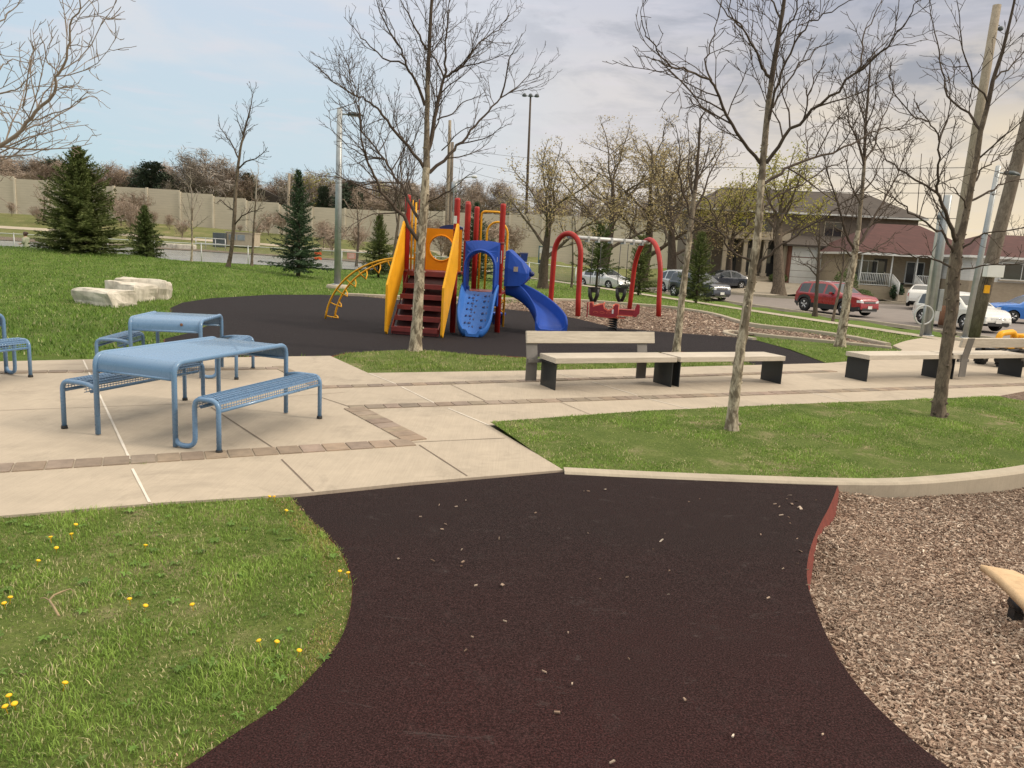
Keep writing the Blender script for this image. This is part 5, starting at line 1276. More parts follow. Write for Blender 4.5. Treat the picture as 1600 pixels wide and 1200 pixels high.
hero_tree('bare tree at the left edge of the photo, only its right limbs in view', 9.5,
    [(-330, 640, 24), (-325, 520, 22), (-315, 420, 20), (-300, 330, 17), (-290, 250, 13), (-285, 150, 9), (-280, 40, 6), (-275, -80, 3)],
    [([(-300, 335), (-200, 318), (-110, 285), (-50, 258), (0, 228), (35, 203), (55, 175), (85, 145), (92, 115), (105, 75), (109, 40), (126, 12), (130, -12)], 9),
     ([(38, 203), (75, 190), (105, 172), (140, 150), (153, 155)], 2.4), ([(48, 188), (85, 176), (110, 168), (135, 145)], 2.2), ([(36, 196), (18, 185), (0, 170), (-6, 158)], 2.2),
     ([(-290, 250), (-180, 205), (-90, 165), (-20, 146), (10, 144), (32, 136), (58, 112)], 5), ([(-287, 190), (-190, 140), (-110, 100), (-50, 70), (0, 33), (20, 15), (42, -10)], 5.5),
     ([(-90, 280), (-40, 262), (10, 248), (36, 230), (50, 224), (54, 212)], 2.8), ([(-60, 200), (-20, 140), (5, 100), (20, 92), (45, 98)], 3), ([(92, 115), (76, 100), (70, 75), (62, 52)], 2.2), ([(58, 172), (52, 140), (46, 105), (48, 88)], 2.2), ([(105, 75), (120, 70), (140, 72)], 1.8), ([(-40, 265), (0, 225), (-5, 205)], 2), ([(5, 248), (12, 238), (-10, 232)], 2)], 606, P=LT, twig='twig_pale')
FAR = dict(HERO, rmin=.010, dens=(0, 5.0, 5.0), levels=2, maxlen=2.0, taper=.010)
hero_tree('lone bare tree with one low crooked limb on the lawn before the pond fence', 36.5,
    [(356, 428, 7), (361, 395, 6), (365, 360, 6), (367, 320, 5.5), (369, 290, 5), (372, 260, 4.4), (376, 230, 3.5), (383, 200, 2.6), (390, 175, 2), (393, 160, 1.2)],
    [([(366, 352), (378, 337), (395, 330), (412, 325)], 2.8), ([(368, 330), (355, 322), (345, 312), (338, 318)], 2.4), ([(372, 264), (385, 252), (400, 248), (412, 238), (418, 230)], 2.8), ([(374, 250), (362, 225), (352, 210), (344, 200), (342, 188)], 2.6), ([(370, 285), (358, 268), (350, 262)], 1.8), ([(376, 230), (385, 205), (398, 195)], 2), ([(380, 212), (372, 190), (370, 178)], 1.8), ([(372, 270), (384, 280), (396, 282)], 1.6)], 707, P=FAR, bark='bark_grey')
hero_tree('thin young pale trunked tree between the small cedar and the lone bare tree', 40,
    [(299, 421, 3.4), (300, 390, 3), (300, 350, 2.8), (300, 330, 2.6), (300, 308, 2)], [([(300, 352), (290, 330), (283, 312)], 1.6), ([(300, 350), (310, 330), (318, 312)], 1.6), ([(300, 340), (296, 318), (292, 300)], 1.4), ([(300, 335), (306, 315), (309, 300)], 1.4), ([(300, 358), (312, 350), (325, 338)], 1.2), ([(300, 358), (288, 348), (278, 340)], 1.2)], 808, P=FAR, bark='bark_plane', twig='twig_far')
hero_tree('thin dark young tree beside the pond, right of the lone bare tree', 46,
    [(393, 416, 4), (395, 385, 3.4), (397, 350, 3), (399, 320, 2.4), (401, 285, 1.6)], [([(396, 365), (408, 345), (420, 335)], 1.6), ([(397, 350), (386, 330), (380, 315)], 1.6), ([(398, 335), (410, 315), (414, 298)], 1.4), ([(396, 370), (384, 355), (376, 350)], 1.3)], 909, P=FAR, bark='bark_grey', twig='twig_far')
hero_tree('small bare street tree in the verge behind the red car rear door', 37.5,
    [(1274, 487, 7), (1276, 455, 5.5), (1278, 430, 5), (1279, 405, 4), (1280, 385, 3), (1281, 360, 2)], [([(1277, 432), (1265, 418), (1250, 410), (1236, 404)], 2.6), ([(1277, 430), (1290, 412), (1302, 405), (1312, 402)], 2.6), ([(1279, 410), (1268, 395), (1258, 380)], 2.2), ([(1279, 408), (1290, 390), (1298, 375)], 2.2), ([(1280, 395), (1276, 372), (1270, 355)], 2), ([(1278, 422), (1262, 412), (1245, 414)], 2)], 1010, P=dict(FAR, rmin=.007), bark='bark_dark', twig='bark_twig')
hero_tree('thin bent sapling at the sidewalk edge in front of the red car', 33.5,
    [(1301, 503, 4.5), (1305, 480, 4), (1310, 460, 3.6), (1315, 435, 3.2), (1318, 410, 2.6), (1319, 390, 1.6)], [([(1316, 430), (1308, 415), (1304, 400)], 2), ([(1316, 428), (1324, 412), (1330, 398)], 2), ([(1318, 408), (1314, 390), (1316, 372)], 1.6)], 1111, P=dict(FAR, rmin=.007), bark='bark_grey', twig='bark_twig')
# grown crowns
def crown_tree(name, label, loc, h, tr, clear, n_limb, spread, seed, P, bark, twig, buds=None, lean=(0, 0), group=None, ovate=1.0, widen=1.0, fuzz=None):
    r = random.Random(seed); t = thing(name, label, 'tree', loc, 0, group); ends = []
    ax = lambda u: Vector((lean[0] * u * h + .02 * h * math.sin(u * 5 + seed), lean[1] * u * h + .02 * h * math.sin(u * 4 + seed * 2), u * h))
    mb = MB(); top = .62 if n_limb > 3 else .5
    tp = [ax(u * top) for u in [i / 12 for i in range(13)]]; tp[0].z = -.15
    mb.tube(tp, [tr * (1.35 if i == 0 else 1) * (1 - .75 * (i / 12)) for i in range(13)], 10, cap=False); mb.build('trunk', MT[bark], t); mb = MB()
    for k in range(n_limb):
        u = clear + (top - clear) * (k / max(1, n_limb - 1)) ** .85; p = ax(u); az_ = k * 2.4 + r.uniform(-.4, .4); el = R(r.uniform(28, 50) + 30 * (k / n_limb))
        ln = h * spread * (1.0 - .35 * (k / n_limb)) * r.uniform(.8, 1.2) * ovate; d = Vector((math.cos(az_) * math.cos(el), math.sin(az_) * math.cos(el), math.sin(el))); pts = [p]
        for s in range(8): d = (d + Vector((r.gauss(0, .13), r.gauss(0, .13), r.gauss(0, .10) + .05))).normalized(); pts.append(pts[-1] + d * ln / 8)
        r0 = tr * (1 - .75 * u / top) * r.uniform(.5, .72); branch(mb, pts, r0, P['rmin'] * 1.5, 6); ends.append((pts[-1], d)); twiggy(mb, pts, r0, P['rmin'] * 1.5, 1, r, P, ends)
    zmax = max(v[2] for v in mb.v); k_ = h / zmax; t.scale = (k_ * widen, k_ * widen, k_)
    mb.build('crown', MT[twig], t)
    if fuzz: leaf_cloud(t, ends, *fuzz, r, name='fine_twigs', asp=.035)
    if buds: leaf_cloud(t, ends, *buds, r)
    return t
GEN = dict(levels=3, dens=(0, 2.4, 2.9, 3.0), t0=.15, lenf=.5, ang=(25, 60), up=.18, rmin=.016, taper=.016, wob=.2, curl=.04, maxlen=3.6)
def place(px_, py, Yd): p = at(px_, py, Yd); return (p.x, p.y, T(p.x, p.y))
def gtree(name, label, px_, Yd, top_py, tr, clear, nl, spread, seed, P=GEN, bark='bark_dark', twig='bark_grey', buds=None, **k):
    q = at(px_, 400, Yd); z0 = T(q.x, q.y); h = at(px_, top_py, Yd).z - z0
    return crown_tree(name, label, (q.x, q.y, z0), h, tr, clear, nl, spread, seed, P, bark, twig, buds, **k)
gtree('budding_tree', 'leaning tree with tan buds and forked dark trunk behind the left red swing arch', 857, 39, 212, .23, .20, 8, .50, 11, dict(GEN, rmin=.010, maxlen=2.4, dens=(0, 3.6, 4.2, 4.2)), buds=('bud_tan', .075, 2, .16), lean=(-.05, .0), widen=1.2)
gtree('budding_tree', 'tall budding tree with a long level limb rising behind the swing beam', 945, 66, 178, .34, .2, 9, .50, 12, dict(GEN, rmin=.015), buds=('bud_tan', .10, 2, .22), widen=1.4)
gtree('budding_tree', 'tall budding tree with several upright stems behind the right part of the swing beam', 1003, 70, 180, .36, .16, 9, .52, 13, dict(GEN, rmin=.016), buds=('bud_tan', .105, 2, .22), lean=(.03, 0), widen=1.4)
gtree('budding_tree', 'wide budding tree left of the stone house roof, behind the slim bare tree', 1045, 62, 195, .32, .2, 9, .50, 14, dict(GEN, rmin=.015), buds=('bud_tan', .10, 2, .22), widen=1.4)
gtree('budding_tree', 'thick trunked maple with yellow green buds in front of the stone house garage', 1218, 60, 225, .42, .36, 11, .40, 15, dict(GEN, rmin=.014, dens=(0, 2.6, 3.0, 3.0)), bark='bark_grey', buds=('bud', .15, 2, .26), widen=1.1)
gtree('budding_tree', 'yellow green budding tree close to the front of the stone house porch', 1146, 64, 268, .24, .30, 9, .40, 16, dict(GEN, rmin=.014), buds=('bud', .15, 3, .26), widen=1.2)
gtree('bare_tree', 'grey leafless spreading tree behind the white sided house at the right', 1590, 74, 330, .3, .2, 9, .6, 17, dict(GEN, rmin=.016), bark='bark_dark', twig='twig_far')
gtree('bare_tree', 'thin bare upright tree close behind the play structure stairs', 618, 46, 190, .10, .2, 9, .34, 18, dict(GEN, rmin=.008, maxlen=1.4, dens=(0, 3, 3)), bark='bark_grey', twig='bark_twig')
gtree('bare_tree', 'slim bare tree between the left lamp post and the play structure ladder', 556, 60, 290, .09, .2, 8, .32, 19, dict(GEN, rmin=.011, maxlen=1.4), bark='bark_dark', twig='twig_red')
gtree('bare_tree', 'thin bare tree standing just left of the red swing arch behind the kerb', 893, 44, 300, .06, .3, 6, .3, 20, dict(GEN, rmin=.008, maxlen=1.0), bark='bark_grey', twig='twig_far')
# conifers: whorls of drooping sprays
def conifer(name, label, px_, Yd, top_py, half_w, seed, mat, density=1.0, taper=1.0, bare=.04, group=None, droop=.15, spray=.42, z_off=0, gap=.0):
    r = random.Random(seed); q = at(px_, 400, Yd); z0 = T(q.x, q.y); h = at(px_, top_py, Yd).z - z0
    t = thing(name, label, 'tree', (q.x, q.y, z0 + z_off), 0, group); mb = MB(); mb.tube([(0, 0, -.1), (.02, 0, h * .5), (0, 0, h * .985)], [h * .022, h * .013, .012], 8); mb.build('trunk', MT['bark_dark'], t)
    mb = MB(); n = int(210 * density)
    for k in range(n):
        u = bare + (1 - bare) * (k + r.random()) / n; u = min(u, .985); lay = (u * 13) % 1
        az_ = k * 2.399 + r.gauss(0, .25); ln = (half_w * (1 - u) ** taper * r.uniform(.55, 1.2) * (1 + .12 * math.sin(az_ * 2 + seed + u * 9)) * (1 - gap * (lay > .6)) + .10); el = R(10 + 38 * u - 14 * (1 - u)) + r.gauss(0, .08)
        d = Vector((math.cos(az_) * math.cos(el), math.sin(az_) * math.cos(el), math.sin(el))); p = Vector((0, 0, u * h)); sd_ = Vector((-math.sin(az_), math.cos(az_), 0)); m = max(3, int(ln / .085)); pts = []
        for s in range(m + 1):
            f_ = s / m; pts.append(p + d * ln * f_ + Vector((0, 0, -droop * ln * f_ * (1 - f_ * .9))))
        mb.tube([pts[0], pts[m // 2], pts[-1]], [.012, .008, .004], 3, cap=False)
        for s in range(m + 1):
            f_ = s / m
            if f_ < .12: continue
            w0 = spray * ln * (1 - f_ * .75) * .55 + .05
            for sg in (-1, 1, -1, 1):
                tip = pts[s] + sd_ * sg * w0 * r.uniform(.5, 1.1) + d * w0 * r.uniform(.3, .9) + Vector((0, 0, r.gauss(.0, .05) - .02)); a = (tip - pts[s]); wv = Vector((r.gauss(0, 1), r.gauss(0, 1), r.gauss(0, 1))).normalized() * r.uniform(.018, .036)
                mb.add([tuple(pts[s] - wv * .4), tuple(pts[s] + a * .55 + wv), tuple(tip), tuple(pts[s] + a * .55 - wv)], [(0, 1, 2, 3)])
            for q_ in range(2):
                tip = pts[s] + d * r.uniform(.03, .10) + Vector((r.gauss(0, .05), r.gauss(0, .05), r.uniform(.0, .10))); wv = sd_ * .022
                mb.add([tuple(pts[s] - wv), tuple(pts[s] + wv), tuple(tip)], [(0, 1, 2)])
    mb.build('crown', MT[mat], t); return t
conifer('spruce_tree', 'full dark green spruce on the mound at the left, widest of the conifers', 128, 34, 234, 2.0, 1, 'spruce', 2.3, .72, .03)
conifer('spruce_tree', 'layered blue green spruce with a thin top, left of the lamp post', 466, 35.6, 268, 1.55, 2, 'spruce_blue', 1.25, .95, .05, gap=.42, droop=.05)
conifer('cedar_tree', 'small cone shaped cedar in front of the pond fence', 228, 41, 325, .98, 3, 'cedar', 1.4, .8, .02, droop=-.1)
conifer('spruce_tree', 'loose green spruce behind the yellow curved ladder', 592, 41, 338, 1.25, 4, 'spruce', 1.0, .85, .06, gap=.3)
conifer('spruce_tree', 'dark spruce seen through the yellow loops of the play structure', 742, 44, 318, 1.5, 5, 'spruce_blue', 1.1, .85, .05, gap=.2)
conifer('pine_tree', 'small pine with open crown behind the swing set', 935, 40, 352, 1.45, 6, 'cedar', .42, .35, .28, gap=.35)
conifer('pine_tree', 'dark bushy pine just left of the dark parked sport utility', 1002, 43, 372, 1.15, 7, 'spruce', .7, .45, .06, gap=.3)
conifer('pine_tree', 'dark green pine between the slim bare tree and the stone house', 1094, 40, 366, 1.15, 8, 'spruce', .8, .55, .05, gap=.35)
# ------------------------------------------------------------------ far background: noise wall, tree line, shrubs, pond fence
wl = thing('noise_wall', 'long tan concrete noise wall with board lines behind the pond', 'noise wall', (0, 100, 0))
def wall_top(px_):
    xs_ = [(-400, 262), (0, 276), (200, 292), (300, 301), (430, 320), (540, 328), (700, 332), (860, 335), (1080, 350), (1300, 366)]
    for (a, p), (b, q) in zip(xs_[:-1], xs_[1:]):
        if a <= px_ <= b: return p + (q - p) * (px_ - a) / (b - a)
    return 276
x = -98.0
def px_of(x, y, z):
    a, b, _ = project(np.array([x]), np.array([y]), np.array([z])); return a[0], b[0]
while x < 46:
    xc = x + 2.1; pa, _b = px_of(xc, 100, 6); top = at(pa, wall_top(max(-399, min(1299, pa))), 100).z; top = round(top / .3) * .3; z0 = T(xc, 100) - .4
    mb = MB(); mb.box((xc, 0, (top + z0) / 2), (4.06, .16, top - z0)); mb.build('panel', MT['wall'], wl)
    mb = MB(); mb.box((x, -.02, (top + .1 + z0) / 2), (.24, .34, top + .1 - z0)); mb.build('post', MT['wall_post'], wl); x += 4.2
TREEP = dict(levels=3, dens=(0, 3.2, 3.4, 3.2), t0=.12, lenf=.5, ang=(22, 55), up=.2, rmin=.022, taper=.016, wob=.2, curl=.05, maxlen=4.5)
protos = []
LT_ = ['bare reddish brown tree in the line behind the noise wall', 'tall bare greyish tree with a rounded crown behind the noise wall', 'bare brown tree with dense fine twigs behind the noise wall', 'pale green budding tree in the line behind the noise wall']
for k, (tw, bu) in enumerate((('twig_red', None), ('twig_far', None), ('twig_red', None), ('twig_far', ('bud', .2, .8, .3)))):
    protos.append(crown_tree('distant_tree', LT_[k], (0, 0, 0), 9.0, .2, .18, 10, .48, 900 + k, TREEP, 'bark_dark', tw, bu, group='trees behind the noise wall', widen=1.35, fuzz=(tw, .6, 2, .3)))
rr = random.Random(5); used = [False] * 4
for p_ in protos: p_['k'] = p_.scale[2]
def distant(k, px_, top_py, Yd, wid=1.0):
    q = at(px_, 350, Yd); z0 = 3.0 if Yd > 101 else T(q.x, q.y); h = at(px_, top_py, Yd).z - z0; s = h / 9.0 * protos[k].get('k', 1)
    if not used[k]:
        used[k] = True; o = protos[k]; o.location = (q.x, q.y, z0); o.scale = (s * wid * 1.35, s * wid * 1.35, s); o.rotation_euler = (0, 0, rr.uniform(0, 6)); return o
    return dup(protos[k], (q.x, q.y, z0), rr.uniform(0, 6), LT_[k], (s * wid * 1.35, s * wid * 1.35, s), 'trees behind the noise wall')
for k, a, b, Yd in [(2, -20, 240, 112), (0, 8, 246, 114), (1, 36, 238, 112), (0, 62, 246, 113), (2, 90, 244, 115), (0, 118, 250, 112), (2, 138, 252, 114), (0, 165, 254, 110), (2, 192, 256, 116), (0, 218, 258, 110), (2, 246, 258, 112), (0, 275, 254, 114), (2, 302, 250, 116), (0, 352, 256, 112), (2, 395, 268, 114), (0, 440, 276, 114), (2, 470, 272, 116), (0, 520, 276, 112), (2, 545, 280, 114), (0, 590, 278, 116), (2, 618, 280, 112), (0, 645, 280, 115), (2, 672, 282, 113), (0, 730, 280, 116), (2, 785, 285, 114), (0, 840, 290, 116), (0, -40, 250, 108), (2, 0, 262, 112), (0, 25, 244, 110), (2, 50, 250, 116), (0, 72, 252, 109), (2, 150, 258, 106), (0, 178, 264, 108), (2, 205, 262, 112), (0, 232, 268, 115), (1, 292, 240, 106), (1, 322, 232, 108), (1, 342, 248, 112), (2, 262, 262, 110), (0, 362, 262, 107), (2, 385, 270, 106), (1, 408, 288, 118), (0, 425, 290, 112), (1, 455, 270, 110), (3, 486, 266, 112), (3, 505, 268, 116), (1, 530, 285, 110), (2, 555, 285, 112), (0, 575, 290, 108), (3, 605, 282, 114), (1, 630, 285, 110), (2, 655, 288, 112), (0, 690, 285, 110), (1, 715, 280, 112), (2, 745, 285, 108), (0, 770, 282, 112), (1, 800, 290, 110), (2, 880, 300, 115), (0, 920, 305, 112), (1, 960, 300, 116), (2, 1010, 300, 114), (0, 1060, 310, 112), (2, 1090, 312, 110)]:
    distant(k, a, b, Yd, rr.uniform(.85, 1.2))
# bare trees in front of the wall
LF = 'bare reddish shrub or small tree growing in front of the noise wall'
SHP = dict(levels=3, dens=(0, 4.0, 4.2, 4.2), t0=.05, lenf=.6, ang=(20, 50), up=.25, rmin=.018, taper=.014, wob=.16, curl=.05, maxlen=2.2)
sh0 = crown_tree('bare_shrub', LF, (0, 0, 0), 3.6, .05, .04, 12, .62, 777, SHP, 'bark_dark', 'twig_red', group='shrubs in front of the noise wall', widen=1.1, fuzz=('twig_red', .5, 1, .25)); first = True; SHK = sh0.scale[2]
for i, (a, b, Yd) in enumerate([(20, 316, 94), (60, 322, 90), (165, 298, 95), (190, 305, 92), (205, 318, 88), (265, 335, 92), (285, 342, 88), (420, 332, 94), (440, 330, 96), (405, 345, 90), (505, 345, 88), (520, 350, 84), (640, 345, 90), (665, 340, 92), (690, 345, 88), (770, 345, 92), (800, 352, 96), (215, 300, 96), (240, 330, 95), (375, 350, 94), (560, 352, 86)]):
    q = at(a, 360, Yd); z0 = T(q.x, q.y); s = (at(a, b, Yd).z - z0) / 3.6 * SHK
    if first: o = sh0; first = False; o.location = (q.x, q.y, z0); o.scale = (s, s, s)
    else: dup(sh0, (q.x, q.y, z0), rr.uniform(0, 6), LF, (s * rr.uniform(.9, 1.3), s * rr.uniform(.9, 1.3), s), 'shrubs in front of the noise wall')
gtree('bare_tree', 'bare brown tree left of the big spruce in front of the noise wall', 72, 92, 285, .16, .2, 8, .55, 31, dict(TREEP, rmin=.018), bark='bark_dark', twig='twig_red')
# dark pines behind the wall
PL = 'dark green pine in the tree line behind the noise wall'
def far_pine():
    r = random.Random(3); t = thing('distant_pine', PL, 'tree', (0, 0, 0), 0, 'pines behind the noise wall'); mb = MB(); mb.tube([(0, 0, -1), (.1, 0, 4), (0, 0, 8)], [.2, .15, .05], 7); mb.build('trunk', MT['bark_dark'], t); mb = MB()
    for k in range(46):
        u = .3 + .68 * k / 46; az_ = k * 2.4; ln = 2.6 * (1 - u) ** .5 * r.uniform(.6, 1.1) + .3; c0 = Vector((0, 0, u * 8))
        for s in range(16):
            f_ = r.uniform(.35, 1); c = c0 + Vector((math.cos(az_), math.sin(az_), .25)) * ln * f_ + Vector((r.gauss(0, .22), r.gauss(0, .22), r.gauss(0, .14)))
            for w_ in range(5):
                a = Vector((r.gauss(0, 1), r.gauss(0, 1), r.gauss(0, .7))).normalized() * .2; b = a.orthogonal().normalized() * .07; c2 = c + Vector((r.gauss(0, .12), r.gauss(0, .12), r.gauss(0, .1))); mb.add([tuple(c2 - a), tuple(c2 + b), tuple(c2 + a), tuple(c2 - b)], [(0, 1, 2, 3)])
    mb.build('crown', MT['pine_far'], t); return t
fp = far_pine(); first = True
for a, b, Yd, wd in [(86, 248, 112, 1.1), (62, 256, 116, 1.2), (222, 262, 108, 1.2), (240, 252, 106, 1.3), (262, 270, 105, 1.4), (388, 270, 107, .9), (535, 285, 106, 1), (548, 282, 110, 1.0), (505, 290, 107, .8), (560, 300, 106, .8), (640, 285, 118, .9)]:
    q = at(a, 350, Yd); h = at(a, b, Yd).z - 3; s = h / 8.2
    if first: o = fp; first = False; o.location = (q.x, q.y, 3); o.scale = (s * wd, s * wd, s)
    else: dup(fp, (q.x, q.y, 3), rr.uniform(0, 6), PL, (s * wd, s * wd, s), 'pines behind the noise wall')
# a roof behind the wall
q = at(418, 330, 112); t = thing('house', 'brown pitched roof of a house showing above the noise wall', 'house', (q.x, q.y, 3)); h1 = at(410, 296, 112).z - 3; mb = MB()
mb.prism([(-6, h1 - 2.6), (0, h1), (6, h1 - 2.6)], lambda a, b: (a, -3, b), lambda a, b: (a, 3, b)); mb.build('roof', MT['shingle_dark'], t); mb = MB(); mb.box((0, 0, (h1 - 2.7) / 2), (10.5, 5, h1 - 2.7)); mb.build('wall', MT['brick_red'], t)
# pond fence
pf = thing('chain_link_fence', 'low chain link fence with pale rails along the pond', 'fence', (0, 50.6, 0)); fx = [-42 + 3.05 * i for i in range(16)]
for i, x in enumerate(fx):
    z0 = T(x, 50.6); mb = MB(); mb.tube([(x, 0, z0 - .1), (x, 0, z0 + 1.2)], .035, 8); mb.lathe([(.04, 0), (.03, .04), (.005, .05)], (x, 0, z0 + 1.19), 8); mb.build('post', MT['galv_pale'], pf)
mb = MB(); mb.tube([(x, 0, T(x, 50.6) + 1.17) for x in fx], .026, 7); mb.build('top_rail', MT['galv_pale'], pf)
mb = MB(); mb.grid([[(x, .03, T(x, 50.6) + z) for z in (.03, 1.16)] for x in fx], smooth=False); mb.build('wire_mesh', MT['chainlink'], pf)
q = G(548, 402 + 40); sp_ = at(548, 400, 50.3); t = thing('sign', 'pale red rectangular sign fixed to the pond fence right of the lamp post', 'sign', (sp_.x, 50.5, sp_.z)); mb = MB(); mb.box((0, 0, 0), (.55, .02, .40)); mb.build('sign_board', MT['sign_pink'], t)
mb = MB()
for k in range(4): mb.box((0, -.014, .12 - .075 * k), (.40 - .06 * (k % 2), .004, .022))
mb.build('lettering', MT['white_pl'], t)
for i, (a, b) in enumerate(((494, 396), (494, 404))):
    p = at(a, b, 50); o = MB(); r_ = random.Random(i)
    rows = [[(p.x + .24 * u + .03 * math.sin(v * 3), 50.45 + .04 * math.sin(u * 5 + i), p.z + .1 * v * (1 - .3 * abs(u)) + .03 * math.sin(u * 4)) for u in (-1, -.5, 0, .5, 1)] for v in (-1, 0, 1)]
    rows2 = [[(a_, b_ + .02, c_) for a_, b_, c_ in rw] for rw in rows]; o.grid(rows); o.grid(rows2[::-1]); ob = o.build('safety_cloth', MT['orange_cloth']); tag(ob, 'upper orange scrap of safety cloth on the pond fence beside the layered spruce' if i == 0 else 'lower orange scrap of safety cloth on the pond fence beside the layered spruce', 'cloth', 'orange scraps on the fence')
# pump house and railings over the pond
hp = at(380, 372, 86); hz = T(hp.x, hp.y); t = thing('pump_hut', 'small tan concrete pump hut with grey louvres across the pond', 'hut', (hp.x, hp.y, hz), R(-6))
mb = MB(); mb.box((0, 0, .72), (3.0, 2, 1.5), bev=.03); mb.build('wall', MT['stone_trim'], t); mb = MB(); mb.box((0, 0, 1.5), (3.15, 2.15, .1)); mb.build('roof', MT['stone_trim'], t)
for x in (-.75, .25):
    mb = MB(); mb.box((x, -1.01, .95), (.85, .04, .6)); [mb.box((x, -1.04, .72 + .09 * q), (.8, .02, .03)) for q in range(6)]; mb.build('louvre', MT['galv'], t)
hp = at(344, 371, 85); mb = MB(); mb.box((0, 0, .75), (1.3, .9, 1.5), bev=.04); mb.box((0, -.46, .75), (.04, .02, 1.3)); mb.box((.2, -.47, .8), (.05, .03, .2)); o = mb.build('cabinet', MT['lamp_head']); o.location = (hp.x, hp.y, T(hp.x, hp.y)); tag(o, 'blue grey utility cabinet left of the tan pump hut', 'cabinet')
p0_, p1_ = at(306, 372, 83), at(352, 373, 82); t = thing('guard_rail', 'pale pipe railing before the utility cabinet across the pond', 'railing', (p0_.x, p0_.y, T(p0_.x, p0_.y))); d = Vector((p1_.x - p0_.x, p1_.y - p0_.y, 0))
for k in range(4): mb = MB(); mb.tube([d * (k / 3), d * (k / 3) + Vector((0, 0, 1.15))], .04, 7); mb.build('post', MT['galv_pale'], t)
for z in (.6, 1.15): mb = MB(); mb.tube([(0, 0, z), tuple(d + Vector((0, 0, z)))], .04, 7); mb.build('rail', MT['galv_pale'], t)
for i, (a, wd, ds) in enumerate(((266, 1.6, 'short pale block of stone, left end of the row across the pond'), (280, 1.3, 'middle pale block of stone in the row across the pond'), (291, 1.9, 'long pale slab of stone, right end of the row across the pond'))):
    p = at(a, 369, 82); mb = MB(); mb.box((0, 0, .2), (wd, .9, .62), rz=.1 * i, bev=.14); o = mb.build('boulder', MT['rock']); o.location = (p.x, p.y, T(p.x, p.y)); tag(o, ds, 'boulder', 'stone blocks across the pond')
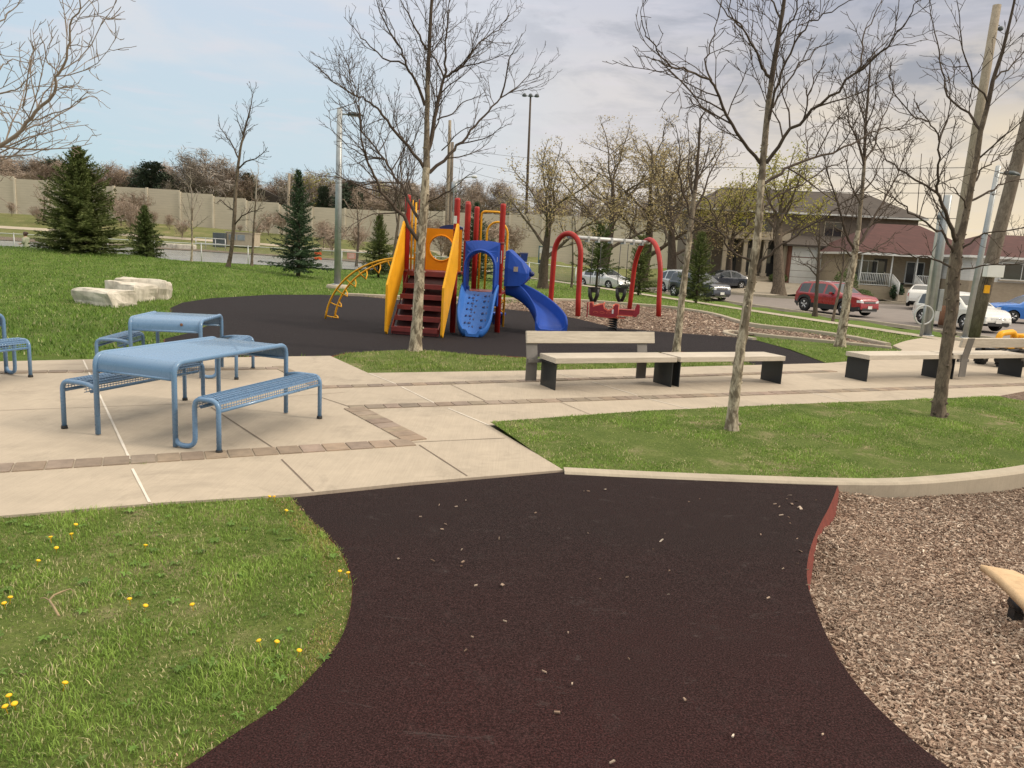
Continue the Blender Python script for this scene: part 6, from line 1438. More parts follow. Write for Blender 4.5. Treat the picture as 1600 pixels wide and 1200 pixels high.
# person by the pond, seen from behind the mound
def person(px_, head_py, Yd):
    p = at(px_, head_py, Yd); zt = T(p.x, p.y); t = thing('person', 'person with dark hair in a pale green top walking left beyond the mound', 'person', (p.x, p.y, p.z - 1.72), R(90))
    bm = bmesh.new(); J = {}
    def jv(n, co, r_): J[n] = (bm.verts.new(co), r_)
    for n, co, r_ in [('pel', (0, 0, .95), .13), ('sp', (0, 0, 1.15), .125), ('ch', (0, 0, 1.33), .15), ('nk', (0, .02, 1.47), .055), ('hd', (0, .04, 1.56), .085), ('hd2', (0, .045, 1.66), .095),
                      ('sl', (-.17, 0, 1.40), .06), ('el', (-.22, .03, 1.14), .045), ('wl', (-.20, .22, 1.05), .035), ('hl', (-.19, .29, 1.06), .035), ('sr', (.17, 0, 1.40), .06), ('er', (.23, -.02, 1.13), .045), ('wr', (.20, .18, 1.02), .035), ('hr', (.18, .25, 1.03), .035),
                      ('hl_', (-.09, 0, .90), .09), ('kl', (-.10, .08, .50), .065), ('al', (-.10, .02, .09), .045), ('tl', (-.10, .17, .04), .04), ('hr_', (.09, 0, .90), .09), ('kr', (.10, .02, .50), .065), ('ar', (.10, -.14, .11), .045), ('tr', (.10, .0, .05), .04)]: jv(n, co, r_)
    for a, b in [('pel', 'sp'), ('sp', 'ch'), ('ch', 'nk'), ('nk', 'hd'), ('hd', 'hd2'), ('ch', 'sl'), ('sl', 'el'), ('el', 'wl'), ('wl', 'hl'), ('ch', 'sr'), ('sr', 'er'), ('er', 'wr'), ('wr', 'hr'), ('pel', 'hl_'), ('hl_', 'kl'), ('kl', 'al'), ('al', 'tl'), ('pel', 'hr_'), ('hr_', 'kr'), ('kr', 'ar'), ('ar', 'tr')]: bm.edges.new((J[a][0], J[b][0]))
    # fingers
    def fingers(root, sx_):
        for k in range(5):
            a = J[root][0]; last = a
            for s in range(2):
                v = bm.verts.new(a.co + Vector((sx_ * (.02 * (k - 2)) * .6, .035 * (s + 1) * (.7 if k in (0,) else 1), -.012 * s * s))); J[root + str(k) + str(s)] = (v, .011); bm.edges.new((last, v)); last = v
    fingers('hl', 1); fingers('hr', -1)
    rad = [None] * len(bm.verts); bm.verts.index_update()
    for v, r_ in J.values(): rad[v.index] = r_
    me = bpy.data.meshes.new('body'); bm.to_mesh(me); bm.free(); o = bpy.data.objects.new('body', me); C.objects.link(o); o.parent = t; KIDS.setdefault(t.name, []).append(o)
    md = o.modifiers.new('skin', 'SKIN'); md.use_smooth_shade = True; s_ = o.modifiers.new('sub', 'SUBSURF'); s_.levels = s_.render_levels = 2
    for i, sv in enumerate(me.skin_vertices[0].data): sv.radius = (rad[i], rad[i]); sv.use_root = (i == 0)
    me.materials.append(MT['skin'])
    mb = MB(); mb.grid([[(w_ * math.cos(a), w_ * .72 * math.sin(a), z) for a in [6.283 * q / 14 for q in range(14)]] for w_, z in ((.19, .86), (.19, 1.0), (.18, 1.15), (.205, 1.32), (.20, 1.42), (.10, 1.47))], closed=True)
    for sg in (-1, 1): mb.tube([(sg * .17, 0, 1.41), (sg * .215, .02, 1.2), (sg * .215, .08, 1.10)], [.085, .07, .062], 10)
    mb.build('shirt', MT['shirt'], t)
    mb = MB(); mb.grid([[(.175 * math.cos(a), .13 * math.sin(a), z) for a in [6.283 * q / 14 for q in range(14)]] for z in (.80, .97)], closed=True); mb.tube([(-.09, 0, .88), (-.10, .08, .50), (-.10, .02, .10)], [.105, .08, .07], 10); mb.tube([(.09, 0, .88), (.10, .02, .5), (.10, -.13, .12)], [.105, .08, .07], 10); mb.build('trousers', MT['trouser'], t)
    mb = MB(); mb.lathe([(.02, .135), (.075, .12), (.112, .06), (.116, 0), (.105, -.06), (.085, -.10)], (0, .02, 1.63), 14); mb.lathe([(.01, .06), (.05, .03), (.05, -.03), (.01, -.06)], (0, -.10, 1.68), 10); mb.build('hair', MT['hair'], t)
    mb = MB()
    for sg in (-1, 1): mb.lathe([(.012, 0), (.008, .01)], (sg * .032, .134, 1.64), 8, rot=Matrix.Rotation(R(-90), 3, 'X')); mb.lathe([(.02, 0), (.024, .01), (.012, .02)], (sg * .10, .03, 1.62), 8, rot=Matrix.Rotation(R(90 * sg), 3, 'Y'))
    mb.tube([(0, .125, 1.635), (0, .155, 1.60)], [.010, .014], 6); mb.build('face', MT['skin'], t); return t
person(40, 363, 44)
# poles, lamps
def lampost(label, px_b, py_b, py_t, head_dx, Yd=None, r_=.115, hl=.62, heading=0, grp='steel lamp posts'):
    g = G(px_b, py_b) if Yd is None else Vector(place(px_b, py_b, Yd)); pt = at(px_b + (py_b - py_t) * .03, py_t, g.y); h = pt.z - g.z
    t = thing('lamp_post', label, 'lamp post', g, heading, grp)
    mb = MB(); mb.lathe([(r_ * 1.15, 0), (r_ * 1.1, h * .5), (r_ * .92, h), (r_ * .3, h + .04)], (0, 0, .1), 14); mb.lathe([(r_ * 1.9, 0), (r_ * 1.9, .03), (r_ * 1.3, .05)], (0, 0, .12), 12); mb.build('pole', MT['galv'], t)
    mb = MB(); mb.lathe([(.42, -.3), (.42, .10), (.38, .13)], (0, 0, 0), 18); mb.build('footing', MT['kerb'], t)
    mb = MB(); mb.tube([(0, 0, h - .12), (head_dx * .5, 0, h - .10), (head_dx * .6, 0, h - .10)], .03, 8); mb.build('arm', MT['galv'], t)
    mb = MB(); rows = []
    for u, w_, zt in ((0, .06, .06), (.12, .12, .10), (.45, .16, .11), (.8, .12, .07), (1, .03, .02)):
        x = head_dx * .55 + u * hl * (1 if head_dx > 0 else -1); rows.append([(x, -w_, h - .12), (x, -w_ * .7, h - .12 + zt), (x, w_ * .7, h - .12 + zt), (x, w_, h - .12), (x, 0, h - .15)])
    mb.grid(rows, closed=True); hd_ = mb.build('lamp_head', MT['lamp_head'], t)
    mb = MB(); mb.box((head_dx * .55 + hl * .45 * (1 if head_dx > 0 else -1), 0, h - .153), (hl * .5, .2, .01)); mb.build('lens', MT['lamp_clear'], hd_)
    return t
lampost('tall steel lamp post with one head, left of the play structure', 527, 450, 174, .55)
lampost('steel lamp post with one head beside the wooden utility pole at the right', 1506, 534, 262, .42, r_=.085, hl=.55).rotation_euler = (0, R(2.3), 0)
def wpole(name, label, px_b, py_b, px_t, py_t, Yd, w0, w1, mat, cat='utility pole'):
    b = at(px_b, py_b, Yd); z0 = T(b.x, b.y); tp = at(px_t, py_t, Yd); t = thing(name, label, cat, (b.x, b.y, z0)); v = Vector((tp.x - b.x, tp.y - b.y, tp.z - z0)); mb = MB()
    mb.tube([(0, 0, -.2), tuple(v * .33), tuple(v * .66), tuple(v)], [w0 / 2, (w0 * .67 + w1 * .33) / 2, (w0 * .33 + w1 * .67) / 2, w1 / 2], 14); mb.build('pole', MT[mat], t); return t, v
t, v = wpole('utility_pole', 'thick weathered wooden utility pole with a white box, leaning right at the right edge', 1519, 523, 1652, 10, 29.5, .50, .40, 'wood_pole')
mb = MB(); mb.box((0, 0, 0), (.62, .3, .48), bev=.02); bx = mb.build('meter_box', MT['white_paint'], t); pb = at(1552, 423, 29.1) - Vector(t.location); bx.location = (pb.x, -.42, pb.z)
mb = MB(); mb.box((0, 0, 0), (.2, .06, .3), bev=.01); bx = mb.build('marker_tag', MT['yellow'], t); pb = at(1543, 452, 29.1) - Vector(t.location); bx.location = (pb.x, -.36, pb.z)
mb = MB(); [mb.tube([(q * .08, 0, 0), (q * .08 - .02, .02, -.25)], .012, 6) for q in (-1, 0, 1)]; bx = mb.build('cable', MT['black'], t); pb = at(1541, 433, 29.1) - Vector(t.location); bx.location = (pb.x, -.4, pb.z)
t, v = wpole('utility_pole', 'tall pale wooden utility pole behind the right tree, its top in view', 1474, 515, 1558, 8, 36, .52, .34, 'wood_pole_pale')
mb = MB(); mb.tube([tuple(v * .94), tuple(v * .94 + Vector((.25, 0, .02)))], .03, 6); mb.lathe([(.05, 0), (.11, .04), (.11, .14), (.03, .2)], tuple(v * .93 + Vector((.32, 0, -.06))), 12); mb.build('pole_lamp', MT['lamp_head'], t)
mb = MB(); mb.tube([(0, 0, 0), tuple(v * .03), tuple(v * .065)], [.265, .262, .258], 12); mb.build('butt_stain', MT['wood_rust'], t)
# square galvanised column with conduit
g = at(1449, 524, 28.5); z0 = T(g.x, g.y); tp = at(1480, 306, 28.5); t = thing('steel_column', 'thick galvanised steel column with a conduit, left of the right tree', 'steel column', (g.x, g.y, z0)); hh = tp.z - z0
mb = MB(); mb.lathe([(.145, -.1), (.14, hh), (.10, hh + .04)], (0, 0, 0), 12); mb.lathe([(.22, .0), (.22, .03)], (0, 0, .02), 12); mb.build('column', MT['galv'], t)
mb = MB(); mb.tube(arc_path([(-.24, -.05, 0), (-.24, -.05, hh - .75), (-.22, -.05, hh - .55), (.0, -.05, hh - .35)], .1), .05, 8); mb.build('conduit', MT['galv_pale'], t)
mb = MB(); mb.lathe([(.06, 0), (.075, .04), (.075, .14), (.04, .18)], (-.24, -.05, hh - .85), 10); mb.build('conduit_head', MT['lamp_head'], t)
mb = MB(); mb.box((.26, -.02, 1.35), (.16, .12, .8), bev=.01); mb.build('junction_box', MT['galv'], t)
# bicycle ring post
g = at(1437, 538, 27.2); z0 = T(g.x, g.y); t = thing('bike_stand', 'grey bicycle ring stand on a post at the end of the paved walk', 'bike stand', (g.x, g.y, z0)); mb = MB(); mb.lathe([(.05, 0), (.05, 1.1), (.03, 1.14)], (0, 0, 0), 10); mb.build('post', MT['galv'], t)
mb = MB(); mb.tube([(.33 * math.cos(a), .0, .78 + .33 * math.sin(a)) for a in [6.283 * i / 24 for i in range(24)]], .028, 8, closed=True); mb.build('ring', MT['galv_pale'], t)
# distant poles
t, v = wpole('utility_pole', 'pale bare wooden pole left of the layered spruce in front of the wall', 448, 360, 452, 271, 88, .34, .28, 'wood_pole_pale')
t, v = wpole('utility_pole', 'pale distant utility pole behind the trunk of the play structure tree, taller of the two', 697, 395, 703, 188, 92, .5, .34, 'wood_pole_pale')
t, v = wpole('utility_pole', 'darker distant utility pole with a grey transformer, shorter of the two', 702, 395, 707, 222, 90, .42, .32, 'wood_pole')
mb = MB(); mb.lathe([(.30, -.6), (.34, -.5), (.34, .5), (.2, .62)], (.32, -.3, v.z * .62), 14); mb.build('transformer', MT['galv'], t)
mb = MB(); mb.tube([tuple(v * .97), tuple(v * .97 + Vector((.5, 0, -.05)))], .04, 6); mb.build('bracket', MT['galv'], t)
q = at(726, 395, 84); t = thing('street_lamp', 'distant street lamp with a curved arm right of the paired utility poles', 'street lamp', (q.x, q.y, T(q.x, q.y))); hz = at(726, 277, 84).z - T(q.x, q.y)
mb = MB(); mb.tube(arc_path([(-1.4, 0, 0), (-1.4, 0, hz - .7), (-.2, 0, hz), (.4, 0, hz + .1)], .5), .06, 8); mb.build('pole', MT['galv'], t); mb = MB(); mb.lathe([(.04, -.3), (.14, -.2), (.15, .2), (.05, .34)], (.65, 0, hz + .1), 10, rot=Matrix.Rotation(R(90), 3, 'Y')); mb.build('lamp_head', MT['galv_pale'], t)
q = at(820, 395, 112); z0 = T(q.x, q.y); tp = at(829, 150, 112); t = thing('floodlight_mast', 'very tall thin floodlight mast rising above the budding trees', 'floodlight mast', (q.x, q.y, z0)); v = Vector((tp.x - q.x, 0, tp.z - z0))
mb = MB(); mb.tube([(0, 0, -.2), tuple(v * .5), tuple(v)], [.26, .2, .13], 10); mb.build('mast', MT['bark_dark'], t); mb = MB(); mb.tube([tuple(v + Vector((-1, 0, 0))), tuple(v + Vector((1, 0, 0)))], .06, 6); cb_ = mb.build('crossarm', MT['galv'], t)
for x in (-.85, 0, .85):
    mb = MB(); mb.lathe([(.05, .2), (.22, .1), (.36, -.2), (.3, -.24)], tuple(v + Vector((x, 0, .15))), 12, rot=Matrix.Rotation(R(25), 3, 'X')); mb.build('floodlight', MT['lamp_head'], t)
q = at(1428, 420, 66); t, v = wpole('aerial_mast', 'thin dark roof height mast behind the red roofed bungalow', 1428, 420, 1440, 240, 74, .10, .06, 'bark_dark', 'mast')
# bins, frame, bollard across the street
for a, col, lab, Yd in ((806, 'bin_black', 'black wheelie bin beside the blue one in front of the wall', 78), (818, 'bin_blue', 'blue wheelie bin in front of the wall right of the play structure', 77)):
    q = at(a, 415, Yd); zz = at(a, 413, Yd).z; t = thing('wheelie_bin', lab, 'bin', (q.x, q.y, zz), R(10), 'wheelie bins'); mb = MB(); mb.grid([[(-w_, -d_, z), (w_, -d_, z), (w_, d_, z), (-w_, d_, z)] for w_, d_, z in ((.25, .28, .05), (.32, .38, 1.05))], smooth=False, closed=True); mb.build('body', MT[col], t)
    mb = MB(); mb.box((0, 0, 1.1), (.7, .82, .07), bev=.02); mb.build('lid', MT[col], t)
    for x in (-.28, .28): mb = MB(); mb.lathe([(.11, -.03), (.11, .03)], (x, .32, .11), 12, rot=Matrix.Rotation(R(90), 3, 'Y')); mb.build('wheel', MT['black'], t)
q0_, q1_ = at(841, 412, 74), at(864, 413, 74); t = thing('notice_frame', 'teal post frame with a pale board on the grass before the wall', 'notice board', (q0_.x, q0_.y, q0_.z)); d = q1_.x - q0_.x
for x in (0, d): mb = MB(); mb.box((x, 0, .8), (.09, .09, 1.75)); mb.build('post', MT['teal'], t)
mb = MB(); mb.box((d / 2, 0, 1.25), (d - .1, .05, .5)); mb.build('board', MT['white_pl'], t); mb = MB(); mb.box((d / 2, 0, 1.62), (d - .1, .07, .09)); mb.build('rail', MT['teal'], t)
q = at(843, 427, 62); mb = MB(); mb.lathe([(.12, 0), (.12, 1.0), (.09, 1.08), (.02, 1.1)], (0, 0, 0), 12); mb.lathe([(.125, .8), (.125, .88)], (0, 0, 0), 12); o = mb.build('bollard', MT['black']); o.location = (q.x, q.y, at(843, 427, 62).z); tag(o, 'black bollard at the far street edge left of the swing arch', 'bollard')
# overhead wires
def wire(a, b, sag, label):
    a, b = Vector(a), Vector(b); mb = MB(); mb.tube([a.lerp(b, i / 14) - Vector((0, 0, sag * 4 * (i / 14) * (1 - i / 14))) for i in range(15)], .014, 4); o = mb.build('overhead_wire', MT['black']); tag(o, label, 'wire', 'overhead wires')
for k, lab in enumerate(('uppermost overhead wire strung from the pole with a transformer to the pale pole at right', 'middle overhead wire strung from the pole with a transformer to the pale pole at right', 'lowest overhead wire strung from the pole with a transformer to the pale pole at right')):
    wire(at(707, 232 + 14 * k, 90), at(1515, 262 + 40 * k, 36), .7 + .3 * k, lab)
# ------------------------------------------------------------------ cars
RZ_ = -.66
def on_road(px_, py, z=RZ_):
    d = ray(px_, py); t = (z - CAM_H) / d.z; p = d * t; return Vector((p.x, p.y))
def interp(tab, x):
    if x <= tab[0][0]: return tab[0][1]
    for (a, p), (b, q) in zip(tab[:-1], tab[1:]):
        if x <= b: return p + (q - p) * (x - a) / (b - a)
    return tab[-1][1]
def make_car(name, label, loc, heading, paint, top, Wd, belt, axles, wr, win, wind, rear, clad=None, group=None, cat='car', gr='bars', lamp='wide'):
    """top: roof line (x,z); win: side window x spans; wind / rear: x spans of the front and back glass on the roof line"""
    t = thing(name, label, cat, (loc[0], loc[1], loc[2]), heading, group)
    x0, x1 = top[0][0], top[-1][0]; L_ = x1 - x0; ra = wr + .055; hw = Wd / 2; bz = .24
    xs = sorted(set([round(x0 + L_ * i / 84, 4) for i in range(85)] + [round(a + ra * math.cos(q * math.pi / 14), 4) for a in axles for q in range(15)] + [round(v, 4) for w_ in win for v in w_]))
    def bot(x):
        for a in axles:
            if abs(x - a) < ra: return max(bz, wr + math.sqrt(max(0, ra * ra - (x - a) ** 2)) - .0)
        e = min(x - x0, x1 - x); return bz + .16 * sst(.35, 0, e)
    def plan(x):
        e = min(x - x0, x1 - x); return hw * (1 - .24 * sst(.62, 0, e) ** 1.6)
    def yat(x, z):
        p = plan(x); y = p * (1 - .045 * max(0, (.62 - z) / .4) ** 2); y *= 1 - .03 * sst(belt - .02, belt + .0, z)
        return y - max(0, z - belt) * .36 - max(0, z - belt) ** 2 * .10
    rows = []
    for x in xs:
        tz = interp(top, x); b = min(bot(x), tz - .03); bl = min(belt, tz - .05); zs = [b + (bl - b) * q for q in (0, .15, .34, .55, .78, .93, 1)]
        wt = max(bl + .02, tz - .085); zs += [bl + .012 if wt - bl > .05 else bl + .004, wt, tz - .02]
        half = [(x, yat(x, z), z) for z in zs]; ye = half[-1][1]
        topr = [(x, ye * q, tz + .035 * (1 - q * q)) for q in (.93, .86, .5, 0)]
        full = half + topr + [(a, -b_, c) for a, b_, c in (half + topr[:-1])[::-1]]; rows.append(full)
    nc = len(rows[0]); body, glass, dark = MB(), MB(), MB()
    vs = [p for r_ in rows for p in r_]
    def face_kind(i, j):
        xm = (xs[i] + xs[i + 1]) / 2; jj = j if j < nc // 2 else nc - 2 - j; tz = min(interp(top, xs[i]), interp(top, xs[i + 1]))
        if jj == 7 and tz - belt > .16 and any(a <= xm <= b for a, b in win): return 'g'
        if jj >= 11 and any(a <= xm <= b for a, b in (wind, rear)): return 'g'
        if clad and jj <= 1: return 'd'
        if clad and jj <= 2 and any(abs(xm - a) < ra + .07 for a in axles): return 'd'
        return 'b'
    F_ = {'g': [], 'b': [], 'd': []}
    for i in range(len(xs) - 1):
        for j in range(nc - 1): F_[face_kind(i, j)].append((i * nc + j, (i + 1) * nc + j, (i + 1) * nc + j + 1, i * nc + j + 1))
    def sub(mb, fs, nm, mt, par):
        if not fs: return None
        ids = sorted(set(q for f in fs for q in f)); mp = {q: k for k, q in enumerate(ids)}; mb.add([vs[q] for q in ids], [tuple(mp[q] for q in f) for f in fs], 0, True); return mb.build(nm, mt, par)
    body.add([rows[0][q] for q in range(nc)], [tuple(range(nc))]); body.add([rows[-1][q] for q in range(nc)], [tuple(range(nc - 1, -1, -1))])
    bo = sub(body, F_['b'], 'body', MT[paint], t); sub(glass, F_['g'], 'window', MT['glass_car'], t); sub(dark, F_['d'], 'cladding', MT['trim_dark'], bo)
    mb = MB(); mb.box(((x0 + x1) / 2, 0, .42), (L_ - .7, Wd - .36, .30)); mb.box(((x0 + x1) / 2, 0, .95 if belt > .95 else belt - .1), (L_ * .35, Wd - .5, .1)); mb.build('underbody', MT['black'], t)
    for a in axles:
        for sg in (-1, 1):
            y = sg * (hw - .115); rot = Matrix.Rotation(R(90), 3, 'X'); mb = MB(); mb.lathe([(wr * .64, -.1), (wr * .93, -.105), (wr, -.07), (wr, .07), (wr * .93, .105), (wr * .64, .1)], (a, y, wr), 24, rot=rot); wh = mb.build('tyre', MT['tyre'], t)
            mb = MB(); mb.lathe([(wr * .66, .075), (wr * .64, .10), (wr * .58, .085)] if sg < 0 else [(wr * .66, -.075), (wr * .64, -.10), (wr * .58, -.085)], (a, y, wr), 24, rot=rot, cap=False)
            for q in range(5):
                an = q * 2 * math.pi / 5 + .3
                for dd in (-.16, .16):
                    mb.tube([(a + .04 * math.cos(an), y + sg * .085, wr + .04 * math.sin(an)), (a + wr * .62 * math.cos(an + dd), y + sg * .09, wr + wr * .62 * math.sin(an + dd))], [.028, .022], 6)
            mb.lathe([(.055, -.01), (.05, .012)] , (a, y + sg * .09, wr), 10, rot=rot); mb.build('rim', MT['rim'], wh)
            mb = MB(); mb.lathe([(wr * .6, -.02), (wr * .6, .02)], (a, y + sg * .03, wr), 20, rot=rot); mb.build('brake_backing', MT['black'], wh)
    fx = x1; zl = interp(top, fx - .12) - .16
    def nose(y, z):   # body surface in front at (y, z)
        x = x1
        while x > x1 - .7 and (abs(y) > yat(x, z) or z > interp(top, x)): x -= .01
        return x
    for sg in (-1, 1):
        mb = MB(); rowsl = []
        for q in range(5):
            yy = sg * (hw * .50 + hw * .36 * q / 4); rowsl.append([(nose(yy, zl + .0) + .012, yy, zl - .055 + .02 * q / 4), (nose(yy, zl + .03) + .016, yy, zl), (nose(yy, zl + .06) + .004, yy, zl + .06 + .03 * q / 4)])
        mb.grid(rowsl); mb.build('headlight', MT['lamp_clear'], t)
        mb = MB(); tz_ = interp(top, x0 + .10) - (.28 if belt > .9 else .2); xx = x0
        while xx < x0 + .5 and hw * .8 > yat(xx, tz_): xx += .01
        mb.grid([[(xx - .012, sg * hw * .62, tz_ - .10), (xx - .012, sg * hw * .62, tz_ + .10)], [(xx - .006, sg * hw * .79, tz_ - .11), (xx - .006, sg * hw * .79, tz_ + .11)], [(xx + .13, sg * (yat(xx + .13, tz_) + .006), tz_ - .09), (xx + .13, sg * (yat(xx + .13, tz_) + .006), tz_ + .11)]]); mb.build('taillight', MT['lamp_red'], t)
        xm = win[-1][1] - .16; mb = MB(); mb.box((xm, sg * (yat(xm, belt) + .10), belt + .07), (.10, .20, .14), bev=.03); mb.build('mirror', MT[paint], t)
        for xh in [(a + b) / 2 - .25 for a, b in win[-2:]]:
            mb = MB(); mb.box((xh, sg * (yat(xh, belt - .10) + .012), belt - .10), (.19, .025, .03)); mb.build('handle', MT[paint], bo)
        mb = MB()
        for xd in [win[-1][1] - .06, (win[-1][0] + win[-2][1]) / 2]: mb.grid([[(xd + .006 * k, sg * (yat(xd, z) + .002), z) for z in (bz + .12, .5, .7, belt - .02)] for k in (-1, 1)], smooth=False)
        mb.build('door_seam', MT['black'], bo)
        mb = MB(); mb.grid([[(x1 - .02 + .005 - .3 * (abs(yy) / hw) ** 6, yy * sg, z) for z in (.40, .48)] for yy in (hw * .58, hw * .68, hw * .78)]); mb.build('fog_lamp', MT['lamp_clear'], t)
    mb = MB(); mb.grid([[(nose(yy, z) + .008, yy, z) for z in (zl - .07, zl - .02, zl + .03)] for yy in [hw * (-.46 + .92 * q / 8) for q in range(9)]])
    gr_ = mb.build('grille', MT['black'], t); mb = MB()
    if gr == 'bars':
        for q in range(8): yy = hw * (-.44 + .88 * q / 7); mb.box((nose(yy, zl) + .014, yy, zl - .02), (.012, .02, .10))
    else:
        for z in (zl - .05, zl - .01, zl + .03): mb.tube([(nose(yy, z) + .016, yy, z) for yy in [hw * (-.44 + .22 * q) for q in range(5)]], .009, 5)
        mb.tube([(nose(.1 * math.cos(a), zl) + .02, .1 * math.cos(a), zl - .01 + .05 * math.sin(a)) for a in [6.283 * q / 12 for q in range(12)]], .012, 5, closed=True)
    mb.build('grille_bar', MT['chrome'], gr_)
    mb = MB(); mb.grid([[(nose(yy, z) + .006, yy, z) for z in (.30, .40, .46)] for yy in [hw * (-.62 + 1.24 * q / 8) for q in range(9)]]); mb.build('air_intake', MT['trim_dark'], t)
    mb = MB(); mb.box((x1 + .02, 0, .50), (.012, .31, .155)); mb.build('licence_plate', MT['white_pl'], t)
    mb = MB(); mb.box((x0 - .015, 0, .72), (.012, .31, .155)); mb.build('licence_plate', MT['white_pl'], t)
    if clad:
        mb = MB(); mb.box((x1 - .02, 0, .285), (.05, Wd * .62, .05), bev=.015); mb.build('skid_plate', MT['chrome'], t)
        for sg in (-1, 1):
            rx = [q for q in xs if win[0][0] + .3 < q < win[-1][1] - .5][::6]; mb = MB(); mb.tube([(q, sg * (yat(q, interp(top, q)) - .06), interp(top, q) + .05) for q in rx], .018, 6); mb.build('roof_rail', MT['chrome'], bo)
    return t
SUV_TOP = [(-2.2, .62), (-2.19, .90), (-2.13, 1.06), (-2.02, 1.28), (-1.88, 1.50), (-1.70, 1.59), (-1.0, 1.64), (-.3, 1.65), (.15, 1.61), (.42, 1.49), (.86, 1.19), (.98, 1.12), (1.5, 1.075), (1.92, 1.01), (2.11, .92), (2.18, .74), (2.2, .5)]
def head(a, b): return math.atan2(b.y - a.y, b.x - a.x)
a_, b_ = on_road(1254, 485.5), on_road(1319, 493); hd_r = head(a_, b_) - R(4)
nrm_ = Vector((-math.sin(hd_r), math.cos(hd_r))); mid_ = (a_ + b_) / 2 + nrm_ * .86
make_car('parked_car', 'bright red sport utility car with dark cladding parked along the near kerb', (mid_.x, mid_.y, RZ_), hd_r, 'car_red', SUV_TOP, 1.84, 1.03, (-1.33, 1.31), .365, [(-1.78, -1.14), (-1.02, -.14), (-.02, .62)], (.22, .93), (-2.07, -1.74), clad=True)
a_, b_ = on_road(1444, 507), on_road(1541, 521); hd_w = head(a_, b_) - R(2); nrm_ = Vector((-math.sin(hd_w), math.cos(hd_w))); mid_ = (a_ + b_) / 2 + nrm_ * .86 - Vector((math.cos(hd_w), math.sin(hd_w))) * .75
ROG = [(-2.3, .60), (-2.29, .85), (-2.2, 1.05), (-2.0, 1.30), (-1.75, 1.50), (-1.4, 1.60), (-.7, 1.655), (-.1, 1.64), (.35, 1.54), (.75, 1.32), (1.15, 1.06), (1.3, 1.02), (1.7, .97), (2.05, .87), (2.22, .74), (2.3, .5)]
make_car('parked_car', 'white rounded sport utility car parked along the near kerb behind the utility pole', (mid_.x, mid_.y, RZ_), hd_w, 'car_white', ROG, 1.80, .97, (-1.36, 1.33), .345, [(-1.75, -1.25), (-1.15, -.2), (-.1, .85)], (.42, 1.12), (-2.08, -1.62), gr='slats')
SED = [(-2.3, .55), (-2.28, .85), (-2.2, .98), (-1.75, 1.04), (-1.5, 1.10), (-.95, 1.37), (-.4, 1.45), (.1, 1.42), (.6, 1.22), (1.0, 1.0), (1.15, .95), (1.7, .86), (2.1, .74), (2.22, .60), (2.28, .45)]
p = on_road(1449, 477, -.2); p = at(1449, 470, 52); make_car('parked_car', 'white sedan seen from behind on the driveway of the red roofed bungalow', (p.x, p.y + .5, T(p.x, p.y) + .06), R(58), 'car_white', SED, 1.8, .90, (-1.36, 1.34), .32, [(-1.25, -.35), (-.25, .75)], (.2, 1.02), (-1.5, -.92), gr='slats')
p = at(1592, 480, 43); make_car('parked_car', 'bright blue hatchback partly hidden behind the white rounded car', (p.x + .6, p.y, RZ_), R(175), 'car_blue', [(x * .95, z * .93) for x, z in SUV_TOP], 1.78, .90, (-1.28, 1.26), .33, [(-1.66, -1.12), (-1.02, -.12), (-.02, .66)], (.26, .98), (-1.92, -1.58), gr='slats')
p = on_road(948, 453); make_car('parked_car', 'silver white car parked on the street behind the small open pine', (p.x, p.y + 2.0, RZ_), R(-62) + R(10), 'car_silver', SED, 1.8, .90, (-1.36, 1.34), .32, [(-1.25, -.35), (-.25, .75)], (.2, 1.02), (-1.5, -.92), gr='slats')
p = on_road(1072, 467); make_car('parked_car', 'dark blue grey sport utility car behind the right red swing arch', (p.x + .9, p.y + .8, RZ_), R(-62), 'car_dark', SUV_TOP, 1.84, 1.03, (-1.33, 1.31), .365, [(-1.78, -1.14), (-1.02, -.14), (-.02, .62)], (.22, .93), (-2.07, -1.74), clad=True)
p = at(1052, 440, 56); make_car('parked_car', 'pale silver sport utility car farther up the street beyond the dark one', (p.x + .8, p.y, RZ_), R(-66), 'car_silver', ROG, 1.80, .97, (-1.36, 1.33), .345, [(-1.75, -1.25), (-1.15, -.2), (-.1, .85)], (.42, 1.12), (-2.08, -1.62), gr='slats')
p = at(1128, 438, 63); make_car('parked_car', 'small black car on the driveway before the stone house porch', (p.x, p.y, T(p.x, p.y) + .05), R(200), 'car_dark', SED, 1.75, .88, (-1.3, 1.3), .31, [(-1.25, -.35), (-.25, .75)], (.2, 1.02), (-1.5, -.92), gr='slats')
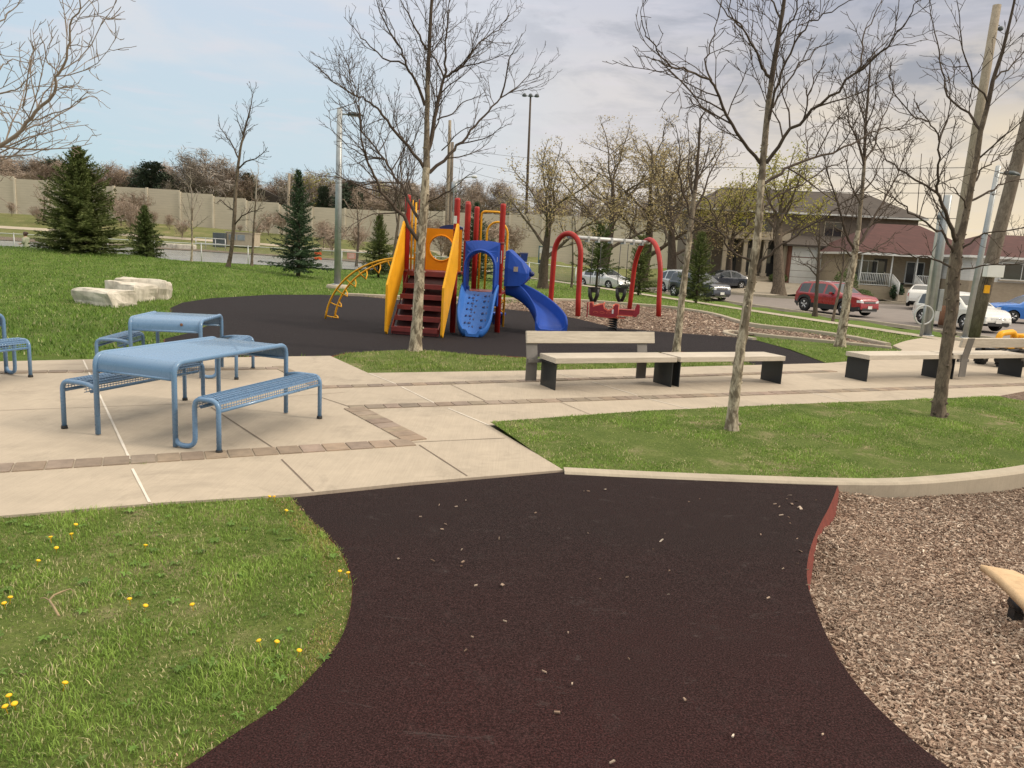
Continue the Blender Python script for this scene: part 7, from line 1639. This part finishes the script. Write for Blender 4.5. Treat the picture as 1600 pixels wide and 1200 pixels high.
# ------------------------------------------------------------------ houses across the street
def window(par, x, y, z, w_, h_, frame='white_paint', panes=2, d=.1):
    mb = MB(); f = .06
    for a, b, c, e in ((x, z + h_ / 2 + f / 2, w_ + 2 * f, f), (x, z - h_ / 2 - f / 2, w_ + 2 * f, f), (x - w_ / 2 - f / 2, z, f, h_), (x + w_ / 2 + f / 2, z, f, h_)): mb.box((a, y - d / 2, b), (c, d, e))
    for q in range(1, panes): mb.box((x - w_ / 2 + w_ * q / panes, y - d * .3, z), (.045, d * .5, h_))
    fr = mb.build('window', MT[frame], par); g_ = MB(); g_.box((x, y - .012, z), (w_, .02, h_)); g_.build('pane', MT['glass_house'], fr); s_ = MB(); s_.box((x, y - .11, z - h_ / 2 - .09), (w_ + .24, .2, .07)); s_.build('sill', MT['stone_trim'], fr); return fr
def hip_roof(par, x0, x1, y0, y1, z, h, over, mat, ridge=.5, name='roof'):
    x0 -= over; x1 += over; y0 -= over; y1 += over; d = (y1 - y0) / 2; rx0, rx1 = x0 + d * ridge * 2 * .5 + d * .2, x1 - d * ridge * 2 * .5 - d * .2; ym = (y0 + y1) / 2; mb = MB()
    V = [(x0, y0, z), (x1, y0, z), (x1, y1, z), (x0, y1, z), (rx0, ym, z + h), (rx1, ym, z + h), (x0, y0, z - .16), (x1, y0, z - .16), (x1, y1, z - .16), (x0, y1, z - .16)]
    mb.add(V[:6], [(0, 1, 5, 4), (1, 2, 5), (2, 3, 4, 5), (3, 0, 4)]); r_ = mb.build(name, MT[mat], par)
    mb = MB(); mb.add([V[q] for q in (0, 1, 2, 3, 6, 7, 8, 9)], [(0, 4, 5, 1), (1, 5, 6, 2), (2, 6, 7, 3), (3, 7, 4, 0), (4, 7, 6, 5)]); mb.build('fascia', MT['white_paint'], r_); return r_
def house(label, px0, px1, Yd, rz=0): 
    a, b = at(px0, 430, Yd), at(px1, 430, Yd); z0 = T((a.x + b.x) / 2, Yd + 2); t = thing('house', label, 'house', (a.x, Yd, z0), rz); return t, b.x - a.x
# two-storey stone house
t, W1 = house('two storey stone house with dark hip roof, pillared porch and white garage door', 1078, 1415, 72, R(-3))
def zof(px_, py, Yd=72): return at(px_, py, Yd).z - t.location.z
def xof(px_, Yd=72): return at(px_, 420, Yd).x - t.location.x
eave = zof(1300, 336); rdg = zof(1160, 287)
def wall_box(par, x0, x1, y0, y1, z1, mat, name='wall'):
    mb = MB(); mb.box(((x0 + x1) / 2, (y0 + y1) / 2, z1 / 2 - .4), (x1 - x0, y1 - y0, z1 + .8)); return mb.build(name, MT[mat], par)
wall_box(t, 0, W1, 0, 9.5, eave, 'brick_stone'); hip_roof(t, 0, W1, 0, 9.5, eave + .02, rdg - eave, .6, 'shingle_dark')
px0_, px1_ = xof(1122), xof(1212); pz = zof(1160, 374)
mb = MB(); mb.box(((px0_ + px1_) / 2, -1.15, pz + .35), (px1_ - px0_ + .5, 2.3, .7)); mb.build('porch_beam', MT['stone_trim'], t)
mb = MB(); mb.box(((px0_ + px1_) / 2, -1.1, .2), (px1_ - px0_ + .4, 2.2, .5)); mb.build('porch_floor', MT['stone_trim'], t)
mb = MB(); mb.box(((px0_ + px1_) / 2, -2.6, .08), (px1_ - px0_ - .6, .8, .26)); mb.build('porch_step', MT['stone_trim'], t)
for k in range(4):
    x = px0_ + (px1_ - px0_) * k / 3; mb = MB(); mb.box((x, -2.0, (pz + .45) / 2), (.34, .34, pz - .45)); mb.box((x, -2.0, .6), (.5, .5, .3)); mb.box((x, -2.0, pz - .1), (.46, .46, .16)); mb.build('column', MT['stone_trim'], t)
for k in range(3):
    x = px0_ + (px1_ - px0_) * (k + .5) / 3; mb = MB(); w_ = (px1_ - px0_) / 3 - .5; mb.box((x, -.03, (pz + .4) / 2), (w_, .06, pz - .5)); d_ = mb.build('door' if k == 0 else 'porch_window', MT['door_dark'], t)
    mb = MB(); mb.box((x + (.3 if k else 0), -.07, pz * .62), (w_ * .7, .03, pz * .35)); mb.build('pane', MT['glass_house'], d_)
for x in (xof(1102), xof(1145), xof(1185), xof(1290), xof(1375)): window(t, x, 0, eave - 1.35, 1.5, 1.3, 'stone_trim')
window(t, xof(1096), 0, 1.7, 1.4, 1.3, 'stone_trim')
gx0, gx1 = xof(1226, 70), xof(1322, 70); gh = zof(1270, 384, 70)
wall_box(t, gx0, gx1, -2.8, 0, gh, 'brick_red', 'garage_wall')
mb = MB(); V = [(gx0 - .4, -3.3, gh), (gx1 + .4, -3.3, gh), (gx1 + .4, -.02, gh + 1.0), (gx0 - .4, -.02, gh + 1.0), (gx0 - .4, -3.3, gh - .16), (gx1 + .4, -3.3, gh - .16), (gx1 + .4, -.02, gh - .16), (gx0 - .4, -.02, gh - .16)]; mb.add(V, [(0, 1, 2, 3), (0, 4, 5, 1), (1, 5, 6, 2), (2, 6, 7, 3), (3, 7, 4, 0), (4, 7, 6, 5)]); mb.build('garage_roof', MT['shingle_dark'], t)
gw0, gw1 = xof(1236, 69), xof(1312, 69); mb = MB(); mb.box(((gw0 + gw1) / 2, -2.82, gh - .55), (gw1 - gw0, .06, .95)); mb.build('garage_panel', MT['white_paint'], t)
mb = MB(); dh = gh - 1.1
for q in range(4): mb.box(((gw0 + gw1) / 2, -2.83, dh * (q + .5) / 4), (gw1 - gw0, .07, dh / 4 - .025), bev=.012)
mb.build('garage_door', MT['white_paint'], t)
# red roofed bungalow
t, W2 = house('red roofed brick bungalow with white railed porch and steps', 1324, 1512, 62, R(-3))
def zof(px_, py, Yd=62): return at(px_, py, Yd).z - t.location.z
def xof(px_, Yd=62): return at(px_, 430, Yd).x - t.location.x
eave = zof(1400, 398); rdg = zof(1420, 352, 65); pf_ = .62
wall_box(t, 0, W2, 0, 8.5, eave, 'brick_buff'); hip_roof(t, 0, W2, -1.9, 8.5, eave + .02, rdg - eave, .45, 'shingle_red', .42)
mb = MB(); mb.box((xof(1478), -.35, eave / 2 - .2), (xof(1512) - xof(1452), .7, eave + .3)); mb.build('brick_wing', MT['brick_red'], t)
mb = MB(); mb.box(((xof(1328) + xof(1450)) / 2, -.95, pf_ / 2 - .2), (xof(1450) - xof(1328), 1.9, pf_ + .4)); mb.build('porch', MT['brick_buff'], t)
window(t, xof(1347), 0, 1.75, 2.0, 1.5, panes=3); mb = MB(); mb.box((xof(1372), -.03, pf_ + 1.05), (1.0, .07, 2.1)); d_ = mb.build('door', MT['door_dark'], t); mb = MB(); mb.box((xof(1372), -.075, pf_ + 1.3), (.6, .02, 1.2)); mb.build('pane', MT['glass_house'], d_); mb = MB(); mb.box((xof(1372) + .38, -.1, pf_ + 1.0), (.05, .06, .14)); mb.build('handle', MT['chrome'], d_)
window(t, xof(1425), 0, 1.75, 1.3, 1.6)
for x in (xof(1330), xof(1375), xof(1412), xof(1448)): mb = MB(); mb.box((x, -1.8, (eave + pf_) / 2), (.09, .09, eave - pf_)); mb.build('porch_post', MT['white_paint'], t)
def railing(par, a, b, h=.95, bars=.13):
    a, b = Vector(a), Vector(b); n = max(2, int((b - a).length / bars)); mb = MB()
    for z in (.08, h): mb.tube([a + Vector((0, 0, z)), b + Vector((0, 0, z))], .035, 6)
    for q in range(n + 1): p = a.lerp(b, q / n); mb.tube([p + Vector((0, 0, .08)), p + Vector((0, 0, h))], .02 if 0 < q < n else .035, 5)
    mb.build('railing', MT['white_paint'], par)
railing(t, (xof(1330), -1.85, pf_), (xof(1374), -1.85, pf_)); railing(t, (xof(1415), -1.85, pf_), (xof(1446), -1.85, pf_))
sx0, sx1 = xof(1378), xof(1411)
for q in range(4): mb = MB(); mb.box(((sx0 + sx1) / 2, -2.1 - .34 * q, (pf_ - .15 * q) / 2 - .25), (sx1 - sx0, .36, pf_ - .15 * q + .3)); mb.build('step', MT['stone_trim'], t)
for x in (sx0 - .05, sx1 + .05): railing(t, (x, -1.95, pf_), (x, -3.4, .02))
mb = MB(); mb.lathe([(.12, 0), (.2, .3), (.22, .34)], (xof(1398), -1.2, pf_), 12); pt_ = mb.build('planter', MT['black'], t)
r9 = random.Random(9); mb = MB()
def bush(label, px_, py, Yd, rad, h, mat, seed, cat='shrub'):
    r = random.Random(seed); q = at(px_, py, Yd); z0 = T(q.x, q.y); tt = thing('shrub', label, cat, (q.x, q.y, z0)); mb = MB()
    for k in range(7): a = r.uniform(0, 6.28); mb.tube([(0, 0, 0), (math.cos(a) * rad * .4, math.sin(a) * rad * .4, h * .7)], [.03, .008], 4, cap=False)
    mb.build('stem', MT['bark_dark'], tt); mb = MB()
    for k in range(900):
        d = Vector((r.gauss(0, 1), r.gauss(0, 1), r.gauss(0, 1))).normalized() * r.uniform(.45, 1.05) ** .6; c = Vector((d.x * rad, d.y * rad, h * .52 + d.z * h * .5)); a = Vector((r.gauss(0, 1), r.gauss(0, 1), r.gauss(0, 1))).normalized() * .10; b = a.orthogonal().normalized() * .05
        mb.add([tuple(c - a), tuple(c + b), tuple(c + a), tuple(c - b)], [(0, 1, 2, 3)])
    mb.build('foliage', MT[mat], tt)
bush('rounded dark evergreen shrub between the white garage door and the railed porch', 1321, 440, 58.5, .9, 2.2, 'cedar', 1)
bush('low green shrub at the foot of the railed porch', 1345, 452, 58, .9, .8, 'cedar', 2)
bush('dark clipped shrub beside the bungalow steps', 1403, 447, 59.2, .5, 1.3, 'spruce_blue', 3)
bush('low green shrub before the stone house garage corner', 1215, 442, 68, .8, .8, 'cedar', 4)
# buff house at the right
t, W3 = house('buff and white sided bungalow with a wide window at the right edge', 1516, 1790, 56, R(-2))
def zof(px_, py, Yd=56): return at(px_, py, Yd).z - t.location.z
def xof(px_, Yd=56): return at(px_, 440, Yd).x - t.location.x
eave = zof(1570, 402); rdg = zof(1620, 370, 60)
wall_box(t, 0, W3, 0, 9, eave * .52, 'brick_buff'); mb = MB(); mb.box((W3 / 2, 4.5, eave * .76 + .0), (W3 - .04, 8.96, eave * .48)); mb.build('upper_wall', MT['siding'], t); hip_roof(t, 0, W3, 0, 9, eave + .02, rdg - eave, .5, 'shingle_red')
window(t, xof(1592), -.0, zof(1592, 425), 2.9, 1.1, panes=2); window(t, xof(1680), 0, zof(1592, 425), 2.4, 1.1)
# driveways and lawns over there
def drive(poly, name='driveway'): sheet(name, poly, lambda x, y: max(T(x, y) + .03, -.63), MT['walk'], 1.2)
q0_, q1_, q2_, q3_ = at(1236, 440, 69), at(1312, 440, 69), at(1190, 458, 58.2), at(1120, 455, 60)
drive([(q3_.x, 60.5), (q2_.x + .5, 58), (q1_.x, 66), (q1_.x, 69.3), (q0_.x - 6, 69.3), (q0_.x - 7, 66)])
c_ = at(1452, 465, 56); drive([(c_.x - 1.6, 58.0), (c_.x + 1.6, 58.0), (c_.x + 1.8, 61.6), (c_.x - 1.4, 61.6)])
